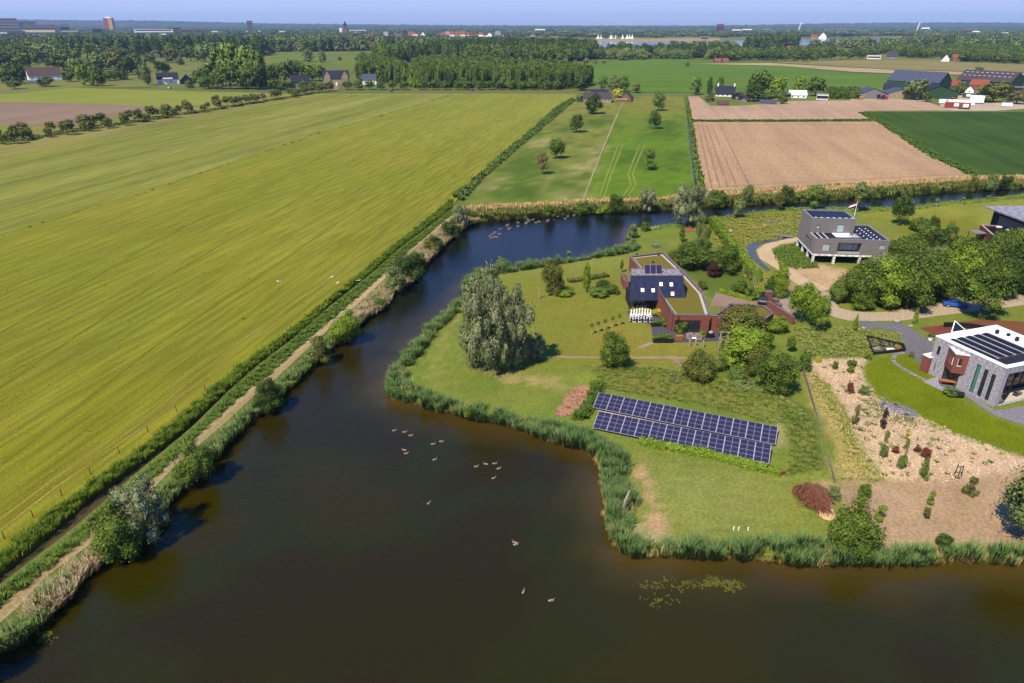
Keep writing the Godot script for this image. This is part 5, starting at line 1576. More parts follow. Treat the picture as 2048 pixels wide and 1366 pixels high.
	wall_ring(mb, inset(up, -0.03), 0.36, 9.38, 9.46)
	wall_ring(mb, PackedVector2Array([at.call(5.0, 1.9), at.call(10.6, 1.9), at.call(10.6, 5.6), at.call(9.75, 5.6), at.call(9.75, 4.84), at.call(5.0, 4.84)]), 0.1, 5.6, 5.9)
	part("roof_edge", mb.mesh(), mat("zinc", tone(160, 164, 178), 0.5), t, off)
	mb = MB.new()
	wall_ring(mb, PackedVector2Array([at.call(5.1, 2.0), at.call(10.5, 2.0), at.call(10.5, 5.5), at.call(9.8, 5.5), at.call(9.8, 4.82), at.call(5.1, 4.82)]), 0.08, 3.0, 5.6)
	mb.prism(PackedVector2Array([at.call(5.1, 2.0), at.call(10.5, 2.0), at.call(10.5, 4.82), at.call(5.1, 4.82)]), 2.9, 3.0)
	part("courtyard", mb.mesh(), mats.white_plaster, t, off)
	mb = MB.new()
	mb.quad(v3(at.call(4.9, 4.85), 6.0), v3(at.call(8.9, 4.85), 6.1), v3(at.call(8.0, 2.4), 5.75), v3(at.call(5.4, 2.3), 5.7), Vector3.UP)
	part("shade_sail", mb.mesh(), mats.white, t, off)
	# panels with their ballast
	for q in [[0.5, 0.7, 1.5, 4.6], [1.75, 0.7, 2.75, 4.6], [3.0, 0.7, 4.0, 4.6], [11.6, 0.8, 12.7, 10.0], [12.95, 0.8, 14.05, 10.0], [14.3, 0.8, 15.2, 8.0]]:
		mb = MB.new()
		mb.prism(PackedVector2Array([at.call(q[0], q[1]), at.call(q[2], q[1]), at.call(q[2], q[3]), at.call(q[0], q[3])]), 5.78, 5.86)
		part("solar_row", mb.mesh(), mats.black_cell, t, off)
	for k in 5:
		mb = MB.new()
		mb.prism(PackedVector2Array([at.call(1.1 + k * 1.62, 6.0), at.call(2.66 + k * 1.62, 6.0), at.call(2.66 + k * 1.62, 12.2), at.call(1.1 + k * 1.62, 12.2)]), 9.2, 9.28)
		part("solar_row", mb.mesh(), mats.black_cell, t, off)
	for q in [[1.62, 0.9, 4.6, 5, 5.85], [2.88, 0.9, 4.6, 5, 5.85], [0.42, 0.9, 4.6, 4, 5.85], [12.82, 1.0, 9.8, 7, 5.85], [14.18, 1.0, 9.8, 6, 5.85], [11.45, 1.0, 9.8, 5, 5.85]]:
		for k in q[3]:
			var p: Vector2 = at.call(q[0], lerpf(q[1], q[2], float(k) / (q[3] - 1)))
			pbox("ballast_block", v3(p, q[4] + 0.08) + off, Vector3(0.26, 0.14, 0.2), mats.white, t, Basis(Vector3.UP, -ex.angle()))
	for k in 7:
		pbox("ballast_block", v3(at.call(1.0 + k * 1.35, 5.65), 9.34) + off, Vector3(0.5, 0.16, 0.3), mats.white, t, Basis(Vector3.UP, -ex.angle()))
	# pillars and the white beam
	mb = MB.new()
	wall_ring(mb, inset(lo, -0.06), 0.5, 1.95, 2.34)
	part("floor_beam", mb.mesh(), mats.white_plaster, t, off)
	mb = MB.new()
	mb.prism(inset(lo, 0.2), 2.2, 2.36)
	mb.prism(inset(lo, 4.0), 0.0, 2.2)
	part("floor_slab", mb.mesh(), mats.dark_frame, t, off)
	for q in [[0.3, 0.3], [4.9, 0.3], [10.5, 0.3], [15.8, 0.3], [0.3, 4.4], [0.3, 8.6], [0.3, 13.0], [15.8, 13.0], [15.8, 6.6]]:
		pbox("pillar", v3(at.call(q[0], q[1]), 0.97) + off, Vector3(0.5, 1.95, 0.5), mats.white_plaster, t, Basis(Vector3.UP, -ex.angle()))
	# flag
	var f := thing("flagpole", "white flagpole with a red white and blue striped flag blowing left", "flagpole", G(1708, 436))
	var hh := tall(436, 402)
	mb = MB.new()
	mb.tube([Vector3.ZERO, Vector3(0, hh, 0)], [0.09, 0.05], 6)
	part("pole", mb.mesh(), mats.white, f)
	for k in 3:
		mb = MB.new()
		var wv := func(s: float, y: float) -> Vector3: return Vector3(-s * 2.0, hh - 0.15 - y - s * 0.95, sin(s * 5.0) * 0.16)
		for j in 8:
			var s0 := j / 8.0
			var s1 := (j + 1) / 8.0
			mb.quad(wv.call(s0, k * 0.45), wv.call(s1, k * 0.45), wv.call(s1, k * 0.45 + 0.45), wv.call(s0, k * 0.45 + 0.45), Vector3.BACK)
		part("flag_stripe", mb.mesh(), [mat("flag_red", tone(200, 40, 48), 0.8), mats.white, mat("flag_blue", tone(40, 60, 140), 0.8)][k], f)

func stone_house() -> void:
	var l := Vector2(65.6, -96.0)
	var ex := (Vector2(69.35, -85.15) - l).normalized()
	var ey := Vector2(-ex.y, ex.x) * -1.0
	if ey.x < 0.0:
		ey = -ey
	var at := func(u: float, v: float) -> Vector2: return l + ex * u + ey * v
	var b0 := v3(at.call(6, 6), 0)
	var off := -b0
	var hh := 6.3
	var t := thing("pale_stone_house", "pale grey stone house with red brick bay and black panels on its white roof", "house", b0)
	var st := mat("pale_stone", tone(224, 220, 232), 0.9, "cloudy", 1.6)
	var o := PackedVector2Array([at.call(0, 0), at.call(11.5, 0), at.call(11.5, 12.6), at.call(0, 12.6)])
	var left := [[0.9, 1.25, 0.9, 2.2], [2.6, 5.3, 0.06, 2.5], [7.4, 8.05, 0.4, 5.0], [8.65, 9.25, 0.4, 4.8], [9.85, 10.45, 0.4, 4.6]]
	var mb := MB.new()
	wall_ring(mb, o, 0.4, 0.0, hh, {0: left, 1: [[0.8, 12.0, 0.05, 5.2]]})
	part("wall", mb.mesh(), st, t, off)
	# stone courses: thin proud bands all round the left face
	mb = MB.new()
	var yy := 0.3
	while yy < 6.2:
		for seg in [[0.02, 2.5], [5.4, 7.3], [8.15, 8.55], [9.35, 9.75], [10.55, 11.48]]:
			var q0: Vector2 = at.call(seg[0], -0.008)
			var q1: Vector2 = at.call(seg[1], -0.008)
			mb.bar(v3(q0, yy), v3(q1, yy), 0.03, 0.028 + 0.02 * rng.randf())
		yy += rnd(0.26, 0.36)
	tag(part("stone_courses", mb.mesh(), mat("stone_joint", tone(196, 192, 206), 0.9), t, off), "", "", "", "stuff")
	window(t, o[0], o[1], -ey, left[0], mats.dark_frame, mats.glass, 0, off)
	window(t, o[0], o[1], -ey, left[1], mats.dark_frame, mats.glass, 2, off, "glass_door")
	for k in [2, 3, 4]:
		window(t, o[0], o[1], -ey, left[k], mats.dark_frame, [mats.teal_glass, mats.glass, mats.glass][k - 2], 0, off, "tall_window")
	# upper small window: laid on a shallow frame
	var uw := MB.new()
	uw.box(v3(at.call(1.05, -0.02), 4.3), Vector3(0.12, 1.3, 0.42), Basis(v3(-ey, 0), Vector3.UP, v3(ex, 0)))
	var uf := part("window", uw.mesh(), mats.dark_frame, t, off)
	uw = MB.new()
	uw.box(v3(at.call(1.05, -0.085), 4.3), Vector3(0.02, 1.14, 0.28), Basis(v3(-ey, 0), Vector3.UP, v3(ex, 0)))
	part("pane", uw.mesh(), mats.glass, uf)
	# brick bay, a wedge standing out of the wall
	var bay := PackedVector2Array([at.call(2.5, -0.01), at.call(4.9, -1.45), at.call(6.0, -0.01)])
	mb = MB.new()
	var bh := {0: [[0.35, 0.8, 3.6, 5.0], [1.2, 1.65, 3.6, 5.0], [2.05, 2.5, 3.6, 5.0]], 1: [[0.5, 1.2, 3.7, 5.0]]}
	wall_ring(mb, bay, 0.22, 2.6, 5.6, bh)
	mb.prism(bay, 2.55, 2.62)
	part("brick_bay", mb.mesh(), mats.brick, t, off)
	var bo0 := Vector2((bay[1] - bay[0]).y, -(bay[1] - bay[0]).x).normalized()
	if bo0.dot(-ey) < 0.0:
		bo0 = -bo0
	var bo1 := Vector2((bay[2] - bay[1]).y, -(bay[2] - bay[1]).x).normalized()
	if bo1.dot(-ey) < 0.0:
		bo1 = -bo1
	for q in bh[0]:
		window(t, bay[0], bay[1], bo0, q, mats.white, mats.pale_glass, 0, off)
	window(t, bay[1], bay[2], bo1, bh[1][0], mats.white, mats.glass, 0, off)
	mb = MB.new()
	mb.prism(inset(bay, -0.08), 5.6, 5.72)
	part("bay_roof", mb.mesh(), mats.white_plaster, t, off)
	# roof
	mb = MB.new()
	wall_ring(mb, inset(o, -0.06), 0.7, hh - 0.1, hh + 0.06)
	mb.prism(PackedVector2Array([at.call(0.6, 9.2), at.call(11, 9.2), at.call(11, 12.2), at.call(0.6, 12.2)]), hh - 0.4, hh - 0.16)
	mb.prism(PackedVector2Array([at.call(0.6, 0.6), at.call(1.5, 0.6), at.call(1.5, 9.2), at.call(0.6, 9.2)]), hh - 0.4, hh - 0.16)
	part("roof_rim", mb.mesh(), mats.white, t, off)
	mb = MB.new()
	mb.prism(PackedVector2Array([at.call(1.5, 0.6), at.call(11.0, 0.6), at.call(11.0, 9.2), at.call(1.5, 9.2)]), hh - 0.4, hh - 0.2)
	part("roof", mb.mesh(), mats.grey_roof, t, off)
	mb = MB.new()
	mb.prism(PackedVector2Array([at.call(8.7, 0.7), at.call(10.9, 0.7), at.call(10.9, 9.1), at.call(8.7, 9.1)]), hh - 0.2, hh - 0.14)
	part("roof_sheet", mb.mesh(), mats.black_roof, t, off)
	for k in 5:
		var v0 := 0.75 + k * 1.7
		mb = MB.new()
		var a: Vector2 = at.call(1.5, v0)
		var b: Vector2 = at.call(8.6, v0)
		var c: Vector2 = at.call(8.6, v0 + 1.0)
		var d: Vector2 = at.call(1.5, v0 + 1.0)
		var e: Vector2 = at.call(1.5, v0 + 1.15)
		var f: Vector2 = at.call(8.6, v0 + 1.15)
		mb.quad(v3(a, hh - 0.1), v3(b, hh - 0.1), v3(c, hh - 0.03), v3(d, hh - 0.03), Vector3.UP)
		mb.quad(v3(d, hh - 0.03), v3(c, hh - 0.03), v3(f, hh - 0.1), v3(e, hh - 0.1), v3(ey, 0.3))
		mb.tri(v3(a, hh - 0.1), v3(d, hh - 0.03), v3(e, hh - 0.1), v3(-ex, 0))
		mb.tri(v3(b, hh - 0.1), v3(c, hh - 0.03), v3(f, hh - 0.1), v3(ex, 0))
		part("solar_row", mb.mesh(), mats.black_cell, t, off)
		mb = MB.new()
		mb.bar(v3(at.call(1.5, v0 + 1.42), hh - 0.16), v3(at.call(8.6, v0 + 1.42), hh - 0.16), 0.1, 0.1)
		part("ballast_strip", mb.mesh(), mats.white_gravel, t, off)
	for q in [[2.2, 9.9, 0.6], [3.4, 10.8, 0.35], [5.2, 10.2, 0.6]]:
		pbox("roof_vent", v3(at.call(q[0], q[1]), hh + q[2] * 0.5 - 0.1) + off, Vector3(0.4, q[2], 0.4), mats.dark_frame, t)
	# loggia on the lake side
	mb = MB.new()
	var r := [at.call(11.1, 0.8), at.call(11.1, 12.0), at.call(8.6, 12.0), at.call(8.6, 0.8)]
	mb.quad(v3(r[0], 0.06), v3(r[1], 0.06), v3(r[2], 0.06), v3(r[3], 0.06), Vector3.UP)
	part("loggia_floor", mb.mesh(), mat("cream_tile", tone(230, 214, 190), 0.8), t, off)
	mb = MB.new()
	mb.quad(v3(r[0], 5.2), v3(r[1], 5.2), v3(r[2], 5.2), v3(r[3], 5.2), Vector3.DOWN)
	mb.quad(v3(r[0], 0.05), v3(r[3], 0.05), v3(r[3], 5.2), v3(r[0], 5.2), v3(ey, 0))
	mb.quad(v3(r[1], 0.05), v3(r[2], 0.05), v3(r[2], 5.2), v3(r[1], 5.2), v3(-ey, 0))
	part("loggia_lining", mb.mesh(), st, t, off)
	for k in 7:
		var w := window(t, r[3], r[2], ex, [0.05 + k * 1.59, 1.6 + k * 1.59, 0.08, 5.15], mats.dark_frame, mats.glass if k != 1 else mats.wood_orange, 0, off, "glass_wall")
	mb = MB.new()
	for q in [[1.5, 2.6], [3.7, 2.6], [7.5, 8.6], [9.7, 8.6]]:
		mb.bar(v3(at.call(10.9, q[1]), 0.06), v3(at.call(10.9, q[0]), 5.2), 0.16, 0.16)
	part("slanted_posts", mb.mesh(), mats.dark_frame, t, off)
	# brick porch at the drive
	var po := PackedVector2Array([at.call(-0.9, -0.5), at.call(0.4, -0.5), at.call(0.4, -0.02), at.call(-0.02, -0.02), at.call(-0.02, 1.6), at.call(-0.9, 1.6)])
	mb = MB.new()
	mb.prism(po, 0.0, 2.7)
	part("porch", mb.mesh(), mats.brick, t, off)
	mb = MB.new()
	mb.prism(inset(po, -0.06), 2.72, 2.84)
	part("porch_roof", mb.mesh(), mats.white, t, off)
	# curved dark wall and earth covered roof behind
	var g := thing("curved_garden_wall", "low black curved wall with a planted brown roof behind the pale stone house", "wall", G(1970, 655))
	mb = MB.new()
	var prev := Vector3.ZERO
	for k in 15:
		var f := k / 14.0
		var p := G(lerpf(1887, 2060, f), 654.0 - 3.5 * sin(f * 1.6) + 44.0 * f * f)
		if k:
			mb.bar(prev + Vector3(0, 0.45, 0), p + Vector3(0, 0.45, 0), 0.3, 0.9)
		prev = p
	part("wall", mb.mesh(), mats.dark_frame, g, -g.position)
	mb = MB.new()
	mb.prism(P([1900, 651, 1960, 645, 2040, 648, 2200, 668, 2200, 700, 2050, 692, 1990, 664, 1940, 653]), 0.0, 0.55)
	part("planted_roof", mb.mesh(), mat("brown_sedum", tone(150, 96, 56), 1.0, "fine", 2.0), g, -g.position)
	var tri := thing("triangular_skylight", "white framed triangular skylight in the red gravel behind the pale stone house", "skylight", G(1911, 664))
	mb = MB.new()
	mb.bar(Vector3(-0.9, 0, 0.3), Vector3(-0.4, 2.0, -0.4), 0.16, 0.16)
	mb.bar(Vector3(-0.4, 2.0, -0.4), Vector3(1.8, 0.3, -0.2), 0.16, 0.16)
	mb.bar(Vector3(-0.9, 0.05, 0.3), Vector3(1.8, 0.25, -0.2), 0.14, 0.14)
	part("frame", mb.mesh(), mats.white, tri)
	mb = MB.new()
	mb.tri(Vector3(-0.85, 0.1, 0.25), Vector3(-0.4, 1.9, -0.4), Vector3(1.7, 0.3, -0.2), Vector3(0, 0.3, 1))
	part("pane", mb.mesh(), mats.navy, tri)

func hall_house() -> void:
	# long dark hall with a wide grey roof, partly out of the picture
	var a := G(1990, 416, 7.0)
	var b := G(2060, 441, 7.0)
	var d := Vector2(b.x - a.x, b.z - a.z).normalized()
	var o := Vector2(-d.y, d.x)
	if o.x > 0.0:
		o = -o
	var p0 := Vector2(a.x, a.z)
	var p1 := p0 + d * 26.0
	var body := PackedVector2Array([p0, p1, p1 - o * 16.0, p0 - o * 16.0])
	var t := thing("dark_hall_house", "tall dark house with a wide light grey oversailing roof at the lawn", "house", v3(p0, 0))
	var off := -v3(p0, 0)
	var mb := MB.new()
	wall_ring(mb, body, 0.3, 0.0, 6.9, {0: [[2.2, 22.0, 3.2, 5.6]]})
	part("wall", mb.mesh(), mats.navy, t, off)
	mb = MB.new()
	mb.bar(v3(p0 + d * 2.2 - o * 0.12, 4.4), v3(p0 + d * 22.0 - o * 0.12, 4.4), 0.1, 2.4)
	part("facade_panel", mb.mesh(), mat("taupe", tone(158, 150, 140), 0.8), t, off)
	mb = MB.new()
	var r := PackedVector2Array([p0 + o * 2.2 - d * 1.2, p1 + o * 2.2, p1 - o * 18.0, p0 - o * 18.0 - d * 1.2])
	mb.prism(r, 6.92, 7.25)
	part("roof", mb.mesh(), mat("light_roof", tone(198, 196, 206), 0.6, "cloudy", 5.0), t, off)
	# the low red brick wing
	var w0 := G(1961, 449, 3.3)
	var w1 := G(2009.5, 491, 3.3)
	var e := Vector2(w1.x - w0.x, w1.z - w0.z).normalized()
	var q := Vector2(-e.y, e.x)
	if q.x < 0.0:
		q = -q
	var c0 := Vector2(w0.x, w0.z)
	var c1 := Vector2(w1.x, w1.z)
	var wing := PackedVector2Array([c0, c1, c1 + q * 14.0, c0 + q * 14.0])
	var u := thing("brick_wing", "low dull red brick wing with black roof panels in front of the dark hall house", "house", v3(c0, 0))
	off = -v3(c0, 0)
	mb = MB.new()
	wall_ring(mb, wing, 0.4, 0.0, 3.3, {0: [[9.2, 10.4, 0.05, 2.3]]})
	part("wall", mb.mesh(), mat("dull_brick", tone(160, 92, 88), 0.9, "fine", 1.1), u, off)
	window(u, c0, c1, -q, [9.2, 10.4, 0.05, 2.3], mats.dark_frame, mats.glass, 0, off, "door")
	mb = MB.new()
	wall_ring(mb, inset(wing, -0.05), 0.5, 3.28, 3.36)
	part("coping", mb.mesh(), mats.pale_wood, u, off)
	mb = MB.new()
	mb.prism(inset(wing, 0.4), 2.8, 3.0)
	part("roof", mb.mesh(), mats.black_roof, u, off)
	for k in 4:
		mb = MB.new()
		var s := 1.0 + k * 2.7
		mb.prism(PackedVector2Array([c0 + e * s + q * 1.0, c0 + e * (s + 2.2) + q * 1.0, c0 + e * (s + 2.2) + q * 12.5, c0 + e * s + q * 12.5]), 3.05, 3.16)
		part("solar_row", mb.mesh(), mats.black_cell, u, off)
	for k in 3:
		pbox("roof_light", v3(c0 + e * (1.0 + k * 2.4) + q * (4.0 + k * 1.4), 3.25) + off, Vector3(1.4, 0.3, 0.7), mats.white, u)
	var g := thing("carport_frame", "small dark steel carport frame at the end of the low brick wing", "carport", G(1948, 486))
	mb = MB.new()
	for x in [0.0, 2.4]:
		for z in [0.0, -3.0]:
			mb.bar(Vector3(x, 0, z), Vector3(x, 2.4, z), 0.12, 0.12)
	part("posts", mb.mesh(), mats.dark_frame, g)
	pbox("roof", Vector3(1.2, 2.46, -1.5), Vector3(2.8, 0.1, 3.4), mats.grey_wood, g)

# two long tables of solar panels
func solar_field() -> void:
	for row in 2:
		var tables: int = [13, 12][row]
		var bl := G([1186, 1185.4][row], [814.5, 855][row], 0.5)
		var br := G([1551, 1538][row], [888.5, 927][row], 0.5)
		var ex := (br - bl)
		var ln := ex.length()
		ex = ex.normalized()
		var back := Vector3(ex.z, 0, -ex.x)
		var tilt := deg_to_rad(17.0)
		var ey := (back * cos(tilt) + Vector3.UP * sin(tilt)).normalized()
		var nn := -ex.cross(ey)
		if nn.y < 0.0:
			nn = -nn
		var slope := 3.12
		var t := thing("solar_array", ["rear long table of dark blue solar panels below the grassy embankment", "front long table of dark blue solar panels behind the low hedge"][row], "solar panels", bl - Vector3(0, 0.5, 0), 0.0, "tables of solar panels")
		var off := -t.position
		var bs := Basis(ex, nn, ex.cross(nn))
		var sw := ln / tables
		var back_sheet := MB.new()
		var o := bl - nn * 0.035
		back_sheet.box(o + ex * ln * 0.5 + ey * slope * 0.5, Vector3(ln + 0.06, 0.03, slope + 0.06), bs)
		part("frame", back_sheet.mesh(), mats.silver, t, off)
		var pw := (sw - 0.09) * 0.5 - 0.05
		var ph := slope / 4.0 - 0.075
		var pm := MB.new()
		pm.box(Vector3.ZERO, Vector3(pw, 0.04, ph), bs)
		var mesh := pm.mesh()
		for k in tables:
			for j in 2:
				for i in 4:
					var ce := bl + ex * (k * sw + 0.045 + (pw + 0.05) * j + pw * 0.5 + 0.025) + ey * (slope / 4.0 * (i + 0.5)) + nn * rnd(0.0, 0.006)
					part("panel", mesh, mats.navy_cell, t, ce + off)
		var posts := MB.new()
		for k in tables + 1:
			var p := bl + ex * (k * sw) * 0.995
			posts.bar(p + ey * 0.4 + Vector3(0, -0.7, 0), p + ey * 0.4, 0.08, 0.08)
			var q := p + ey * (slope - 0.4)
			posts.bar(Vector3(q.x, -0.1, q.z), q - nn * 0.05, 0.08, 0.08)
		part("posts", posts.mesh(), mats.silver, t, off)

# ---------- the country beyond: farms, woods, town ----------
func facing(p: Vector3) -> float:
	return atan2(-p.x, -p.z)

# a house seen from its eaves or its gable end; measures come from its corners on the photograph
func gable_house(x0: float, x1: float, yb: float, ye: float, yr: float, depth: float, gable: bool, wall: Material, roof: Material, called: String, label: String, category := "house", turn := 0.0, wins := 3, group := "") -> Node3D:
	var p := G((x0 + x1) * 0.5, yb)
	var w := wide(x1 - x0, yb)
	var he := tall(yb, ye)
	var hr := maxf(tall(yb, yr), he + 0.6)
	var t := thing(called, label, category, p, facing(p) + turn, group)
	var mb := MB.new()
	mb.box(Vector3(0, he * 0.5, -depth * 0.5), Vector3(w, he, depth))
	var a := w * 0.5
	var o := 0.35
	var rb := MB.new()
	if gable:
		mb.tri(Vector3(-a, he, 0), Vector3(a, he, 0), Vector3(0, hr, 0), Vector3.BACK)
		mb.tri(Vector3(-a, he, -depth), Vector3(a, he, -depth), Vector3(0, hr, -depth), Vector3.FORWARD)
		for s in [-1.0, 1.0]:
			var e0 := Vector3(s * (a + o), he - o * (hr - he) / a, o)
			var r0 := Vector3(0, hr, o)
			var q := Vector3(0, 0, -depth - 2.0 * o)
			var up := Vector3(0, 0.18, 0)
			rb.quad(e0 + up, r0 + up, r0 + q + up, e0 + q + up, Vector3(s * 0.5, 1, 0))
			rb.quad(e0, r0, r0 + up, e0 + up, Vector3.BACK)
			rb.quad(e0, e0 + q, e0 + q + up, e0 + up, Vector3(s, 0, 0))
	else:
		for s in [-1.0, 1.0]:
			mb.tri(Vector3(s * a, he, 0), Vector3(s * a, he, -depth), Vector3(s * a, hr, -depth * 0.5), Vector3(s, 0, 0))
			var zf := o if s > 0 else -depth - o
			var e0 := Vector3(-a - o, he - o * (hr - he) / (depth * 0.5), zf)
			var r0 := Vector3(-a - o, hr, -depth * 0.5)
			var q := Vector3(w + 2.0 * o, 0, 0)
			var up := Vector3(0, 0.18, 0)
			rb.quad(e0 + up, r0 + up, r0 + q + up, e0 + q + up, Vector3(0, 1, s * 0.5))
			rb.quad(e0, e0 + q, e0 + q + up, e0 + up, Vector3(0, 0, s))
	part("wall", mb.mesh(), wall, t)
	part("roof", rb.mesh(), roof, t)
	for k in wins:
		var x := -a + w * (k + 0.5) / wins
		var f := MB.new()
		var s := minf(1.3, w / wins * 0.55)
		f.box(Vector3(x, he * 0.52, 0.03), Vector3(s, minf(1.5, he * 0.55), 0.1))
		var wn := part("window", f.mesh(), mats.white, t)
		f = MB.new()
		f.box(Vector3(x, he * 0.52, 0.09), Vector3(s * 0.78, minf(1.2, he * 0.42), 0.04))
		part("pane", f.mesh(), mats.glass, wn)
	return t

func block(x0: float, x1: float, yb: float, yt: float, depth: float, wall: Material, called: String, label: String, category := "building", floors := 0, roof: Material = null, turn := 0.0, group := "") -> Node3D:
	var p := G((x0 + x1) * 0.5, yb)
	var w := wide(x1 - x0, yb)
	var h := tall(yb, yt)
	var t := thing(called, label, category, p, facing(p) + turn, group)
	pbox("wall", Vector3(0, h * 0.5, -depth * 0.5), Vector3(w, h, depth), wall, t)
	pbox("roof", Vector3(0, h + h * 0.01 + 0.05, -depth * 0.5), Vector3(w * 1.01, h * 0.02 + 0.1, depth * 1.01), roof if roof else mats.grey_roof, t)
	for k in floors:
		pbox("window_band", Vector3(0, h * (k + 0.55) / floors, 0.15), Vector3(w * 0.94, h / floors * 0.42, 0.4), mats.dark_frame, t)
	return t

func wood_mass(label: String, poly: Array, count: int, h0: float, h1: float, w0: float, w1: float, spec: String, shape := "round", level := 0, clear := 0.0) -> void:
	var old := 0.85 if shape == "mass" else 1.0
	var pts := P(poly)
	var lo := pts[0]
	var hi := pts[0]
	for p in pts:
		lo = lo.min(p)
		hi = hi.max(p)
	var out := []
	var tries := 0
	while out.size() < count and tries < count * 12:
		tries += 1
		var p := Vector2(rnd(lo.x, hi.x), rnd(lo.y, hi.y))
		if clear > 0.0 and nlow.get_noise_2d(p.x * clear, p.y * clear) < -0.05:
			continue
		if not Geometry2D.is_point_in_polygon(p, pts) or not shown(Vector3(p.x, 8, p.y), 450.0):
			continue
		var h := lerpf(h0 * 0.6, h1 * 1.1, sqrt(rng.randf()))
		var w := rnd(w0 * 0.7, w1 * 1.15)
		out.append(Transform3D(Basis(Vector3.UP, rng.randf() * TAU).scaled(Vector3(w, h, w)), Vector3(p.x, -0.3, p.y)))
	scatter("far_wood", label, "woodland", out, crown_mesh(spec, shape, [220, 700][level], [0.15, 0.085][level], 0), foliage_mat("leaves"), Color(0.62, 0.68, 0.62) * old, Color(1.3, 1.25, 1.1) * old)

func build_far() -> void:
	mat("thatch", tone(120, 98, 88), 1.0, "fine", 2.0)
	mat("slate", tone(62, 64, 78), 0.8, "cloudy", 3.0)
	mat("tile_red", tone(184, 104, 76), 0.9, "fine", 2.0)
	mat("beige", tone(216, 196, 164), 0.9, "cloudy", 4.0)
	mat("tan_brick", tone(170, 128, 104), 0.9, "fine", 2.0)
	mat("barn_green", tone(72, 112, 86), 0.8, "cloudy", 4.0)
	mat("barn_roof", tone(102, 110, 134), 0.6, "cloudy", 6.0)
	mat("old_roof", tone(104, 92, 96), 0.9, "cloudy", 3.0)
	mat("grey_wall", tone(190, 188, 192), 0.9, "cloudy", 5.0)
	mat("yellow_panel", Color(0.72, 0.64, 0.38), 0.8, "cloudy", 6.0)
	mat("tower_red", tone(180, 66, 56), 0.8)
	mat("tower_yellow", tone(240, 196, 70), 0.8)
	mat("dusk_red", tone(150, 66, 72), 0.9)
	hills()
	farms()
	town()
	woods()

func hills() -> void:
	var prof := [[-400, 36], [0, 38], [120, 40], [300, 41], [420, 44], [560, 47], [700, 48.5], [900, 50], [1100, 51.5], [1350, 51.5], [1500, 50], [1640, 47], [1760, 45.5], [1900, 45], [2048, 45.5], [2500, 43]]
	for layer in 2:
		var mb := MB.new()
		var z: float = [-8500.0, -6000.0][layer]
		var last := []
		var n := 1200
		for k in n + 1:
			var px := lerpf(-400.0, 2500.0, float(k) / n)
			var j := 0
			while j < prof.size() - 2 and prof[j + 1][0] < px:
				j += 1
			var y: float = lerpf(prof[j][1], prof[j + 1][1], (px - prof[j][0]) / (prof[j + 1][0] - prof[j][0]))
			if layer:
				y = maxf(y + 4.0, 53.0)
			var v := (683.0 - (y + 1.1 * nhi.get_noise_2d(px * 0.25, layer * 90.0) + 1.3 * nhi.get_noise_2d(px * 1.7, layer * 40.0))) / FPX
			var h := H + z * (sp - v * cp) / (cp + v * sp)
			var depth := -(h - H) * sp - z * cp
			var x := (px - 1024.0) / FPX * depth
			var ring := [Vector3(x, -0.5, z + 500.0), Vector3(x, h * 0.75, z + 120.0), Vector3(x, h, z), Vector3(x * 1.05, -0.5, z - 600.0)]
			if k:
				for i in 3:
					mb.col = leafc(34, 50, 40).lerp(leafc(70, 86, 62), clampf(0.5 + 1.2 * nhi.get_noise_2d(px * 0.5, i * 9.0 + layer * 50.0), 0.0, 1.0))
					mb.quad(last[i], ring[i], ring[i + 1], last[i + 1], Vector3(0, 1, 1 if i < 2 else -1))
			last = ring
		tag(part("wooded_hills", mb.mesh(), foliage_mat("hill", Color.WHITE, 0.0), self), "", "", "", "structure")

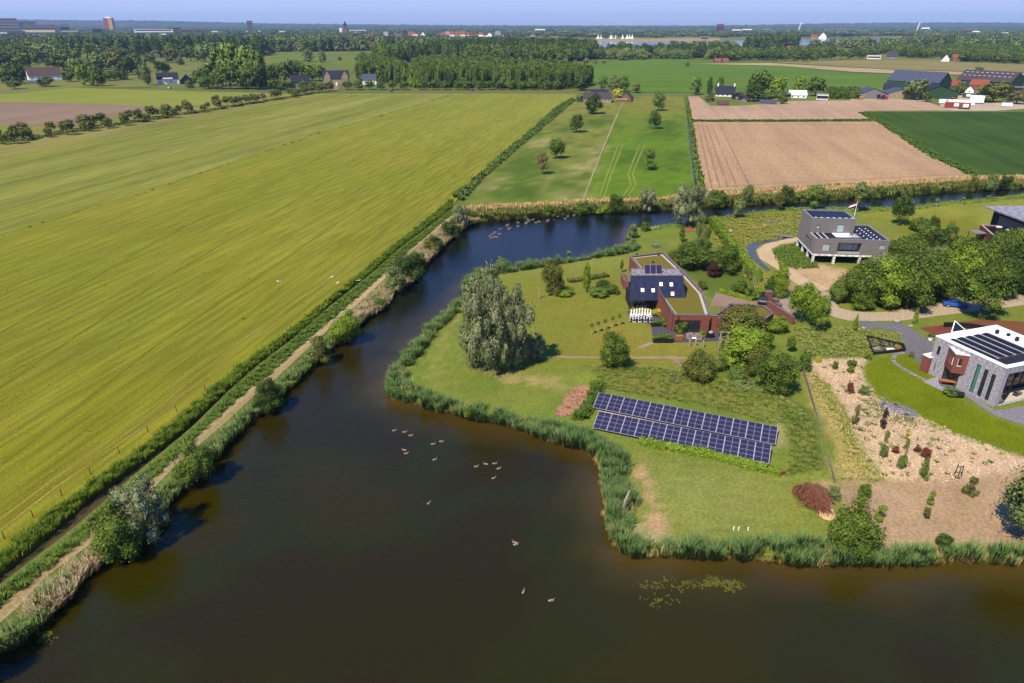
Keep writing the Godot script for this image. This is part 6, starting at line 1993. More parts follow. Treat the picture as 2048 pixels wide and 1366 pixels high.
func farms() -> void:
	gable_house(64, 120, 160, 151, 135, 14, false, mats.white, mats.thatch, "thatched_house", "long brown thatched house with white walls among trees at the road's left end", "house", 0.1, 5)
	block(56, 76, 168, 162, 6, mats.grey_wall, "garden_shed", "small grey shed in front of the long brown thatched house", "shed")
	block(60, 100, 118, 110, 30, mats.white, "white_hall", "white flat hall half hidden by the woods above the thatched house", "building", 1)
	gable_house(300, 320, 116, 109, 103, 12, true, mats.beige, mats.tile_red, "gabled_house", "pink beige gabled house in a gap of the dark woods", "house", 0.2, 2)
	var h := gable_house(318, 357, 168, 158, 146, 12, false, mats.white, mats.slate, "white_villa", "white villa with a dark hipped roof and balcony beside the road", "house", 0.0, 4)
	pbox("balcony", Vector3(0, tall(168, 158) + 0.6, 0.9), Vector3(wide(18, 168), 1.0, 1.4), mats.white, h)
	gable_house(363, 386, 168, 161, 150, 9, true, mats.navy, mats.slate, "garage", "dark garage with a white door next to the white villa", "garage", 0.0, 1)
	h = gable_house(648, 699, 171, 157, 142, 14, false, mats.beige, mats.slate, "mansion", "beige mansion with slate roof and two gabled wings by the road", "house", 0.0, 6)
	for s in [-1.0, 1.0]:
		var g := MB.new()
		var w := wide(13, 171)
		var x: float = s * wide(17, 171)
		g.tri(Vector3(x - w * 0.5, 8.0, 0.8), Vector3(x + w * 0.5, 8.0, 0.8), Vector3(x, 12.5, 0.8), Vector3.BACK)
		g.box(Vector3(x, 4.0, 0.3), Vector3(w, 8.0, 1.0))
		part("wing", g.mesh(), mats.beige, h)
		g = MB.new()
		for e in [-1.0, 1.0]:
			g.quad(Vector3(x + e * (w * 0.5 + 0.3), 7.8, 1.1), Vector3(x, 12.8, 1.1), Vector3(x, 12.8, -5), Vector3(x + e * (w * 0.5 + 0.3), 7.8, -5), Vector3(e, 1, 0))
		part("wing_roof", g.mesh(), mats.slate, h)
	pbox("door", Vector3(0, 1.4, 0.1), Vector3(1.6, 2.8, 0.3), mats.white, h)
	patch("mansion_path", P([664, 180, 677, 180, 676, 172, 670, 172]), 0.12, Vector2(3, 6), Vector2(0, -1), plain(base(176, 128, 110), 0.1), mats.earth)
	gable_house(584, 621, 172, 164, 151, 12, false, mats.beige, mats.slate, "grey_cottage", "grey roofed cottage with dormers left of the mansion", "house", 0.15, 4)
	gable_house(726, 753, 169, 160, 149, 11, false, mats.white, mats.barn_roof, "blue_roofed_cottage", "small blue grey roofed cottage right of the mansion", "house", 0.0, 3)
	gable_house(1167, 1222, 205, 197, 186, 12, false, mats.beige, mats.old_roof, "low_farmhouse", "low beige farmhouse behind the broad dark pasture tree", "house", 0.0, 5)
	gable_house(1182, 1216, 190, 186, 180, 10, false, mats.beige, mats.slate, "farm_barn", "dark roofed barn standing behind the low farmhouse", "barn", 0.0, 0)
	gable_house(1240, 1262, 203, 196, 185, 8, true, mats.tan_brick, mats.old_roof, "brick_shed", "brown brick gabled shed right of the low farmhouse", "shed", -0.2, 1)
	block(1231, 1256, 204, 199, 5, mats.tan_brick, "lean_to", "low lean-to with pale flat roof in front of the brown brick shed", "shed", 0, mats.pale_wood)
	h = gable_house(1432, 1468, 193, 188, 173, 10, false, mats.white, mats.slate, "dark_roofed_house", "white house with a large dark panelled roof beside the ploughed field", "house", 0.0, 4)
	pbox("chimney", Vector3(-wide(19, 193) + 1.2, tall(193, 171), -5), Vector3(0.9, 2.4, 0.9), mats.white, h)
	pbox("chimney", Vector3(wide(19, 193) - 1.2, tall(193, 171), -5), Vector3(0.9, 2.4, 0.9), mats.white, h)
	gable_house(1463, 1484, 199, 193, 185, 8, true, mats.slate, mats.old_roof, "black_barn", "black timber barn with white verge boards next to the dark roofed house", "barn", -0.3, 1)
	gable_house(1480, 1494, 204, 200, 195, 5, true, mats.grey_wood, mats.old_roof, "grey_hut", "small grey hut in the corner garden below the black barn", "shed", -0.4, 0)
	gable_house(1437, 1457, 212, 208, 202, 4, false, mats.grey_wood, mats.thatch, "hay_shed", "brown roofed open shed in the corner garden by the ploughed field", "shed", 0.2, 0)
	block(1424, 1432, 203, 196, 3, mats.tan_brick, "brick_outhouse", "tiny brick outhouse at the corner garden's left edge", "shed")
	var p := G(1535, 209)
	var t := thing("panel_shed", "long low shed roofed with dark panels at the field's edge", "shed", p, facing(p))
	pbox("wall", Vector3(0, 0.7, -1.5), Vector3(wide(33, 209), 1.4, 3), mats.grey_wood, t)
	for k in 8:
		pbox("panel", Vector3((k - 3.5) * wide(4.1, 209), 2.0, -1.2), Vector3(wide(3.8, 209), 0.1, 3.6), mats.barn_roof, t, Basis(Vector3.RIGHT, 0.5))
	gable_house(1580, 1612, 196, 190, 182, 10, false, mats.white, mats.white, "white_cottage", "bright white cottage among trees right of the big farm trees", "house", 0.2, 3)
	block(1566, 1580, 196, 186, 6, mats.grey_wall, "white_annex", "small pale annex left of the bright white cottage", "shed", 1)
	block(1633, 1655, 200, 189, 7, mats.white_plaster, "white_cube", "small white cube building at the edge of the ploughed field", "building", 1)
	# the farmyard on the right
	gable_house(1718, 1772, 198, 188, 177, 16, true, mats.grey_wood, mats.barn_roof, "grey_shed", "grey roofed machine shed with white verges at the farmyard's left end", "shed", 0.35, 0)
	gable_house(1776, 1829, 199, 187, 178, 16, true, mats.beige, mats.barn_roof, "beige_shed", "beige walled machine shed second from the farmyard's left end", "shed", 0.35, 0)
	gable_house(1772, 1870, 182, 163, 144, 26, false, mats.barn_green, mats.barn_roof, "green_barn", "huge dark green barn with a blue grey roof behind the farmyard", "barn", -0.35, 0)
	gable_house(1766, 1790, 186, 178, 168, 9, false, mats.tan_brick, mats.slate, "brick_cottage", "small dark roofed cottage in front of the huge green barn", "house", 0.0, 2)
	gable_house(1842, 1912, 198, 184, 172, 18, true, mats.barn_green, mats.slate, "dark_shed", "dark green shed with a low slate roof in the middle of the farmyard", "shed", 0.4, 0)
	h = gable_house(1912, 2012, 176, 162, 143, 26, false, mats.barn_green, mats.old_roof, "long_barn", "long barn with rows of white rooflights on its brown roof", "barn", -0.4, 0)
	for k in 20:
		var w := wide(100, 176)
		pbox("roof_light", Vector3(-w * 0.42 + w * 0.092 * (k % 10), lerpf(tall(176, 162), tall(176, 143), 0.45 + 0.32 * (k / 10)) + 0.45, -13 + 13.0 * (0.55 - 0.32 * (k / 10))), Vector3(w * 0.035, 0.2, 2.2), mats.white, h)
	block(1880, 1925, 176, 166, 18, mats.grey_wall, "grey_store", "flat grey store before the long barn with rooflights", "shed")
	gable_house(1902, 1922, 180, 172, 161, 9, false, mats.tan_brick, mats.tile_red, "orange_roofed_house", "small orange roofed house left of two others in the farmyard", "house", 0.6, 1)
	gable_house(1938, 1970, 178, 170, 160, 10, false, mats.tan_brick, mats.tile_red, "orange_roofed_house", "widest orange roofed house below the long barn", "house", -0.3, 2)
	gable_house(1930, 1946, 186, 180, 172, 7, true, mats.white, mats.tile_red, "orange_roofed_house", "little white gabled orange roofed house among the yard trees", "house", -0.3, 1)
	gable_house(2022, 2060, 170, 162, 152, 10, false, mats.tan_brick, mats.slate, "dark_house", "dark roofed house at the end of the village beyond the farmyard", "house", 0.0, 3)
	block(2014, 2060, 182, 175, 10, mats.slate, "low_black_shed", "low black shed under the dark roofed house", "shed")
	patch("yard", P([1880, 212, 1905, 222, 1990, 222, 2048, 218, 2048, 204, 1960, 206, 1940, 190, 1880, 194]), 0.12, Vector2(3, 6), Vector2(0, -1), plain(base(206, 184, 158), 0.15, 1.0), mats.earth)
	patch("yard", P([1700, 201, 1830, 204, 1870, 198, 1830, 196, 1700, 196]), 0.11, Vector2(3, 6), Vector2(0, -1), plain(base(196, 176, 140), 0.15, 1.0), mats.earth)
	var vk := [["red and white curtain trailer nearest the dark green field", 1892, 1936, 217, 205, "tower_red"], ["long white trailer behind the red and white one", 1898, 1944, 212, 200, "white"], ["orange box trailer in front of the long white one", 1918, 1937, 219, 206, "tile_red"], ["white lorry with a purple cab at the yard's middle", 1940, 1964, 208, 191, "white"], ["white van at the left corner of the farmyard", 1878, 1890, 208, 199, "white"], ["small green container behind the parked trailers", 1926, 1942, 196, 187, "barn_green"], ["white cabin among the stored goods right of the yard", 2004, 2022, 214, 206, "white"]]
	for q in vk:
		var px0: float = q[1]
		var px1: float = q[2]
		lorry(G((px0 + px1) * 0.5, q[3]), wide(px1 - px0, q[3]), tall(q[3], q[4]), mats[q[5]], q[0])
	digger(G(1905, 205), "yellow digger standing behind the red trailer in the farmyard", mat("machine_yellow", tone(244, 196, 40), 0.5))
	digger(G(1719, 199), "yellow and red farm machine at the farmyard's left end", mats.machine_yellow)
	digger(G(1758, 199), "blue tractor before the beige shed", mat("machine_blue", tone(40, 80, 180), 0.5))
	digger(G(1768, 200), "red tractor beside the blue one", mat("machine_red", tone(190, 50, 44), 0.5))
	car(G(340, 177), 1.5, tone(246, 246, 246), "white estate car parked in front of the white villa")
	car(G(783, 183), 1.5, tone(70, 74, 84), "dark car driving past the lime trees on the road")
	car(G(945, 181), 1.5, tone(30, 32, 36), "black car on the road beneath the lime trees")
	car(G(1390, 187), 1.6, tone(40, 44, 60), "dark blue car on the road by the panelled house")
	car(G(1262, 202), 0.4, tone(240, 240, 240), "white car parked beside the brown brick shed")
	# trees around the farms
	var ft := [[1165, 181, 151, 36, "dark"], [1205, 181, 150, 20, "spring"], [1228, 180, 150, 26, "sage"], [1246, 184, 152, 28, "oak"], [1272, 186, 167, 18, "bronze"], [1160, 203, 187, 22, "sage"], [1236, 195, 177, 26, "gold"], [1390, 190, 151, 24, "spring"], [1418, 190, 154, 13, "dark"], [1438, 188, 153, 20, "oak"], [1515, 198, 138, 48, "oak"], [1506, 203, 156, 38, "dark"], [1553, 196, 151, 36, "lime"], [1596, 192, 150, 28, "lime"], [1630, 192, 152, 36, "oak"], [1565, 208, 185, 20, "oak"], [1537, 203, 184, 34, "oak"], [1418, 203, 190, 20, "bronze"], [1827, 200, 158, 48, "sage"], [1852, 204, 182, 22, "oak"], [1917, 190, 163, 24, "oak"], [1956, 150, 133, 22, "sage"], [1985, 205, 163, 58, "olive"], [2012, 200, 167, 20, "dark"], [2032, 208, 180, 44, "bronze"], [1966, 202, 180, 40, "sage"], [2056, 200, 170, 40, "oak"], [1800, 176, 162, 16, "oak"], [1374, 133, 124, 10, "oak"]]
	for i in ft.size():
		var q: Array = ft[i]
		tree(q[0], q[1], q[2], q[3], q[4], "column" if q[3] < 15 else "round", 1, 0.05, "farm_tree", "%s tree by the farms along the road, %s from the left" % [{"oak": "green", "dark": "dark green", "sage": "grey green", "spring": "light green", "lime": "bright green", "bronze": "brownish", "gold": "yellow", "olive": "olive"}[q[4]], ordinal(1 + ft.filter(func(w): return w[0] < q[0]).size())], "tree", "trees around the roadside farms")

func lorry(p: Vector3, w: float, h: float, m: Material, label: String) -> void:
	var t := thing("trailer", label, "lorry", p, facing(p) + 0.12)
	pbox("body", Vector3(0, h * 0.58, -1.3), Vector3(w, h * 0.8, 2.5), m, t)
	pbox("side_panel", Vector3(w * 0.1, h * 0.6, 0.0), Vector3(w * 0.5, h * 0.5, 0.08), mats.white, t)
	for k in 4:
		var mb := MB.new()
		var x := w * (-0.38 + 0.24 * k)
		mb.tube([Vector3(x, 0.5, 0.05), Vector3(x, 0.5, -0.25)], [0.5, 0.5], 8)
		part("wheel", mb.mesh(), mats.dark_frame, t)

func digger(p: Vector3, label: String, m: Material) -> void:
	var t := thing("farm_machine", label, "tractor", p, facing(p) + 0.5)
	pbox("body", Vector3(0.6, 1.5, 0), Vector3(3.0, 1.2, 1.6), m, t)
	pbox("cab", Vector3(-0.7, 2.4, 0), Vector3(1.5, 1.8, 1.5), mats.dark_frame, t)
	pbox("roof", Vector3(-0.7, 3.38, 0), Vector3(1.7, 0.14, 1.7), m, t)
	var mb := MB.new()
	mb.bar(Vector3(2.0, 1.7, 0), Vector3(3.4, 3.2, 0), 0.3, 0.3)
	part("arm", mb.mesh(), m, t)
	for x in [-0.9, 1.4]:
		for z in [-0.8, 0.8]:
			mb = MB.new()
			mb.tube([Vector3(x, 0.75, z - 0.2), Vector3(x, 0.75, z + 0.2)], [0.75, 0.75], 10)
			part("wheel", mb.mesh(), mats.dark_frame, t)

func car(p: Vector3, turn: float, c: Color, label: String) -> void:
	var t := thing("parked_car", label, "car", p, turn)
	var key := "paint %s" % c
	var m := mat(key, c, 0.25)
	m.clearcoat_enabled = true
	var side := [Vector2(-2.1, 0.35), Vector2(2.1, 0.35), Vector2(2.12, 0.75), Vector2(1.95, 0.92), Vector2(1.15, 1.0), Vector2(0.45, 1.45), Vector2(-1.15, 1.48), Vector2(-1.95, 1.0), Vector2(-2.12, 0.8)]
	var mb := MB.new()
	var tri_ := Geometry2D.triangulate_polygon(PackedVector2Array(side))
	for s in [-1.0, 1.0]:
		for i in range(0, tri_.size(), 3):
			var q := []
			for k in 3:
				var v: Vector2 = side[tri_[i + k]]
				q.append(Vector3(v.x, v.y, s * (0.88 - 0.16 * maxf(0.0, v.y - 0.95) / 0.5)))
			mb.tri(q[0], q[1], q[2], Vector3(0, 0, s))
	for i in side.size():
		var a: Vector2 = side[i]
		var b: Vector2 = side[(i + 1) % side.size()]
		var wa := 0.88 - 0.16 * maxf(0.0, a.y - 0.95) / 0.5
		var wb := 0.88 - 0.16 * maxf(0.0, b.y - 0.95) / 0.5
		mb.quad(Vector3(a.x, a.y, -wa), Vector3(b.x, b.y, -wb), Vector3(b.x, b.y, wb), Vector3(a.x, a.y, wa), Vector3(b.y - a.y, a.x - b.x, 0))
	part("body", mb.mesh(), m, t)
	for q in [[1.12, 1.02, 0.5, 1.40], [-1.22, 1.43, -1.9, 1.06]]:
		mb = MB.new()
		var n := Vector3(q[1] - q[3], q[2] - q[0], 0).normalized()
		n = n if n.y > 0.0 else -n
		mb.quad(Vector3(q[0], q[1], -0.72) + n * 0.015, Vector3(q[2], q[3], -0.68) + n * 0.015, Vector3(q[2], q[3], 0.68) + n * 0.015, Vector3(q[0], q[1], 0.72) + n * 0.015, n)
		part("windscreen", mb.mesh(), mats.glass, t)
	for s in [-1.0, 1.0]:
		mb = MB.new()
		mb.quad(Vector3(-1.6, 1.03, s * 0.875), Vector3(0.9, 1.04, s * 0.875), Vector3(0.42, 1.4, s * 0.76), Vector3(-1.1, 1.42, s * 0.75), Vector3(0, 0.3, s))
		part("side_window", mb.mesh(), mats.glass, t)
		for x in [-1.3, 1.35]:
			mb = MB.new()
			mb.tube([Vector3(x, 0.33, s * 0.7), Vector3(x, 0.33, s * 0.93)], [0.33, 0.33], 12)
			mb.tube([Vector3(x, 0.33, s * 0.93), Vector3(x, 0.33, s * 0.931)], [0.33, 0.001], 12)
			var w := part("wheel", mb.mesh(), mats.dark_frame, t)
			mb = MB.new()
			mb.tube([Vector3(x, 0.33, s * 0.935), Vector3(x, 0.33, s * 0.945)], [0.2, 0.001], 10)
			part("rim", mb.mesh(), mats.silver, w)
		pbox("headlight", Vector3(2.06, 0.72, s * 0.62), Vector3(0.14, 0.14, 0.34), mats.white, t)
		pbox("tail_light", Vector3(-2.06, 0.86, s * 0.68), Vector3(0.14, 0.16, 0.26), mats.tower_red, t)

func town() -> void:
	block(5, 38, 66, 37, 40, mats.beige, "office_block", "pinkish office block with bands of windows at the far left skyline", "building", 5)
	block(43, 73, 64, 43, 40, mats.barn_roof, "long_slab_block", "long bluish block right of the pinkish office block on the skyline", "building", 5)
	var fac := gable_house(53, 110, 76, 56, 49, 70, false, mats.yellow_panel, mats.old_roof, "striped_factory", "big yellow and grey striped factory hall with a dark gable end", "factory", -0.3, 0)
	for k in 3:
		pbox("dark_band", Vector3(0, tall(76, 56) * [0.1, 0.52, 0.95][k], 0.5), Vector3(wide(57, 76), tall(76, 56) * 0.1, 2.0), mats.old_roof, fac)
	block(122, 156, 75, 61, 40, mats.yellow_panel, "sand_hall", "pale sand coloured hall right of the striped factory", "factory", 1)
	block(166, 186, 75, 65, 30, mats.tower_red, "red_shed", "flat red shed at the end of the harbour", "building")
	var t := block(212, 229, 64, 36, 30, mats.tower_red, "striped_tower_block", "tall red and yellow striped tower block on the left skyline", "tower", 0, mats.white, -0.35)
	var w := wide(17, 64)
	pbox("yellow_front", Vector3(w * 0.22, tall(64, 36) * 0.5, 0.4), Vector3(w * 0.4, tall(64, 36) * 0.98, 1.2), mats.tower_yellow, t)
	pbox("rooftop_house", Vector3(0, tall(64, 36) + 3, -12), Vector3(w * 0.5, 7, 12), mats.white, t)
	block(275, 345, 74, 58, 40, mats.white, "white_long_building", "long white building with bays above the dark tree belt", "building", 3)
	block(338, 362, 72, 55, 30, mats.tan_brick, "brick_complex", "brick complex with a little white spire right of the long white building", "building", 3)
	block(365, 408, 72, 59, 30, mats.tan_brick, "brick_terrace", "low brick terrace with pale gables on the left skyline", "building", 2)
	block(497, 508, 72, 42, 30, mats.grey_wall, "grey_tower_block", "slim grey tower block standing alone on the skyline", "tower", 9)
	block(494, 522, 71, 62, 30, mats.white, "white_town_house", "white building at the foot of the slim grey tower block", "building", 2)
	church(692, 72, 52, 41, 7, mats.tan_brick, "tall brick church tower with a dark pointed spire")
	block(680, 685, 71, 56, 20, mats.white, "white_silo", "small white silo left of the tall church tower", "silo")
	church(810, 74, 66, 57, 10, mats.old_roof, "squat dark church tower in the middle of the old town")
	church(989, 74, 64, 58, 8, mats.grey_wall, "stubby grey church tower at the right end of the old town")
	var m := G(1066, 78)
	t = thing("windmill_tower", "brown windmill stump with white base in front of the wooded plain", "windmill", m)
	var mb := MB.new()
	var hh := tall(78, 63)
	mb.tube([Vector3.ZERO, Vector3(0, hh * 0.75, 0), Vector3(0, hh, 0)], [hh * 0.24, hh * 0.16, hh * 0.1], 8)
	part("tower", mb.mesh(), mats.tan_brick, t)
	pbox("gallery", Vector3(0, hh * 0.4, 0), Vector3(hh * 0.7, hh * 0.05, hh * 0.7), mats.white, t)
	var r := RandomNumberGenerator.new()
	r.seed = 12
	var cols := ["white", "tan_brick", "beige", "grey_wall", "white"]
	var roofs := ["tile_red", "slate", "old_roof", "tile_red", "grey_roof"]
	var xs := [738, 749, 772, 782, 793, 822, 830, 838, 846, 880, 888, 897, 905, 915, 925, 934, 944, 952, 961, 970, 979, 996]
	for i in xs.size():
		var x: float = xs[i]
		var k := r.randi() % 5
		gable_house(x - r.randf_range(4, 6), x + r.randf_range(4, 6), 79.5, 70.5 - r.randf_range(0, 2), 65.0 - r.randf_range(0, 4), 20, r.randf() < 0.4, mats[cols[k]], mats[roofs[r.randi() % 5]], "town_house", "%s house with %s roof in the old town, %s from its left end" % [["white", "brown brick", "beige", "grey", "white"][k], "a pitched", ordinal(i + 1)], "house", r.randf_range(-0.4, 0.4), 2, "houses of the old town")
	var more := [[1070, 1090, 68, 58, "white", "white factory with an orange block beyond the windmill"], [1156, 1178, 91, 82, "white", "long white barn roof in the wood before the river"], [1383, 1391, 90, 84, "white", "white boat house on the river bank"], [1432, 1446, 66, 48, "dusk_red", "dark red tower block on the right skyline"], [1464, 1480, 67, 59, "white", "white industrial hall right of the dark red tower block"], [1483, 1503, 66, 58, "white", "second white industrial hall right of the dark red tower block"], [1525, 1541, 66, 58, "grey_wall", "pale hall left of the first lattice mast"], [1650, 1712, 67, 58, "grey_wall", "long row of grey greenhouses on the right skyline"], [1560, 1640, 67, 62, "grey_wall", "low pale greenhouses left of the lattice mast"], [1842, 1856, 66, 55, "white", "white shed right of the second lattice mast"], [1925, 1942, 70, 58, "tan_brick", "brown block at the right end of the skyline"], [1944, 1956, 71, 62, "white", "white block beside the brown one at the right skyline"], [2000, 2014, 73, 65, "white", "white flat house near the right edge of the plain"], [2030, 2044, 73, 66, "white", "last white flat house near the right edge of the plain"], [1402, 1416, 80, 73, "beige", "cream house on the far river bank"], [700, 732, 70, 60, "white", "white long shed between church tower and old town"], [425, 437, 74, 62, "white", "white villa above the left tree belt"], [446, 454, 74, 66, "grey_wall", "grey house next to the white villa above the left tree belt"], [560, 572, 72, 62, "white", "white hall among trees right of the slim grey tower"], [600, 607, 72, 63, "beige", "cream hall among trees left of the church tower"], [235, 262, 76, 62, "grey_wall", "grey houses row right of the striped tower block"], [188, 206, 74, 52, "grey_wall", "pale flats left of the striped tower block"], [125, 142, 72, 48, "grey_wall", "pale flats above the sand coloured hall"], [0, 16, 80, 64, "white", "white harbour shed at the picture's left edge"], [26, 52, 78, 62, "tan_brick", "brownish harbour buildings left of the striped factory"]]
	for q in more:
		block(q[0], q[1], q[2], q[3], 24, mats[q[4]], "distant_building", q[5], "building", 1 if q[1] - q[0] < 30 else 2)
	gable_house(1638, 1652, 78, 73, 65, 12, true, mats.white, mats.tile_red, "river_house", "white gabled house with red roof across the river", "house", 0.2, 1)
	gable_house(1622, 1634, 78, 74, 69, 12, false, mats.beige, mats.tile_red, "river_house", "lower red roofed house left of the white gabled one across the river", "house", 0.2, 1)
	gable_house(1708, 1732, 97, 92, 87, 14, false, mats.slate, mats.old_roof, "black_field_barn", "black barn with a grey roof alone in the far meadow", "barn", 0.5, 0)
	for q in [[1574, 1600, 104, 99, 92, "orange roofed farmhouse half hidden in trees beyond the wide field"], [1430, 1442, 126, 122, 117, "left orange roofed cottage at the corner of the stubble field"], [1446, 1457, 126, 122, 117, "right orange roofed cottage at the corner of the stubble field"], [1952, 1968, 109, 105, 100, "orange roofed house alone among the right hand woods"], [1905, 1922, 122, 116, 109, "orange roofed house right of the two white gables"]]:
		gable_house(q[0], q[1], q[2], q[3], q[4], 12, false, mats.tan_brick, mats.tile_red, "red_roofed_house", q[5], "house", 0.2, 2)
	for q in [[1884, 1897, 123, 118, 109, "left white gabled house of a pair at the village edge"], [1897, 1909, 118, 112, 105, "right white gabled house of a pair at the village edge"], [1924, 1934, 122, 116, 110, "small white gabled house right of the orange roof"]]:
		gable_house(q[0], q[1], q[2], q[3], q[4], 12, true, mats.white, mats.slate, "white_gabled_house", q[5], "house", 0.2, 1)
	gable_house(1773, 1793, 119, 113, 103, 14, false, mats.grey_wood, mats.old_roof, "grey_farm_barn", "grey farm barn behind the dry meadow", "barn", 0.0, 1)
	block(1826, 1870, 96, 93, 200, mats.barn_roof, "glasshouse", "wide low bluish glasshouse below the right hand woods", "greenhouse")
	gable_house(1818, 1832, 93, 90, 86, 14, false, mats.tan_brick, mats.tile_red, "red_roofed_house", "red roofed house at the left end of the bluish glasshouse", "house", 0.2, 1)
	gable_house(1860, 1872, 92, 89, 85, 14, true, mats.slate, mats.old_roof, "black_gabled_house", "black gabled house behind the bluish glasshouse", "house", 0.2, 1)
	block(1735, 1760, 118, 111, 20, mats.white, "white_stable", "white stable under the round trees beyond the dry meadow", "stable", 1)
	block(2014, 2030, 124, 115, 16, mats.white, "white_field_house", "white house at the right edge beyond the dry meadow", "house", 1)
	# boats, masts and turbines
	var bx := [1196, 1202, 1222, 1226, 1231, 1245, 1254, 1259, 1264]
	for i in bx.size():
		var p := G(bx[i], 78.0)
		t = thing("white_boat", "white boat laid up on the river beach, %s from the left" % ordinal(i + 1), "boat", p, rnd(0, 3), "white boats on the river beach")
		mb = MB.new()
		mb.tube([Vector3(-8, 2, 0), Vector3(-4, 1.6, 0), Vector3(3, 1.6, 0), Vector3(9, 2.6, 0)], [1.0, 2.4, 2.6, 0.2], 8)
		part("hull", mb.mesh(), mats.white, t)
		mb = MB.new()
		mb.tri(Vector3(-5, 4, 0), Vector3(4, 4, 0), Vector3(0, 17, 0.2), Vector3.BACK)
		mb.tri(Vector3(-5, 4, 0.3), Vector3(4, 4, 0.3), Vector3(0, 17, 0.3), Vector3.FORWARD)
		part("sail_cover", mb.mesh(), mats.white, t)
	for q in [[1597, 66, 46, "leaning pale lattice mast with a white head, the left of two"], [1833, 66, 47, "slim pale lattice mast, the right of two"]]:
		var p := G(q[0], q[1])
		var h := tall(q[1], q[2])
		t = thing("lattice_mast", q[3], "mast", p)
		mb = MB.new()
		for s in [-1.0, 1.0]:
			for e in [-1.0, 1.0]:
				mb.bar(Vector3(s * 3 - 4, 0, e * 3), Vector3(s * 1.2 + 5, h, e * 1.2), 1.2, 1.2)
		for k in 7:
			var f := k / 7.0
			mb.box(Vector3(-4 + 9 * f, h * f, 0), Vector3(6.0 - 3.4 * f, 0.8, 6.0 - 3.4 * f))
		part("lattice", mb.mesh(), mats.white, t)
		pbox("head", Vector3(6, h, 0), Vector3(6, 7, 5), mats.white, t)
	for q in [[1215, 43, "left"], [1243, 42, "middle"], [1261, 41, "right"]]:
		var p := G(q[0], 52.0)
		p = p * (11000.0 / -p.z)
		p.y = 0.0
		t = thing("wind_turbine", "faint white wind turbine on the horizon, the %s of three" % q[2], "wind turbine", p)
		mb = MB.new()
		mb.tube([Vector3.ZERO, Vector3(0, 85, 0)], [2.6, 1.6], 7)
		part("tower", mb.mesh(), mats.white, t)
		for k in 3:
			mb = MB.new()
			var a: float = k * TAU / 3.0 + q[0]
			mb.bar(Vector3(0, 85, 3), Vector3(sin(a) * 42, 85 + cos(a) * 42, 3), 2.2, 0.7)
			part("blade", mb.mesh(), mats.white, t)

func church(px: float, yb: float, ye: float, yt: float, wpx: float, m: Material, label: String) -> void:
	var p := G(px, yb)
	var t := thing("church_tower", label, "church", p)
	var w := wide(wpx, yb)
	var h := tall(yb, ye)
	var top := tall(yb, yt)
	pbox("tower", Vector3(0, h * 0.5, 0), Vector3(w, h, w), m, t)
	var mb := MB.new()
	mb.tube([Vector3(0, h, 0), Vector3(0, top, 0)], [w * 0.6, 0.1], 4)
	part("spire", mb.mesh(), mats.slate, t)
	pbox("belfry_opening", Vector3(0, h * 0.85, w * 0.5), Vector3(w * 0.4, h * 0.16, 0.6), mats.dark_frame, t)
	pbox("nave", Vector3(w * 1.4, h * 0.22, -w * 0.2), Vector3(w * 2.0, h * 0.44, w), m, t)

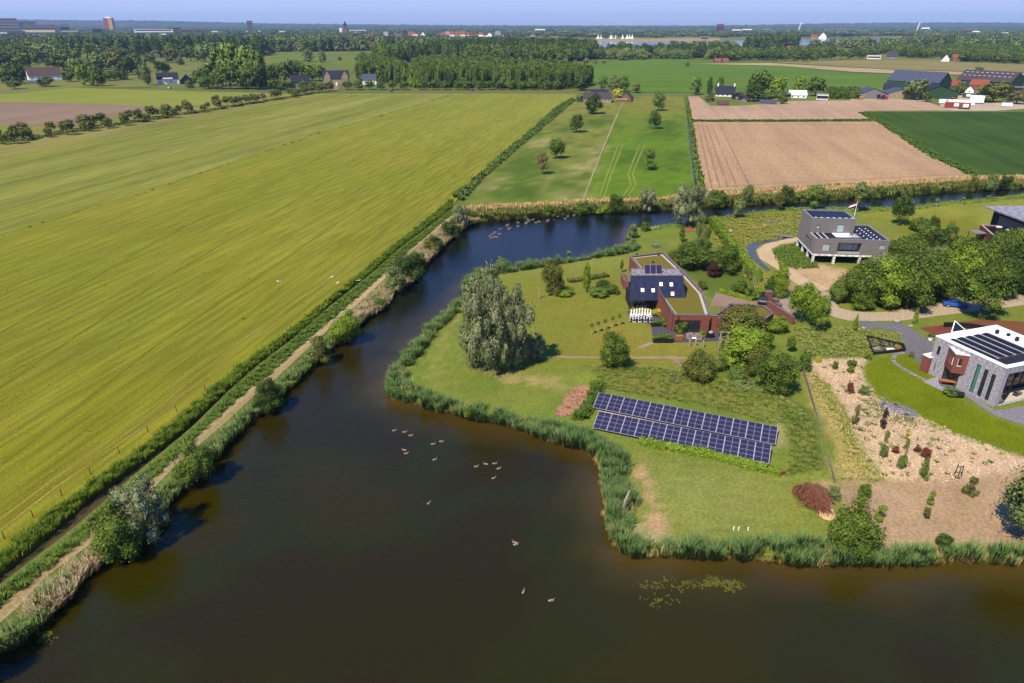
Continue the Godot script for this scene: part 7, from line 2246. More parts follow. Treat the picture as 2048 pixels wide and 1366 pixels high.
func woods() -> void:
	# the tall dark belt left, its trees can be told apart
	var r := RandomNumberGenerator.new()
	r.seed = 41
	for i in 42:
		var px := 122.0 + i * 10.0 + r.randf_range(-2, 2)
		tree(px, 112 + r.randf_range(-2, 1), 71 + r.randf_range(-2, 4), r.randf_range(15, 22), "dark" if i % 3 else "poplar", "column", 1, 0.03, "belt_tree", "tall dark tree in the straight belt before the harbour, %s from the left" % ordinal(i + 1), "tree", "tall dark tree belt before the harbour")
	var lw := [[14, 166, 128, 42, "oak"], [40, 168, 120, 36, "dark"], [58, 158, 128, 30, "oak"], [10, 130, 100, 48, "oak"], [36, 124, 90, 44, "dark"], [66, 122, 84, 44, "oak"], [96, 124, 86, 46, "sage"], [128, 140, 96, 52, "oak"], [142, 163, 138, 34, "dark"], [93, 173, 153, 36, "dark"], [110, 134, 108, 40, "dark"], [158, 152, 116, 42, "spring"], [170, 172, 128, 34, "lime"], [196, 173, 131, 36, "oak"], [186, 140, 104, 44, "sage"], [206, 144, 108, 44, "sage"], [232, 146, 100, 48, "olive"], [256, 150, 112, 40, "dark"], [275, 144, 104, 34, "oak"], [296, 170, 118, 22, "sage"], [302, 126, 104, 26, "oak"], [326, 148, 121, 36, "dark"], [361, 130, 112, 20, "sage"], [345, 126, 96, 34, "olive"], [382, 122, 92, 36, "oak"], [410, 124, 88, 40, "sage"], [418, 176, 126, 32, "dark"], [400, 174, 138, 28, "oak"], [446, 172, 94, 50, "spring"], [476, 173, 84, 54, "spring"], [504, 174, 88, 50, "spring"], [522, 176, 100, 40, "spring"], [462, 178, 126, 42, "oak"], [494, 178, 128, 44, "oak"], [520, 179, 132, 40, "dark"], [410, 178, 150, 26, "spring"], [436, 178, 142, 34, "oak"], [545, 178, 130, 34, "dark"], [562, 165, 124, 36, "poplar"], [584, 163, 118, 36, "poplar"], [604, 162, 120, 36, "oak"], [624, 162, 126, 36, "lime"], [640, 163, 130, 30, "oak"], [550, 180, 156, 30, "oak"], [566, 180, 160, 26, "oak"], [617, 124, 98, 24, "sage"], [645, 126, 99, 17, "sage"], [680, 121, 113, 9, "oak"], [712, 120, 114, 8, "oak"], [380, 176, 160, 18, "oak"], [286, 160, 136, 22, "dark"], [242, 160, 140, 36, "dark"], [218, 162, 142, 30, "oak"], [30, 178, 160, 30, "oak"], [70, 160, 140, 24, "purple"], [85, 156, 142, 20, "purple"], [104, 156, 142, 20, "purple"]]
	for i in lw.size():
		var q: Array = lw[i]
		tree(q[0], q[1], q[2], q[3], q[4], "round" if q[3] > 24 else "column", 1, 0.05, "woodland_tree", "%s tree in the parkland left of the mansion, %s from the left" % [{"oak": "green", "dark": "dark green", "sage": "grey green", "spring": "tall light green", "lime": "bright green", "olive": "olive", "poplar": "upright green", "purple": "purple leaved"}[q[4]], ordinal(1 + lw.filter(func(w): return w[0] < q[0]).size())], "tree", "parkland trees left of the mansion")
	var rr := [[1500, 120], [1518, 120], [1535, 121], [1552, 122], [1570, 122], [1590, 123], [1610, 124], [1628, 123], [1648, 121], [1662, 120], [1680, 119], [1698, 118], [1722, 118], [1745, 116], [1756, 113]]
	for i in rr.size():
		tree(rr[i][0], rr[i][1], rr[i][1] - r.randf_range(17, 25), r.randf_range(17, 25), "oak" if i % 3 else "dark", "round", 1, 0.1, "avenue_tree", "round dark tree of the avenue beyond the stubble field, %s from the left" % ordinal(i + 1), "tree", "avenue beyond the stubble field")
	var wl := [[812, 132], [824, 132], [836, 131], [851, 130], [868, 131], [876, 131], [889, 129], [902, 130], [912, 129], [922, 128], [934, 128], [1010, 132], [1032, 131], [1054, 130], [1066, 130], [1080, 129], [1098, 128], [1112, 128], [1130, 128], [1150, 127], [1172, 127], [1190, 128], [1208, 127]]
	for i in wl.size():
		tree(wl[i][0], wl[i][1], wl[i][1] - r.randf_range(8, 14), r.randf_range(8, 14), "sage", "dome", 0, 0.0, "pollard_bush", "round grey green bush in the line behind the plantation, %s from the left" % ordinal(i + 1), "shrub", "line of bushes behind the plantation")
	# masses nobody could count
	wood_mass("young plantation of close set green trees behind the lime row, its left block", [716, 164, 822, 168, 800, 146, 722, 132], 620, 12, 17, 5, 8, "poplar", "round", 1)
	wood_mass("large plantation of close set green trees behind the lime row", [836, 176, 1160, 179, 1186, 168, 1100, 152, 1000, 144, 850, 138, 826, 146], 1900, 12, 17, 5, 8, "poplar", "round", 1)
	wood_mass("light green ride of young trees between the two plantations", [822, 176, 838, 176, 826, 146, 806, 146], 90, 5, 8, 3, 5, "lime", "round", 0)
	wood_mass("orchard block of low bushes beside the white cube building", [1655, 198, 1718, 198, 1714, 188, 1650, 187], 420, 4, 6, 2.5, 4, "oak", "dome", 0)
	wood_mass("big mixed wood behind the plantation", [760, 128, 870, 122, 960, 124, 1040, 124, 1160, 123, 1190, 116, 1190, 104, 1000, 100, 900, 104, 840, 112, 752, 116], 1500, 14, 24, 12, 20, "oak", "round", 1)
	wood_mass("darker trees mixed into the big wood behind the plantation", [800, 126, 960, 122, 1160, 122, 1190, 108, 1000, 102], 420, 16, 27, 13, 22, "dark", "round", 1)
	wood_mass("grey willow trees mixed into the big wood behind the plantation", [840, 124, 1000, 122, 1180, 122, 1190, 108, 1000, 102], 360, 10, 18, 10, 18, "sage", "round", 0)
	wood_mass("wood belt at the foot of the old town", [540, 104, 700, 103, 860, 100, 1000, 98, 1040, 94, 900, 90, 700, 87, 540, 86], 1500, 14, 22, 13, 22, "sage", "round", 0)
	wood_mass("dark trees in the wood belt at the foot of the old town", [540, 104, 700, 103, 860, 100, 1000, 98, 1040, 94, 900, 90, 700, 87, 540, 86], 500, 14, 24, 13, 22, "dark", "round", 0)
	wood_mass("trees of the dark wood at the left behind the thatched house", [-420, 156, 60, 134, 150, 120, 300, 116, 540, 112, 540, 90, 300, 88, -420, 90], 1300, 14, 22, 13, 22, "oak", "round", 0, 0.8)
	wood_mass("scrub of grey green trees right of the big wood", [1190, 122, 1300, 119, 1420, 121, 1440, 112, 1400, 109, 1250, 108, 1190, 108], 260, 7, 14, 9, 18, "sage", "round", 1, 1.0)
	wood_mass("dark tree groups in the scrub right of the big wood", [1180, 118, 1300, 116, 1430, 116, 1480, 112, 1400, 110, 1220, 110], 80, 12, 20, 11, 19, "dark", "round", 1)
	wood_mass("wooded farmland behind the wide field", [1420, 124, 1500, 121, 1560, 118, 1720, 112, 1760, 108, 1600, 106, 1430, 108], 300, 8, 15, 9, 17, "oak", "round", 1, 0.7)
	wood_mass("tall dark copse by the river", [1490, 102, 1560, 102, 1592, 96, 1590, 86, 1500, 88], 260, 18, 26, 14, 22, "dark", "round", 0)
	wood_mass("village trees on the right behind the dry meadow", [1700, 119, 1800, 117, 1880, 122, 2100, 130, 2100, 104, 1900, 100, 1760, 104], 620, 8, 16, 8, 16, "oak", "round", 1, 0.5)
	wood_mass("pale willow wood along the river on the right", [1620, 100, 1700, 98, 1800, 98, 1960, 100, 2200, 104, 2200, 80, 1900, 78, 1830, 82, 1800, 92, 1700, 94, 1620, 96], 1200, 12, 20, 14, 26, "sage", "round", 0)
	wood_mass("dark patches in the willow wood on the right", [1800, 96, 1900, 100, 2200, 106, 2200, 84, 1900, 80], 350, 12, 22, 14, 24, "dark", "round", 0)
	wood_mass("grey willows on the near river bank", [1190, 100, 1230, 99, 1300, 99, 1340, 99, 1480, 98, 1500, 96, 1300, 97, 1190, 98], 50, 10, 16, 12, 20, "sage", "round", 0, 1.2)
	wood_mass("trees on the plain left of the old town", [-420, 84, 300, 82, 700, 82, 700, 64, 300, 62, -420, 64], 1900, 12, 20, 22, 44, "oak", "mass", 0, 0.25)
	wood_mass("trees on the plain behind the old town", [680, 76, 1050, 78, 1050, 58, 680, 58], 800, 11, 17, 26, 60, "oak", "mass", 0, 0.2)
	wood_mass("trees on the plain beyond the river", [1040, 76, 1500, 75, 2200, 75, 2200, 60, 1040, 60], 1700, 11, 17, 26, 60, "oak", "mass", 0, 0.2)
	wood_mass("grey green trees on the plain beyond the river", [1000, 76, 1500, 74, 2200, 76, 2200, 58, 1000, 58], 1300, 11, 18, 30, 70, "sage", "mass", 0, 0.2)
	wood_mass("farthest tree belts below the horizon", [-300, 62, 1024, 60, 2400, 62, 2400, 53, 1024, 53, -300, 53], 3600, 12, 22, 60, 190, "dark", "mass", 0, 0.06)

# ---------- small things ----------
var goose_body: ArrayMesh
var goose_wing: ArrayMesh

func goose(p: Vector3, turn: float, s: float, label: String, group: String, pale := false) -> void:
	if goose_body == null:
		var mb := MB.new()
		mb.tube([Vector3(-0.46, 0.17, 0), Vector3(-0.36, 0.15, 0), Vector3(-0.2, 0.12, 0), Vector3(0.02, 0.10, 0), Vector3(0.2, 0.12, 0), Vector3(0.29, 0.22, 0), Vector3(0.31, 0.34, 0), Vector3(0.34, 0.43, 0), Vector3(0.41, 0.44, 0), Vector3(0.47, 0.42, 0), Vector3(0.53, 0.41, 0)], [0.01, 0.07, 0.14, 0.17, 0.14, 0.07, 0.045, 0.05, 0.052, 0.028, 0.006], 8)
		for i in mb.v.size():
			var v := mb.v[i]
			var c := lin(176, 152, 134)
			if v.x < -0.26 or v.y < 0.07:
				c = lin(246, 240, 232)
			if v.x > 0.26 and v.y > 0.2:
				c = lin(170, 140, 116)
			if v.x > 0.445:
				c = lin(226, 130, 60)
			mb.c[i] = c * 0.7
		goose_body = mb.mesh()
		mb = MB.new()
		mb.blob(Vector3(-0.08, 0.19, 0.1), Vector3(0.27, 0.09, 0.06), 5, 8)
		for i in mb.v.size():
			mb.c[i] = (lin(120, 98, 84) if mb.v[i].y > 0.16 else lin(236, 228, 218)) * 0.7
		goose_wing = mb.mesh()
	var t := thing("goose", label, "goose", p, turn, group)
	var fm := foliage_mat("plumage pale" if pale else "plumage", Color(1.0, 1.0, 1.0) if not pale else Color.WHITE, 0.0)
	part("body", goose_body, fm, t).scale = Vector3.ONE * s
	part("wing", goose_wing, fm, t).scale = Vector3.ONE * s
	part("wing", goose_wing, fm, t).scale = Vector3(s, s, -s)

func build_small() -> void:
	geese()
	garden_things()
	yard_things()

func geese() -> void:
	var near := [[789, 862, 0.4], [810, 865, 0.2], [822, 872, 0.1], [867, 889, 0.3], [883, 884, 0.0], [808, 901, 2.9], [813, 908, 0.3], [870, 920, 0.5], [953, 934, 0.3], [971, 929, 2.8], [990, 928, 0.2], [998, 938, 0.4], [988, 957, 0.6], [858, 1007, 0.9], [1029, 1086, 2.6], [1032, 1090, 0.3], [1047, 1184, 1.2], [1103, 1202, 0.2]]
	for i in near.size():
		var q: Array = near[i]
		goose(G(q[0], q[1], -0.74), q[2], 0.7, "brown and white goose swimming on the dark lake, %s from the left" % ordinal(1 + near.filter(func(w): return w[0] < q[0]).size()), "geese on the dark near lake")
	var far := [[980, 473], [983, 477], [986, 469], [988, 475], [993, 475], [990, 465], [999, 469], [1001, 459], [1014, 453], [1016, 450], [1018, 459], [1021, 457], [1036, 446], [1036, 453], [1052, 448], [1054, 445], [1056, 440], [1059, 443], [1066, 440], [1072, 446], [1078, 444], [1095, 443], [1098, 440], [1102, 438], [1108, 439], [1115, 434], [1130, 438], [1136, 433], [1148, 431], [1160, 430]]
	for i in far.size():
		goose(G(far[i][0], far[i][1], -0.74), rnd(-0.6, 0.6) + (3.1 if i % 4 == 0 else 0.0), 0.95, "pale goose in the flock on the blue water near the reeds, %s from the left" % ordinal(i + 1), "flock of geese on the blue water")
	var field := [[365, 423], [376, 434], [383, 435], [392, 437], [396, 440], [408, 450], [429, 454], [462, 430], [470, 431], [479, 444], [468, 446], [411, 419], [531, 417], [541, 417], [576, 417], [596, 449], [644, 449], [664, 447], [652, 478], [666, 478], [660, 493], [636, 504], [637, 509], [682, 500], [506, 523], [362, 548], [15, 582], [29, 581], [75, 602], [98, 606], [109, 607], [132, 611], [33, 623], [148, 627], [153, 621], [136, 637], [97, 660], [290, 641], [574, 577], [560, 563], [690, 447], [845, 400], [852, 398], [858, 384], [870, 392], [790, 420], [830, 412]]
	for i in field.size():
		goose(G(field[i][0], field[i][1], 0.0), rnd(0, TAU), 0.6, "small bird resting on the big meadow, %s from the left" % ordinal(1 + field.filter(func(w): return w[0] < field[i][0]).size()), "birds resting on the big meadow")
	# gulls over the ditch
	for q in [[557, 563, 6.0, "white gull flying over the meadow, leftmost of four"], [663, 554, 6.0, "white gull flying highest over the meadow's edge"], [675, 566, 5.0, "white gull flying just above the meadow's edge"], [717, 561, 4.0, "white gull flying over the ditch, rightmost of four"]]:
		var t := thing("gull", q[3], "gull", G(q[0], q[1], q[2]), rnd(0, TAU), "white gulls flying by the ditch")
		t.scale = Vector3.ONE * 0.6
		var mb := MB.new()
		mb.tube([Vector3(-0.3, 0, 0), Vector3(-0.1, 0, 0), Vector3(0.15, 0.01, 0), Vector3(0.28, 0.02, 0)], [0.02, 0.08, 0.08, 0.01], 7)
		part("body", mb.mesh(), mats.white, t)
		for s in [-1.0, 1.0]:
			mb = MB.new()
			mb.box(Vector3(0.0, 0.09, s * 0.28), Vector3(0.24, 0.03, 0.5), Basis(Vector3.RIGHT, -s * 0.35))
			mb.box(Vector3(-0.05, 0.16, s * 0.68), Vector3(0.16, 0.025, 0.4), Basis(Vector3.RIGHT, s * 0.1) * Basis(Vector3.UP, s * 0.3))
			part("wing", mb.mesh(), mats.white, t)

func lathe(prof: Array, sides := 10) -> ArrayMesh:
	var mb := MB.new()
	var pts := []
	var r := []
	for q in prof:
		pts.append(Vector3(0, q[1], 0))
		r.append(q[0])
	mb.tube(pts, r, sides)
	return mb.mesh()

func garden_things() -> void:
	# giant chess set on its board
	var c0 := G(1259.5, 645)
	var c1 := G(1304.6, 645)
	var c2 := G(1259.5, 626)
	var ex := (c1 - c0) / 8.0
	var ey := (c2 - c0) / 8.0
	ey = ey.normalized() * ex.length()
	c0 += ey * 0.3
	var bd := thing("chess_board", "giant black and white chess board laid out beside the terrace", "chess board", c0)
	for i in 8:
		for j in 8:
			var ce := ex * (i + 0.5) + ey * (j + 0.5) + Vector3(0, 0.04, 0)
			pbox("light_square" if (i + j) % 2 else "dark_square", ce, Vector3(ex.length() * 0.99, 0.08, ex.length() * 0.99), mats.white if (i + j) % 2 else mats.dark_frame, bd)
	var names := ["rook", "knight", "bishop", "queen", "king", "bishop", "knight", "rook"]
	var heights := [0.85, 0.95, 1.05, 1.2, 1.3, 1.05, 0.95, 0.85]
	for side in 2:
		for row in 2:
			for i in 8:
				var h: float = heights[i] if row == 0 else 0.68
				var j: float = (7.5 - row) if side == 0 else (0.5 + row)
				var pn: String = names[i] if row == 0 else "pawn"
				var t := thing("chess_piece", "%s %s of the giant chess set, in file %s from the left" % [["white", "black"][side], pn, ordinal(i + 1)], "chess piece", c0 + ex * (i + 0.5) + ey * j + Vector3(0, 0.08, 0), 0.0, "giant chess pieces")
				part("piece", lathe([[0.0, 0.0], [0.2, 0.0], [0.2, 0.08], [0.11, 0.16], [0.08, h * 0.6], [0.14, h * 0.66], [0.1, h * 0.72], [0.14, h * 0.86], [0.05, h * 0.97], [0.0, h]]), mats.white if side == 0 else mats.dark_frame, t)
	# planters and furniture on the terrace
	for q in [[1306, 1345, 684, 0.9, "long black planter full of pale hydrangeas on the terrace corner"], [1302, 1320, 652, 0.5, "small black planter with a round bush behind the hydrangeas"]]:
		var p := G((q[0] + q[1]) * 0.5, q[2])
		var w := wide(q[1] - q[0], q[2])
		var t := thing("planter", q[4], "planter", p)
		pbox("box", Vector3(0, 0.3, 0), Vector3(w, 0.6, 0.9), mats.dark_frame, t)
		var c := part("plants", crown_mesh("spring", "dome", 2400, 0.05, 1), foliage_mat("leaves"), t, Vector3(0, 0.55, 0))
		c.scale = Vector3(w * 1.05, q[3] * 1.5, 1.5)
	for q in [[1281, 621, 4.4, 0.6, "gold", "yellow green flowering row behind the chess set"], [1318, 632, 3.0, 1.8, "gold", "yellow flowering shrub between chess set and brick wall"], [1330, 652, 2.2, 1.9, "oak", "dark rounded shrub in front of the sharp brick wall"], [1362, 664, 2.8, 2.4, "oak", "potted dark ball tree before the glass doors"], [1404, 676, 1.3, 1.6, "lime", "potted bright plant at the end of the lounge seats"]]:
		plant_at(G(q[0], q[1]), q[3], q[2], q[4], "dome", 2, 0.0, "terrace_plant", q[5], "plant")
	var p := G(1358, 679)
	var t := thing("crate_table", "orange wooden slatted chest on the terrace", "chest", p, 0.1)
	for k in 5:
		pbox("slat", Vector3(0, 0.08 + k * 0.14, 0), Vector3(1.15, 0.11, 0.75), mats.wood_orange, t)
	pbox("lid", Vector3(0, 0.75, 0), Vector3(1.22, 0.06, 0.82), mats.wood_orange, t)
	for q in [[1380, 677, "pale lounge chair at the left of the terrace seating"], [1396, 678, "pale lounge sofa with dark cushions right of the lounge chair"]]:
		t = thing("lounge_seat", q[2], "sofa", G(q[0], q[1]), 0.1)
		pbox("frame", Vector3(0, 0.2, 0), Vector3(1.1, 0.4, 0.95), mats.pale_wood, t)
		pbox("cushion", Vector3(0, 0.46, 0.05), Vector3(0.9, 0.12, 0.75), mats.coping, t)
		pbox("backrest", Vector3(0, 0.65, -0.42), Vector3(1.1, 0.5, 0.12), mats.pale_wood, t)
		for s in [-1.0, 1.0]:
			pbox("armrest", Vector3(s * 0.52, 0.52, 0.02), Vector3(0.1, 0.24, 0.8), mats.pale_wood, t)
	t = thing("low_table", "little white low table between the lounge seats", "table", G(1388, 680))
	pbox("top", Vector3(0, 0.38, 0), Vector3(0.7, 0.05, 0.5), mats.white, t)
	for x in [-0.3, 0.3]:
		for z in [-0.2, 0.2]:
			pbox("leg", Vector3(x, 0.18, z), Vector3(0.05, 0.36, 0.05), mats.pale_wood, t)
	t = thing("barbecue", "covered barbecue with silver lid on a black cabinet", "barbecue", G(1420, 675))
	pbox("cabinet", Vector3(0, 0.45, 0), Vector3(1.2, 0.9, 0.7), mats.dark_frame, t)
	var mb := MB.new()
	mb.blob(Vector3(0.05, 0.95, 0), Vector3(0.42, 0.36, 0.34), 6, 10)
	part("lid", mb.mesh(), mats.silver, t)
	t = thing("dining_table", "wooden dining table with chairs in the shade of the navy storey", "table", G(1280, 616))
	pbox("top", Vector3(0, 0.74, 0), Vector3(2.2, 0.06, 0.95), mats.wood_orange, t)
	for x in [-0.95, 0.95]:
		for z in [-0.38, 0.38]:
			pbox("leg", Vector3(x, 0.36, z), Vector3(0.08, 0.72, 0.08), mats.wood_orange, t)
	for k in 6:
		var x := -0.75 + 0.75 * (k % 3)
		var z := 0.85 if k < 3 else -0.85
		var g := thing("garden_chair", "pale garden chair at the dining table, %s on the %s side" % [["left", "middle", "right"][k % 3], "near" if k < 3 else "far"], "chair", t.position + Vector3(x, 0, z), 0.0 if k >= 3 else PI, "chairs at the dining table")
		pbox("seat", Vector3(0, 0.45, 0), Vector3(0.48, 0.05, 0.48), mats.pale_wood, g)
		pbox("backrest", Vector3(0, 0.72, -0.22), Vector3(0.48, 0.5, 0.05), mats.pale_wood, g)
		for lx in [-0.2, 0.2]:
			for lz in [-0.2, 0.2]:
				pbox("leg", Vector3(lx, 0.21, lz), Vector3(0.05, 0.42, 0.05), mats.pale_wood, g)
	# pale posts, pergola, pole
	for q in [[1379, 694, "left"], [1391, 692, "middle"], [1406, 695, "right"]]:
		t = thing("wooden_post", "thick weathered wooden post on the lawn below the terrace, the %s of three" % q[2], "post", G(q[0], q[1]), 0.2, "three weathered posts")
		mb = MB.new()
		mb.bar(Vector3.ZERO, Vector3(-0.06, 1.25, -0.04), 0.26, 0.22)
		part("post", mb.mesh(), mats.pale_wood, t)
	t = thing("pergola", "pale weathered wooden pergola frame under the olive tree", "pergola", G(1445, 700))
	mb = MB.new()
	for q in [[-0.9, 0.4], [0.6, -0.6], [1.4, -2.0], [0.2, -2.2]]:
		var pm := MB.new()
		pm.bar(Vector3(q[0], 0, q[1]), Vector3(q[0], 2.3, q[1]), 0.14, 0.14)
		part("post", pm.mesh(), mats.pale_wood, t)
	for q in [[-1.1, 0.5, 0.8, -0.7], [0.0, -2.3, 1.6, -2.0], [0.6, -0.5, 1.5, -2.2], [-0.9, 0.4, 0.2, -2.3]]:
		mb.bar(Vector3(q[0], 2.36, q[1]), Vector3(q[2], 2.36, q[3]), 0.1, 0.14)
	part("beams", mb.mesh(), mats.pale_wood, t)
	t = thing("tall_pole", "single tall weathered wooden pole standing on the lawn left of the olive tree", "pole", G(1078, 598))
	mb = MB.new()
	mb.tube([Vector3.ZERO, Vector3(0, tall(598, 573), 0)], [0.13, 0.11], 8)
	part("pole", mb.mesh(), mats.pale_wood, t)
	for q in [[1286, 613, "thin yellow stake on the lawn left of the navy storey"]]:
		pass
	# picnic table on the far lawn
	t = thing("picnic_table", "grey wooden picnic table on the far lawn by the blue water", "picnic table", G(1311, 494), 0.2)
	for k in 4:
		pbox("top_plank", Vector3(0, 0.74, -0.33 + k * 0.22), Vector3(1.9, 0.05, 0.2), mats.grey_wood, t)
	for s in [-1.0, 1.0]:
		pbox("bench", Vector3(0, 0.45, s * 0.8), Vector3(1.9, 0.05, 0.28), mats.grey_wood, t)
		mb = MB.new()
		mb.bar(Vector3(s * 0.7, 0, -0.85), Vector3(s * 0.7, 0.72, -0.25), 0.08, 0.08)
		mb.bar(Vector3(s * 0.7, 0, 0.85), Vector3(s * 0.7, 0.72, 0.25), 0.08, 0.08)
		mb.bar(Vector3(s * 0.7, 0.4, -0.9), Vector3(s * 0.7, 0.4, 0.9), 0.08, 0.06)
		part("trestle", mb.mesh(), mats.grey_wood, t)
	# white stakes in threes along the shore
	for q in [[[912, 613], [917, 610], [921, 607], "by the reeds left of the huge willow"], [[1195, 507], [1201, 506], [1209, 504], "on the north shore lawn"], [[1304, 457], [1310, 456], [1316, 455], "at the blue water's point"], [[1362, 448], [1367, 447], [1372, 447], "by the big silver willow"], [[1467, 1060], [1477, 1060], [1496, 1061], "in the reeds below the sown plot"]]:
		for k in 3:
			t = thing("white_stake", "%s of three white stakes %s" % [["left", "middle", "right"][k], q[3]], "stake", G(q[k][0], q[k][1]), 0.0, "white stakes along the shore")
			mb = MB.new()
			mb.tube([Vector3.ZERO, Vector3(0, 0.45, 0), Vector3(0, 0.5, 0)], [0.07, 0.06, 0.02], 6)
			part("stake", mb.mesh(), mats.white, t)
	# brushwood and bark heaps
	var stick := MB.new()
	for k in 10:
		stick.col = leafc(96, 58, 42).lerp(leafc(150, 104, 78), rng.randf())
		var a := Vector3(rnd(-0.5, 0.5), rnd(0, 0.3), rnd(-0.5, 0.5))
		stick.bar(a, a + Vector3(rnd(-0.4, 0.4), rnd(-0.1, 0.25), rnd(0.7, 1.4)), 0.04, 0.04)
	var heap := P([1588, 985, 1612, 968, 1640, 970, 1650, 990, 1655, 1022, 1630, 1020, 1604, 1005])
	var hp := spots(heap, 9.0, 0.0, 0.6, 1.1)
	var hc := G(1622, 995)
	for i in hp.size():
		var d: float = Vector2(hp[i].origin.x - hc.x, hp[i].origin.z - hc.z).length()
		hp[i].origin.y = maxf(0.0, 0.9 - d * 0.32)
		hp[i].basis = Basis(Vector3.UP, rnd(-0.6, 0.2)).scaled(Vector3.ONE * rnd(0.7, 1.1))
	scatter("brushwood_heap", "heap of reddish brown cut brushwood at the bare soil's corner", "heap", hp, stick.mesh(), foliage_mat("chips"))
	mb = MB.new()
	for k in 6:
		mb.col = leafc(180, 150, 110)
		mb.blob(G(1640 + k * 3, 985 + k * 9) + Vector3(0, -0.1, 0), Vector3(1.1, 0.4, 1.1), 4, 8)
	var sh := tag(part("sand_heap", mb.mesh(), foliage_mat("chips"), self), "pale sandy heap beside the brushwood", "heap")
	var bark := []
	for q in spots(P([1112, 828, 1122, 806, 1150, 774, 1172, 768, 1180, 774, 1172, 800, 1150, 826, 1124, 836]), 9.0, 0.02, 0.5, 1.0):
		bark.append(q)
	var chip := MB.new()
	for k in 7:
		chip.col = leafc(118, 72, 52).lerp(leafc(192, 152, 120), rng.randf())
		chip.box(Vector3(rnd(-0.3, 0.3), rnd(0.02, 0.12), rnd(-0.3, 0.3)), Vector3(0.12, 0.06, rnd(0.2, 0.45)), Basis(Vector3.UP, rnd(-0.7, 0.7)))
	scatter("bark_heap", "long bed of red brown bark chips at the end of the embankment", "bark", bark, chip.mesh(), foliage_mat("chips"))
	# terracotta thing by the hedge, driftwood in the reeds
	t = thing("clay_pot", "small terracotta pot at the right end of the low hedge", "pot", G(1563, 948))
	part("pot", lathe([[0.0, 0.0], [0.22, 0.0], [0.32, 0.5], [0.36, 0.52], [0.3, 0.54], [0.0, 0.4]]), mats.tile_red, t)
	t = thing("dead_tree_stump", "pale broken tree stump standing in the reed belt", "stump", G(1246, 1024))
	mb = MB.new()
	mb.tube([Vector3.ZERO, Vector3(0.15, 1.6, 0), Vector3(0.5, 2.6, -0.1), Vector3(0.6, 3.1, 0)], [0.2, 0.16, 0.14, 0.03], 7)
	part("trunk", mb.mesh(), mats.pale_wood, t)

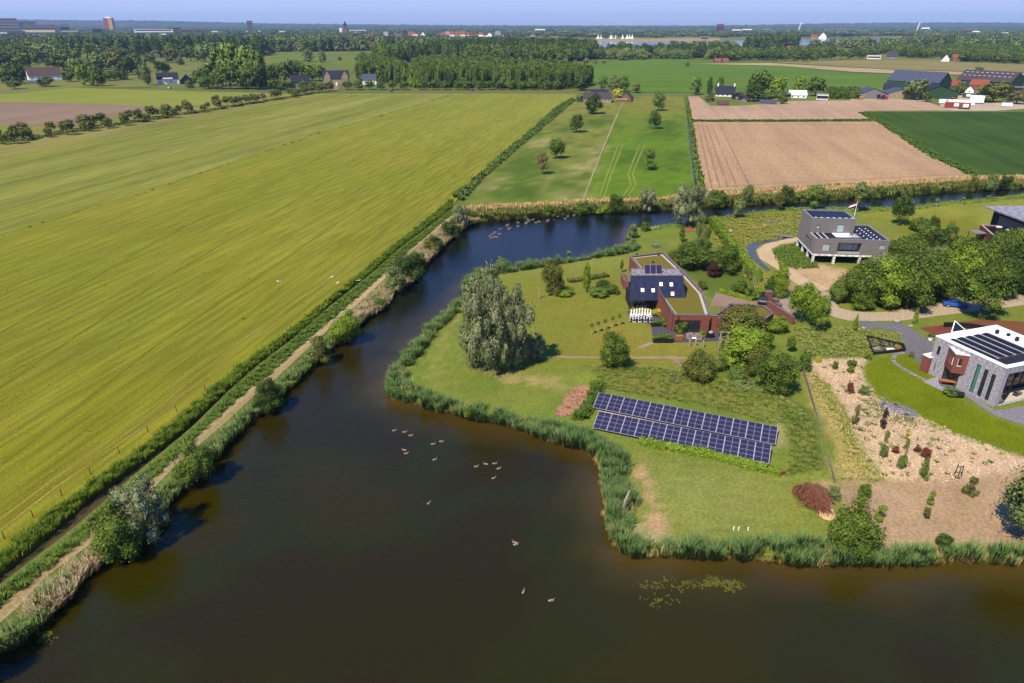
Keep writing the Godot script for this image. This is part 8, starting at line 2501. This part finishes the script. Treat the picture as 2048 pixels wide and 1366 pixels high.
func yard_things() -> void:
	car(G(1909, 613), -0.35, tone(20, 110, 230), "bright blue car parked under the big tree on the lane")
	car(G(1525, 604), 1.2, tone(34, 34, 40), "black car parked behind the brick courtyard's wall")
	# plank fence between garden and mulch
	var fence := thing("plank_fence", "low grey plank fence running down from the garden to the lake", "fence", G(1606, 744))
	var line := P([1606, 744, 1620, 790, 1636, 846, 1650, 900, 1662, 944, 1668, 966])
	for i in line.size() - 1:
		var a := v3(line[i], 0)
		var b := v3(line[i + 1], 0)
		var n := int(a.distance_to(b) / 1.5) + 1
		for k in n:
			var q0 := a.lerp(b, float(k) / n) - fence.position
			var q1 := a.lerp(b, (k + 1.0) / n) - fence.position
			for j in 2:
				var pm := MB.new()
				pm.bar(q0 + Vector3(0, 0.17 + j * 0.32, 0), q1 + Vector3(0, 0.17 + j * 0.32, 0), 0.06, 0.3)
				part("plank", pm.mesh(), mats.grey_wood, fence)
			var po := MB.new()
			po.bar(q0, q0 + Vector3(0, 0.78, 0), 0.12, 0.12)
			part("post", po.mesh(), mats.grey_wood, fence)
	# posts along the hornbeam hedge
	for k in 8:
		var f := k / 7.0
		var t := thing("hedge_post", "pale square post along the hornbeam hedge, %s from its upper end" % ordinal(k + 1), "post", G(lerpf(1486, 1509, f), lerpf(545, 572, f)), 0.0, "posts along the hornbeam hedge")
		pbox("post", Vector3(0, 0.9, 0), Vector3(0.14, 1.8, 0.14), mats.pale_wood, t)
	# stepping stones on the smooth lawn
	var path := [[1806, 706], [1799, 707], [1793, 709], [1789, 713], [1786, 717], [1787, 722], [1790, 727], [1797, 731], [1803, 735], [1810, 739], [1817, 743], [1823, 747], [1830, 751], [1838, 755], [1847, 759]]
	for i in path.size():
		var g := G(path[i][0], path[i][1])
		var nx: Array = path[mini(i + 1, path.size() - 1)]
		var pv: Array = path[maxi(i - 1, 0)]
		var d := G(nx[0], nx[1]) - G(pv[0], pv[1])
		var t := thing("stepping_stone", "grey stepping stone across the smooth lawn, %s from the dark terrace" % ordinal(i + 1), "paving stone", g, atan2(-d.z, d.x), "stepping stones on the smooth lawn")
		pbox("stone", Vector3(0, 0.03, 0), Vector3(0.5, 0.08, 0.72), mats.grey_roof, t)
	# sunken dark terrace with goods
	var tw := thing("sunken_terrace", "dark sunken terrace with black edging walls beside the asphalt drive", "terrace", G(1760, 700))
	var pl := P([1732, 675, 1806, 692, 1811, 703, 1746, 710])
	var mb := MB.new()
	wall_ring(mb, pl, 0.15, 0.0, 0.5)
	part("edging", mb.mesh(), mats.dark_frame, tw, -tw.position)
	mb = MB.new()
	mb.prism(inset(pl, 0.15), 0.0, 0.06)
	part("floor", mb.mesh(), mat("asphalt", tone(72, 70, 78), 0.95, "fine", 1.0), tw, -tw.position)
	var goods := [[1752, 704, "pale wheelbarrow like trestle on the sunken terrace", "pale_wood", 1.0, 0.8], [1765, 700, "stack of grey slabs on the sunken terrace", "coping", 0.8, 0.4], [1795, 698, "pile of yellow timber offcuts on the sunken terrace", "wood_orange", 0.9, 0.35], [1780, 700, "pile of white pipes on the sunken terrace", "white", 1.2, 0.2]]
	for q in goods:
		var t := thing("building_materials", q[2], "material pile", G(q[0], q[1]))
		for k in 4:
			pbox("piece", Vector3(rnd(-0.2, 0.2), 0.1 + q[5] * k * 0.25, rnd(-0.2, 0.2)), Vector3(q[4], q[5] * 0.22, 0.25), mats[q[3]], t, Basis(Vector3.UP, rnd(-0.5, 0.5)))
	# wooden table, covered tub, boulders at the pale stone house
	var t := thing("garden_table", "brown wooden table with benches before the brick bay", "table", G(1893, 770), -0.35)
	for k in 4:
		pbox("top_plank", Vector3(0, 0.74, -0.36 + k * 0.24), Vector3(2.2, 0.05, 0.22), mats.wood_orange, t)
	for x in [-0.9, 0.9]:
		for z in [-0.36, 0.36]:
			pbox("leg", Vector3(x, 0.36, z), Vector3(0.09, 0.72, 0.09), mats.wood_orange, t)
	for s in [-1.0, 1.0]:
		pbox("bench", Vector3(0, 0.45, s * 0.8), Vector3(2.0, 0.05, 0.3), mats.dark_frame, t)
	t = thing("covered_tub", "dark green rounded cover standing at the foot of the stone wall", "cover", G(1911, 794), -0.2)
	mb = MB.new()
	mb.tube([Vector3(-1.0, 0.45, 0), Vector3(-0.95, 0.45, 0), Vector3(0, 0.5, 0), Vector3(0.95, 0.45, 0), Vector3(1.0, 0.45, 0)], [0.02, 0.44, 0.5, 0.44, 0.02], 10)
	part("cover", mb.mesh(), mat("dark_green", tone(34, 48, 44), 0.5), t)
	t = thing("white_sculpture", "pale blocky sculpture at the rim of the gravel circle", "sculpture", G(1761, 812), 0.4)
	mb = MB.new()
	mb.box(Vector3(0, 0.35, 0), Vector3(0.7, 0.7, 0.4), Basis(Vector3.UP, 0.3))
	mb.box(Vector3(0.35, 0.55, 0), Vector3(0.4, 1.1, 0.3), Basis(Vector3.FORWARD, 0.2))
	part("block", mb.mesh(), mats.grey_roof, t)
	for q in [[1794, 644, 0.7, "brown boulder at the mouth of the asphalt drive"], [1821, 653, 0.35, "white boulder beside the red gravel"], [1727, 657, 0.3, "pale kerb stone at the drive's left edge"], [1461, 464, 0.7, "pale boulder on the open ground beyond the hedge"]]:
		t = thing("boulder", q[3], "boulder", G(q[0], q[1]), rnd(0, 6))
		mb = MB.new()
		mb.blob(Vector3(0, q[2] * 0.4, 0), Vector3(q[2] * 1.3, q[2] * 0.6, q[2]), 5, 8)
		for i in mb.v.size():
			mb.v[i] += mb.v[i] * 0.15 * nhi.get_noise_3d(mb.v[i].x * 3.0, mb.v[i].y * 3.0, mb.v[i].z * 3.0)
		part("rock", mb.mesh(), mats.pale_wood, t)
	t = thing("footbridge", "small grey plank footbridge over the garden stream", "bridge", G(1568, 474), -0.5)
	for k in 10:
		pbox("plank", Vector3(-1.9 + k * 0.42, 0.35, 0), Vector3(0.38, 0.07, 1.5), mats.grey_wood, t)
	for s in [-1.0, 1.0]:
		pbox("beam", Vector3(0, 0.26, s * 0.55), Vector3(4.4, 0.12, 0.14), mats.grey_wood, t)
	t = thing("planter", "white tub with a green plant at the house end of the asphalt drive", "planter", G(1860, 680))
	part("tub", lathe([[0.0, 0.0], [0.35, 0.0], [0.45, 0.5], [0.4, 0.52], [0.0, 0.45]]), mats.white, t)
	part("plants", crown_mesh("oak", "dome", 700, 0.085, 0), foliage_mat("leaves"), t, Vector3(0, 0.45, 0)).scale = Vector3(1.2, 1.0, 1.2)
	t = thing("plank_pile", "pile of grey planks on the sandy ground beyond the hedge", "pile", G(1540, 446), 0.3)
	for k in 5:
		pbox("plank", Vector3(rnd(-0.3, 0.3), 0.06 + 0.09 * k, rnd(-0.3, 0.3)), Vector3(3.2, 0.08, 0.25), mats.grey_wood, t, Basis(Vector3.UP, rnd(-0.15, 0.15)))
	# fence posts by the ditch
	for i in 12:
		var f := i / 11.0
		var px := lerpf(10, 640, f)
		var py := 1086.0 - px * 0.76 + 0.00005 * px * px
		t = thing("fence_post", "thin dark fence post at the meadow's ditch edge, %s from the near end" % ordinal(i + 1), "post", G(px, py), 0.0, "fence posts along the ditch")
		mb = MB.new()
		mb.tube([Vector3.ZERO, Vector3(0, 1.0, 0)], [0.05, 0.045], 5)
		part("post", mb.mesh(), mats.dark_frame, t)
	t = thing("wooden_tripod", "brown wooden support frame round a young tree in the mulch", "frame", G(1915, 954))
	for a in 3:
		mb = MB.new()
		mb.bar(Vector3(cos(a * 2.1) * 0.45, 0, sin(a * 2.1) * 0.45), Vector3(cos(a * 2.1) * 0.3, 1.7, sin(a * 2.1) * 0.3), 0.08, 0.08)
		part("leg", mb.mesh(), mats.thatch, t)
	pbox("crossbar", Vector3(0, 1.5, 0), Vector3(0.8, 0.08, 0.08), mats.thatch, t)
	# loungers in the loggia
	for q in [[2003, 792, "grey lounger at the corner of the pale stone house's loggia"], [1997, 806, "dark cushioned seat at the loggia's edge"], [2034, 790, "long pale table inside the loggia"]]:
		t = thing("lounger", q[2], "furniture", G(q[0], q[1], 0.06), 0.5)
		pbox("seat", Vector3(0, 0.35, 0), Vector3(1.5, 0.1, 0.65), mats.coping, t)
		pbox("backrest", Vector3(-0.6, 0.55, 0), Vector3(0.5, 0.08, 0.65), mats.dark_frame, t, Basis(Vector3.FORWARD, 0.7))
		for x in [-0.6, 0.6]:
			pbox("leg", Vector3(x, 0.15, 0), Vector3(0.06, 0.3, 0.55), mats.dark_frame, t)
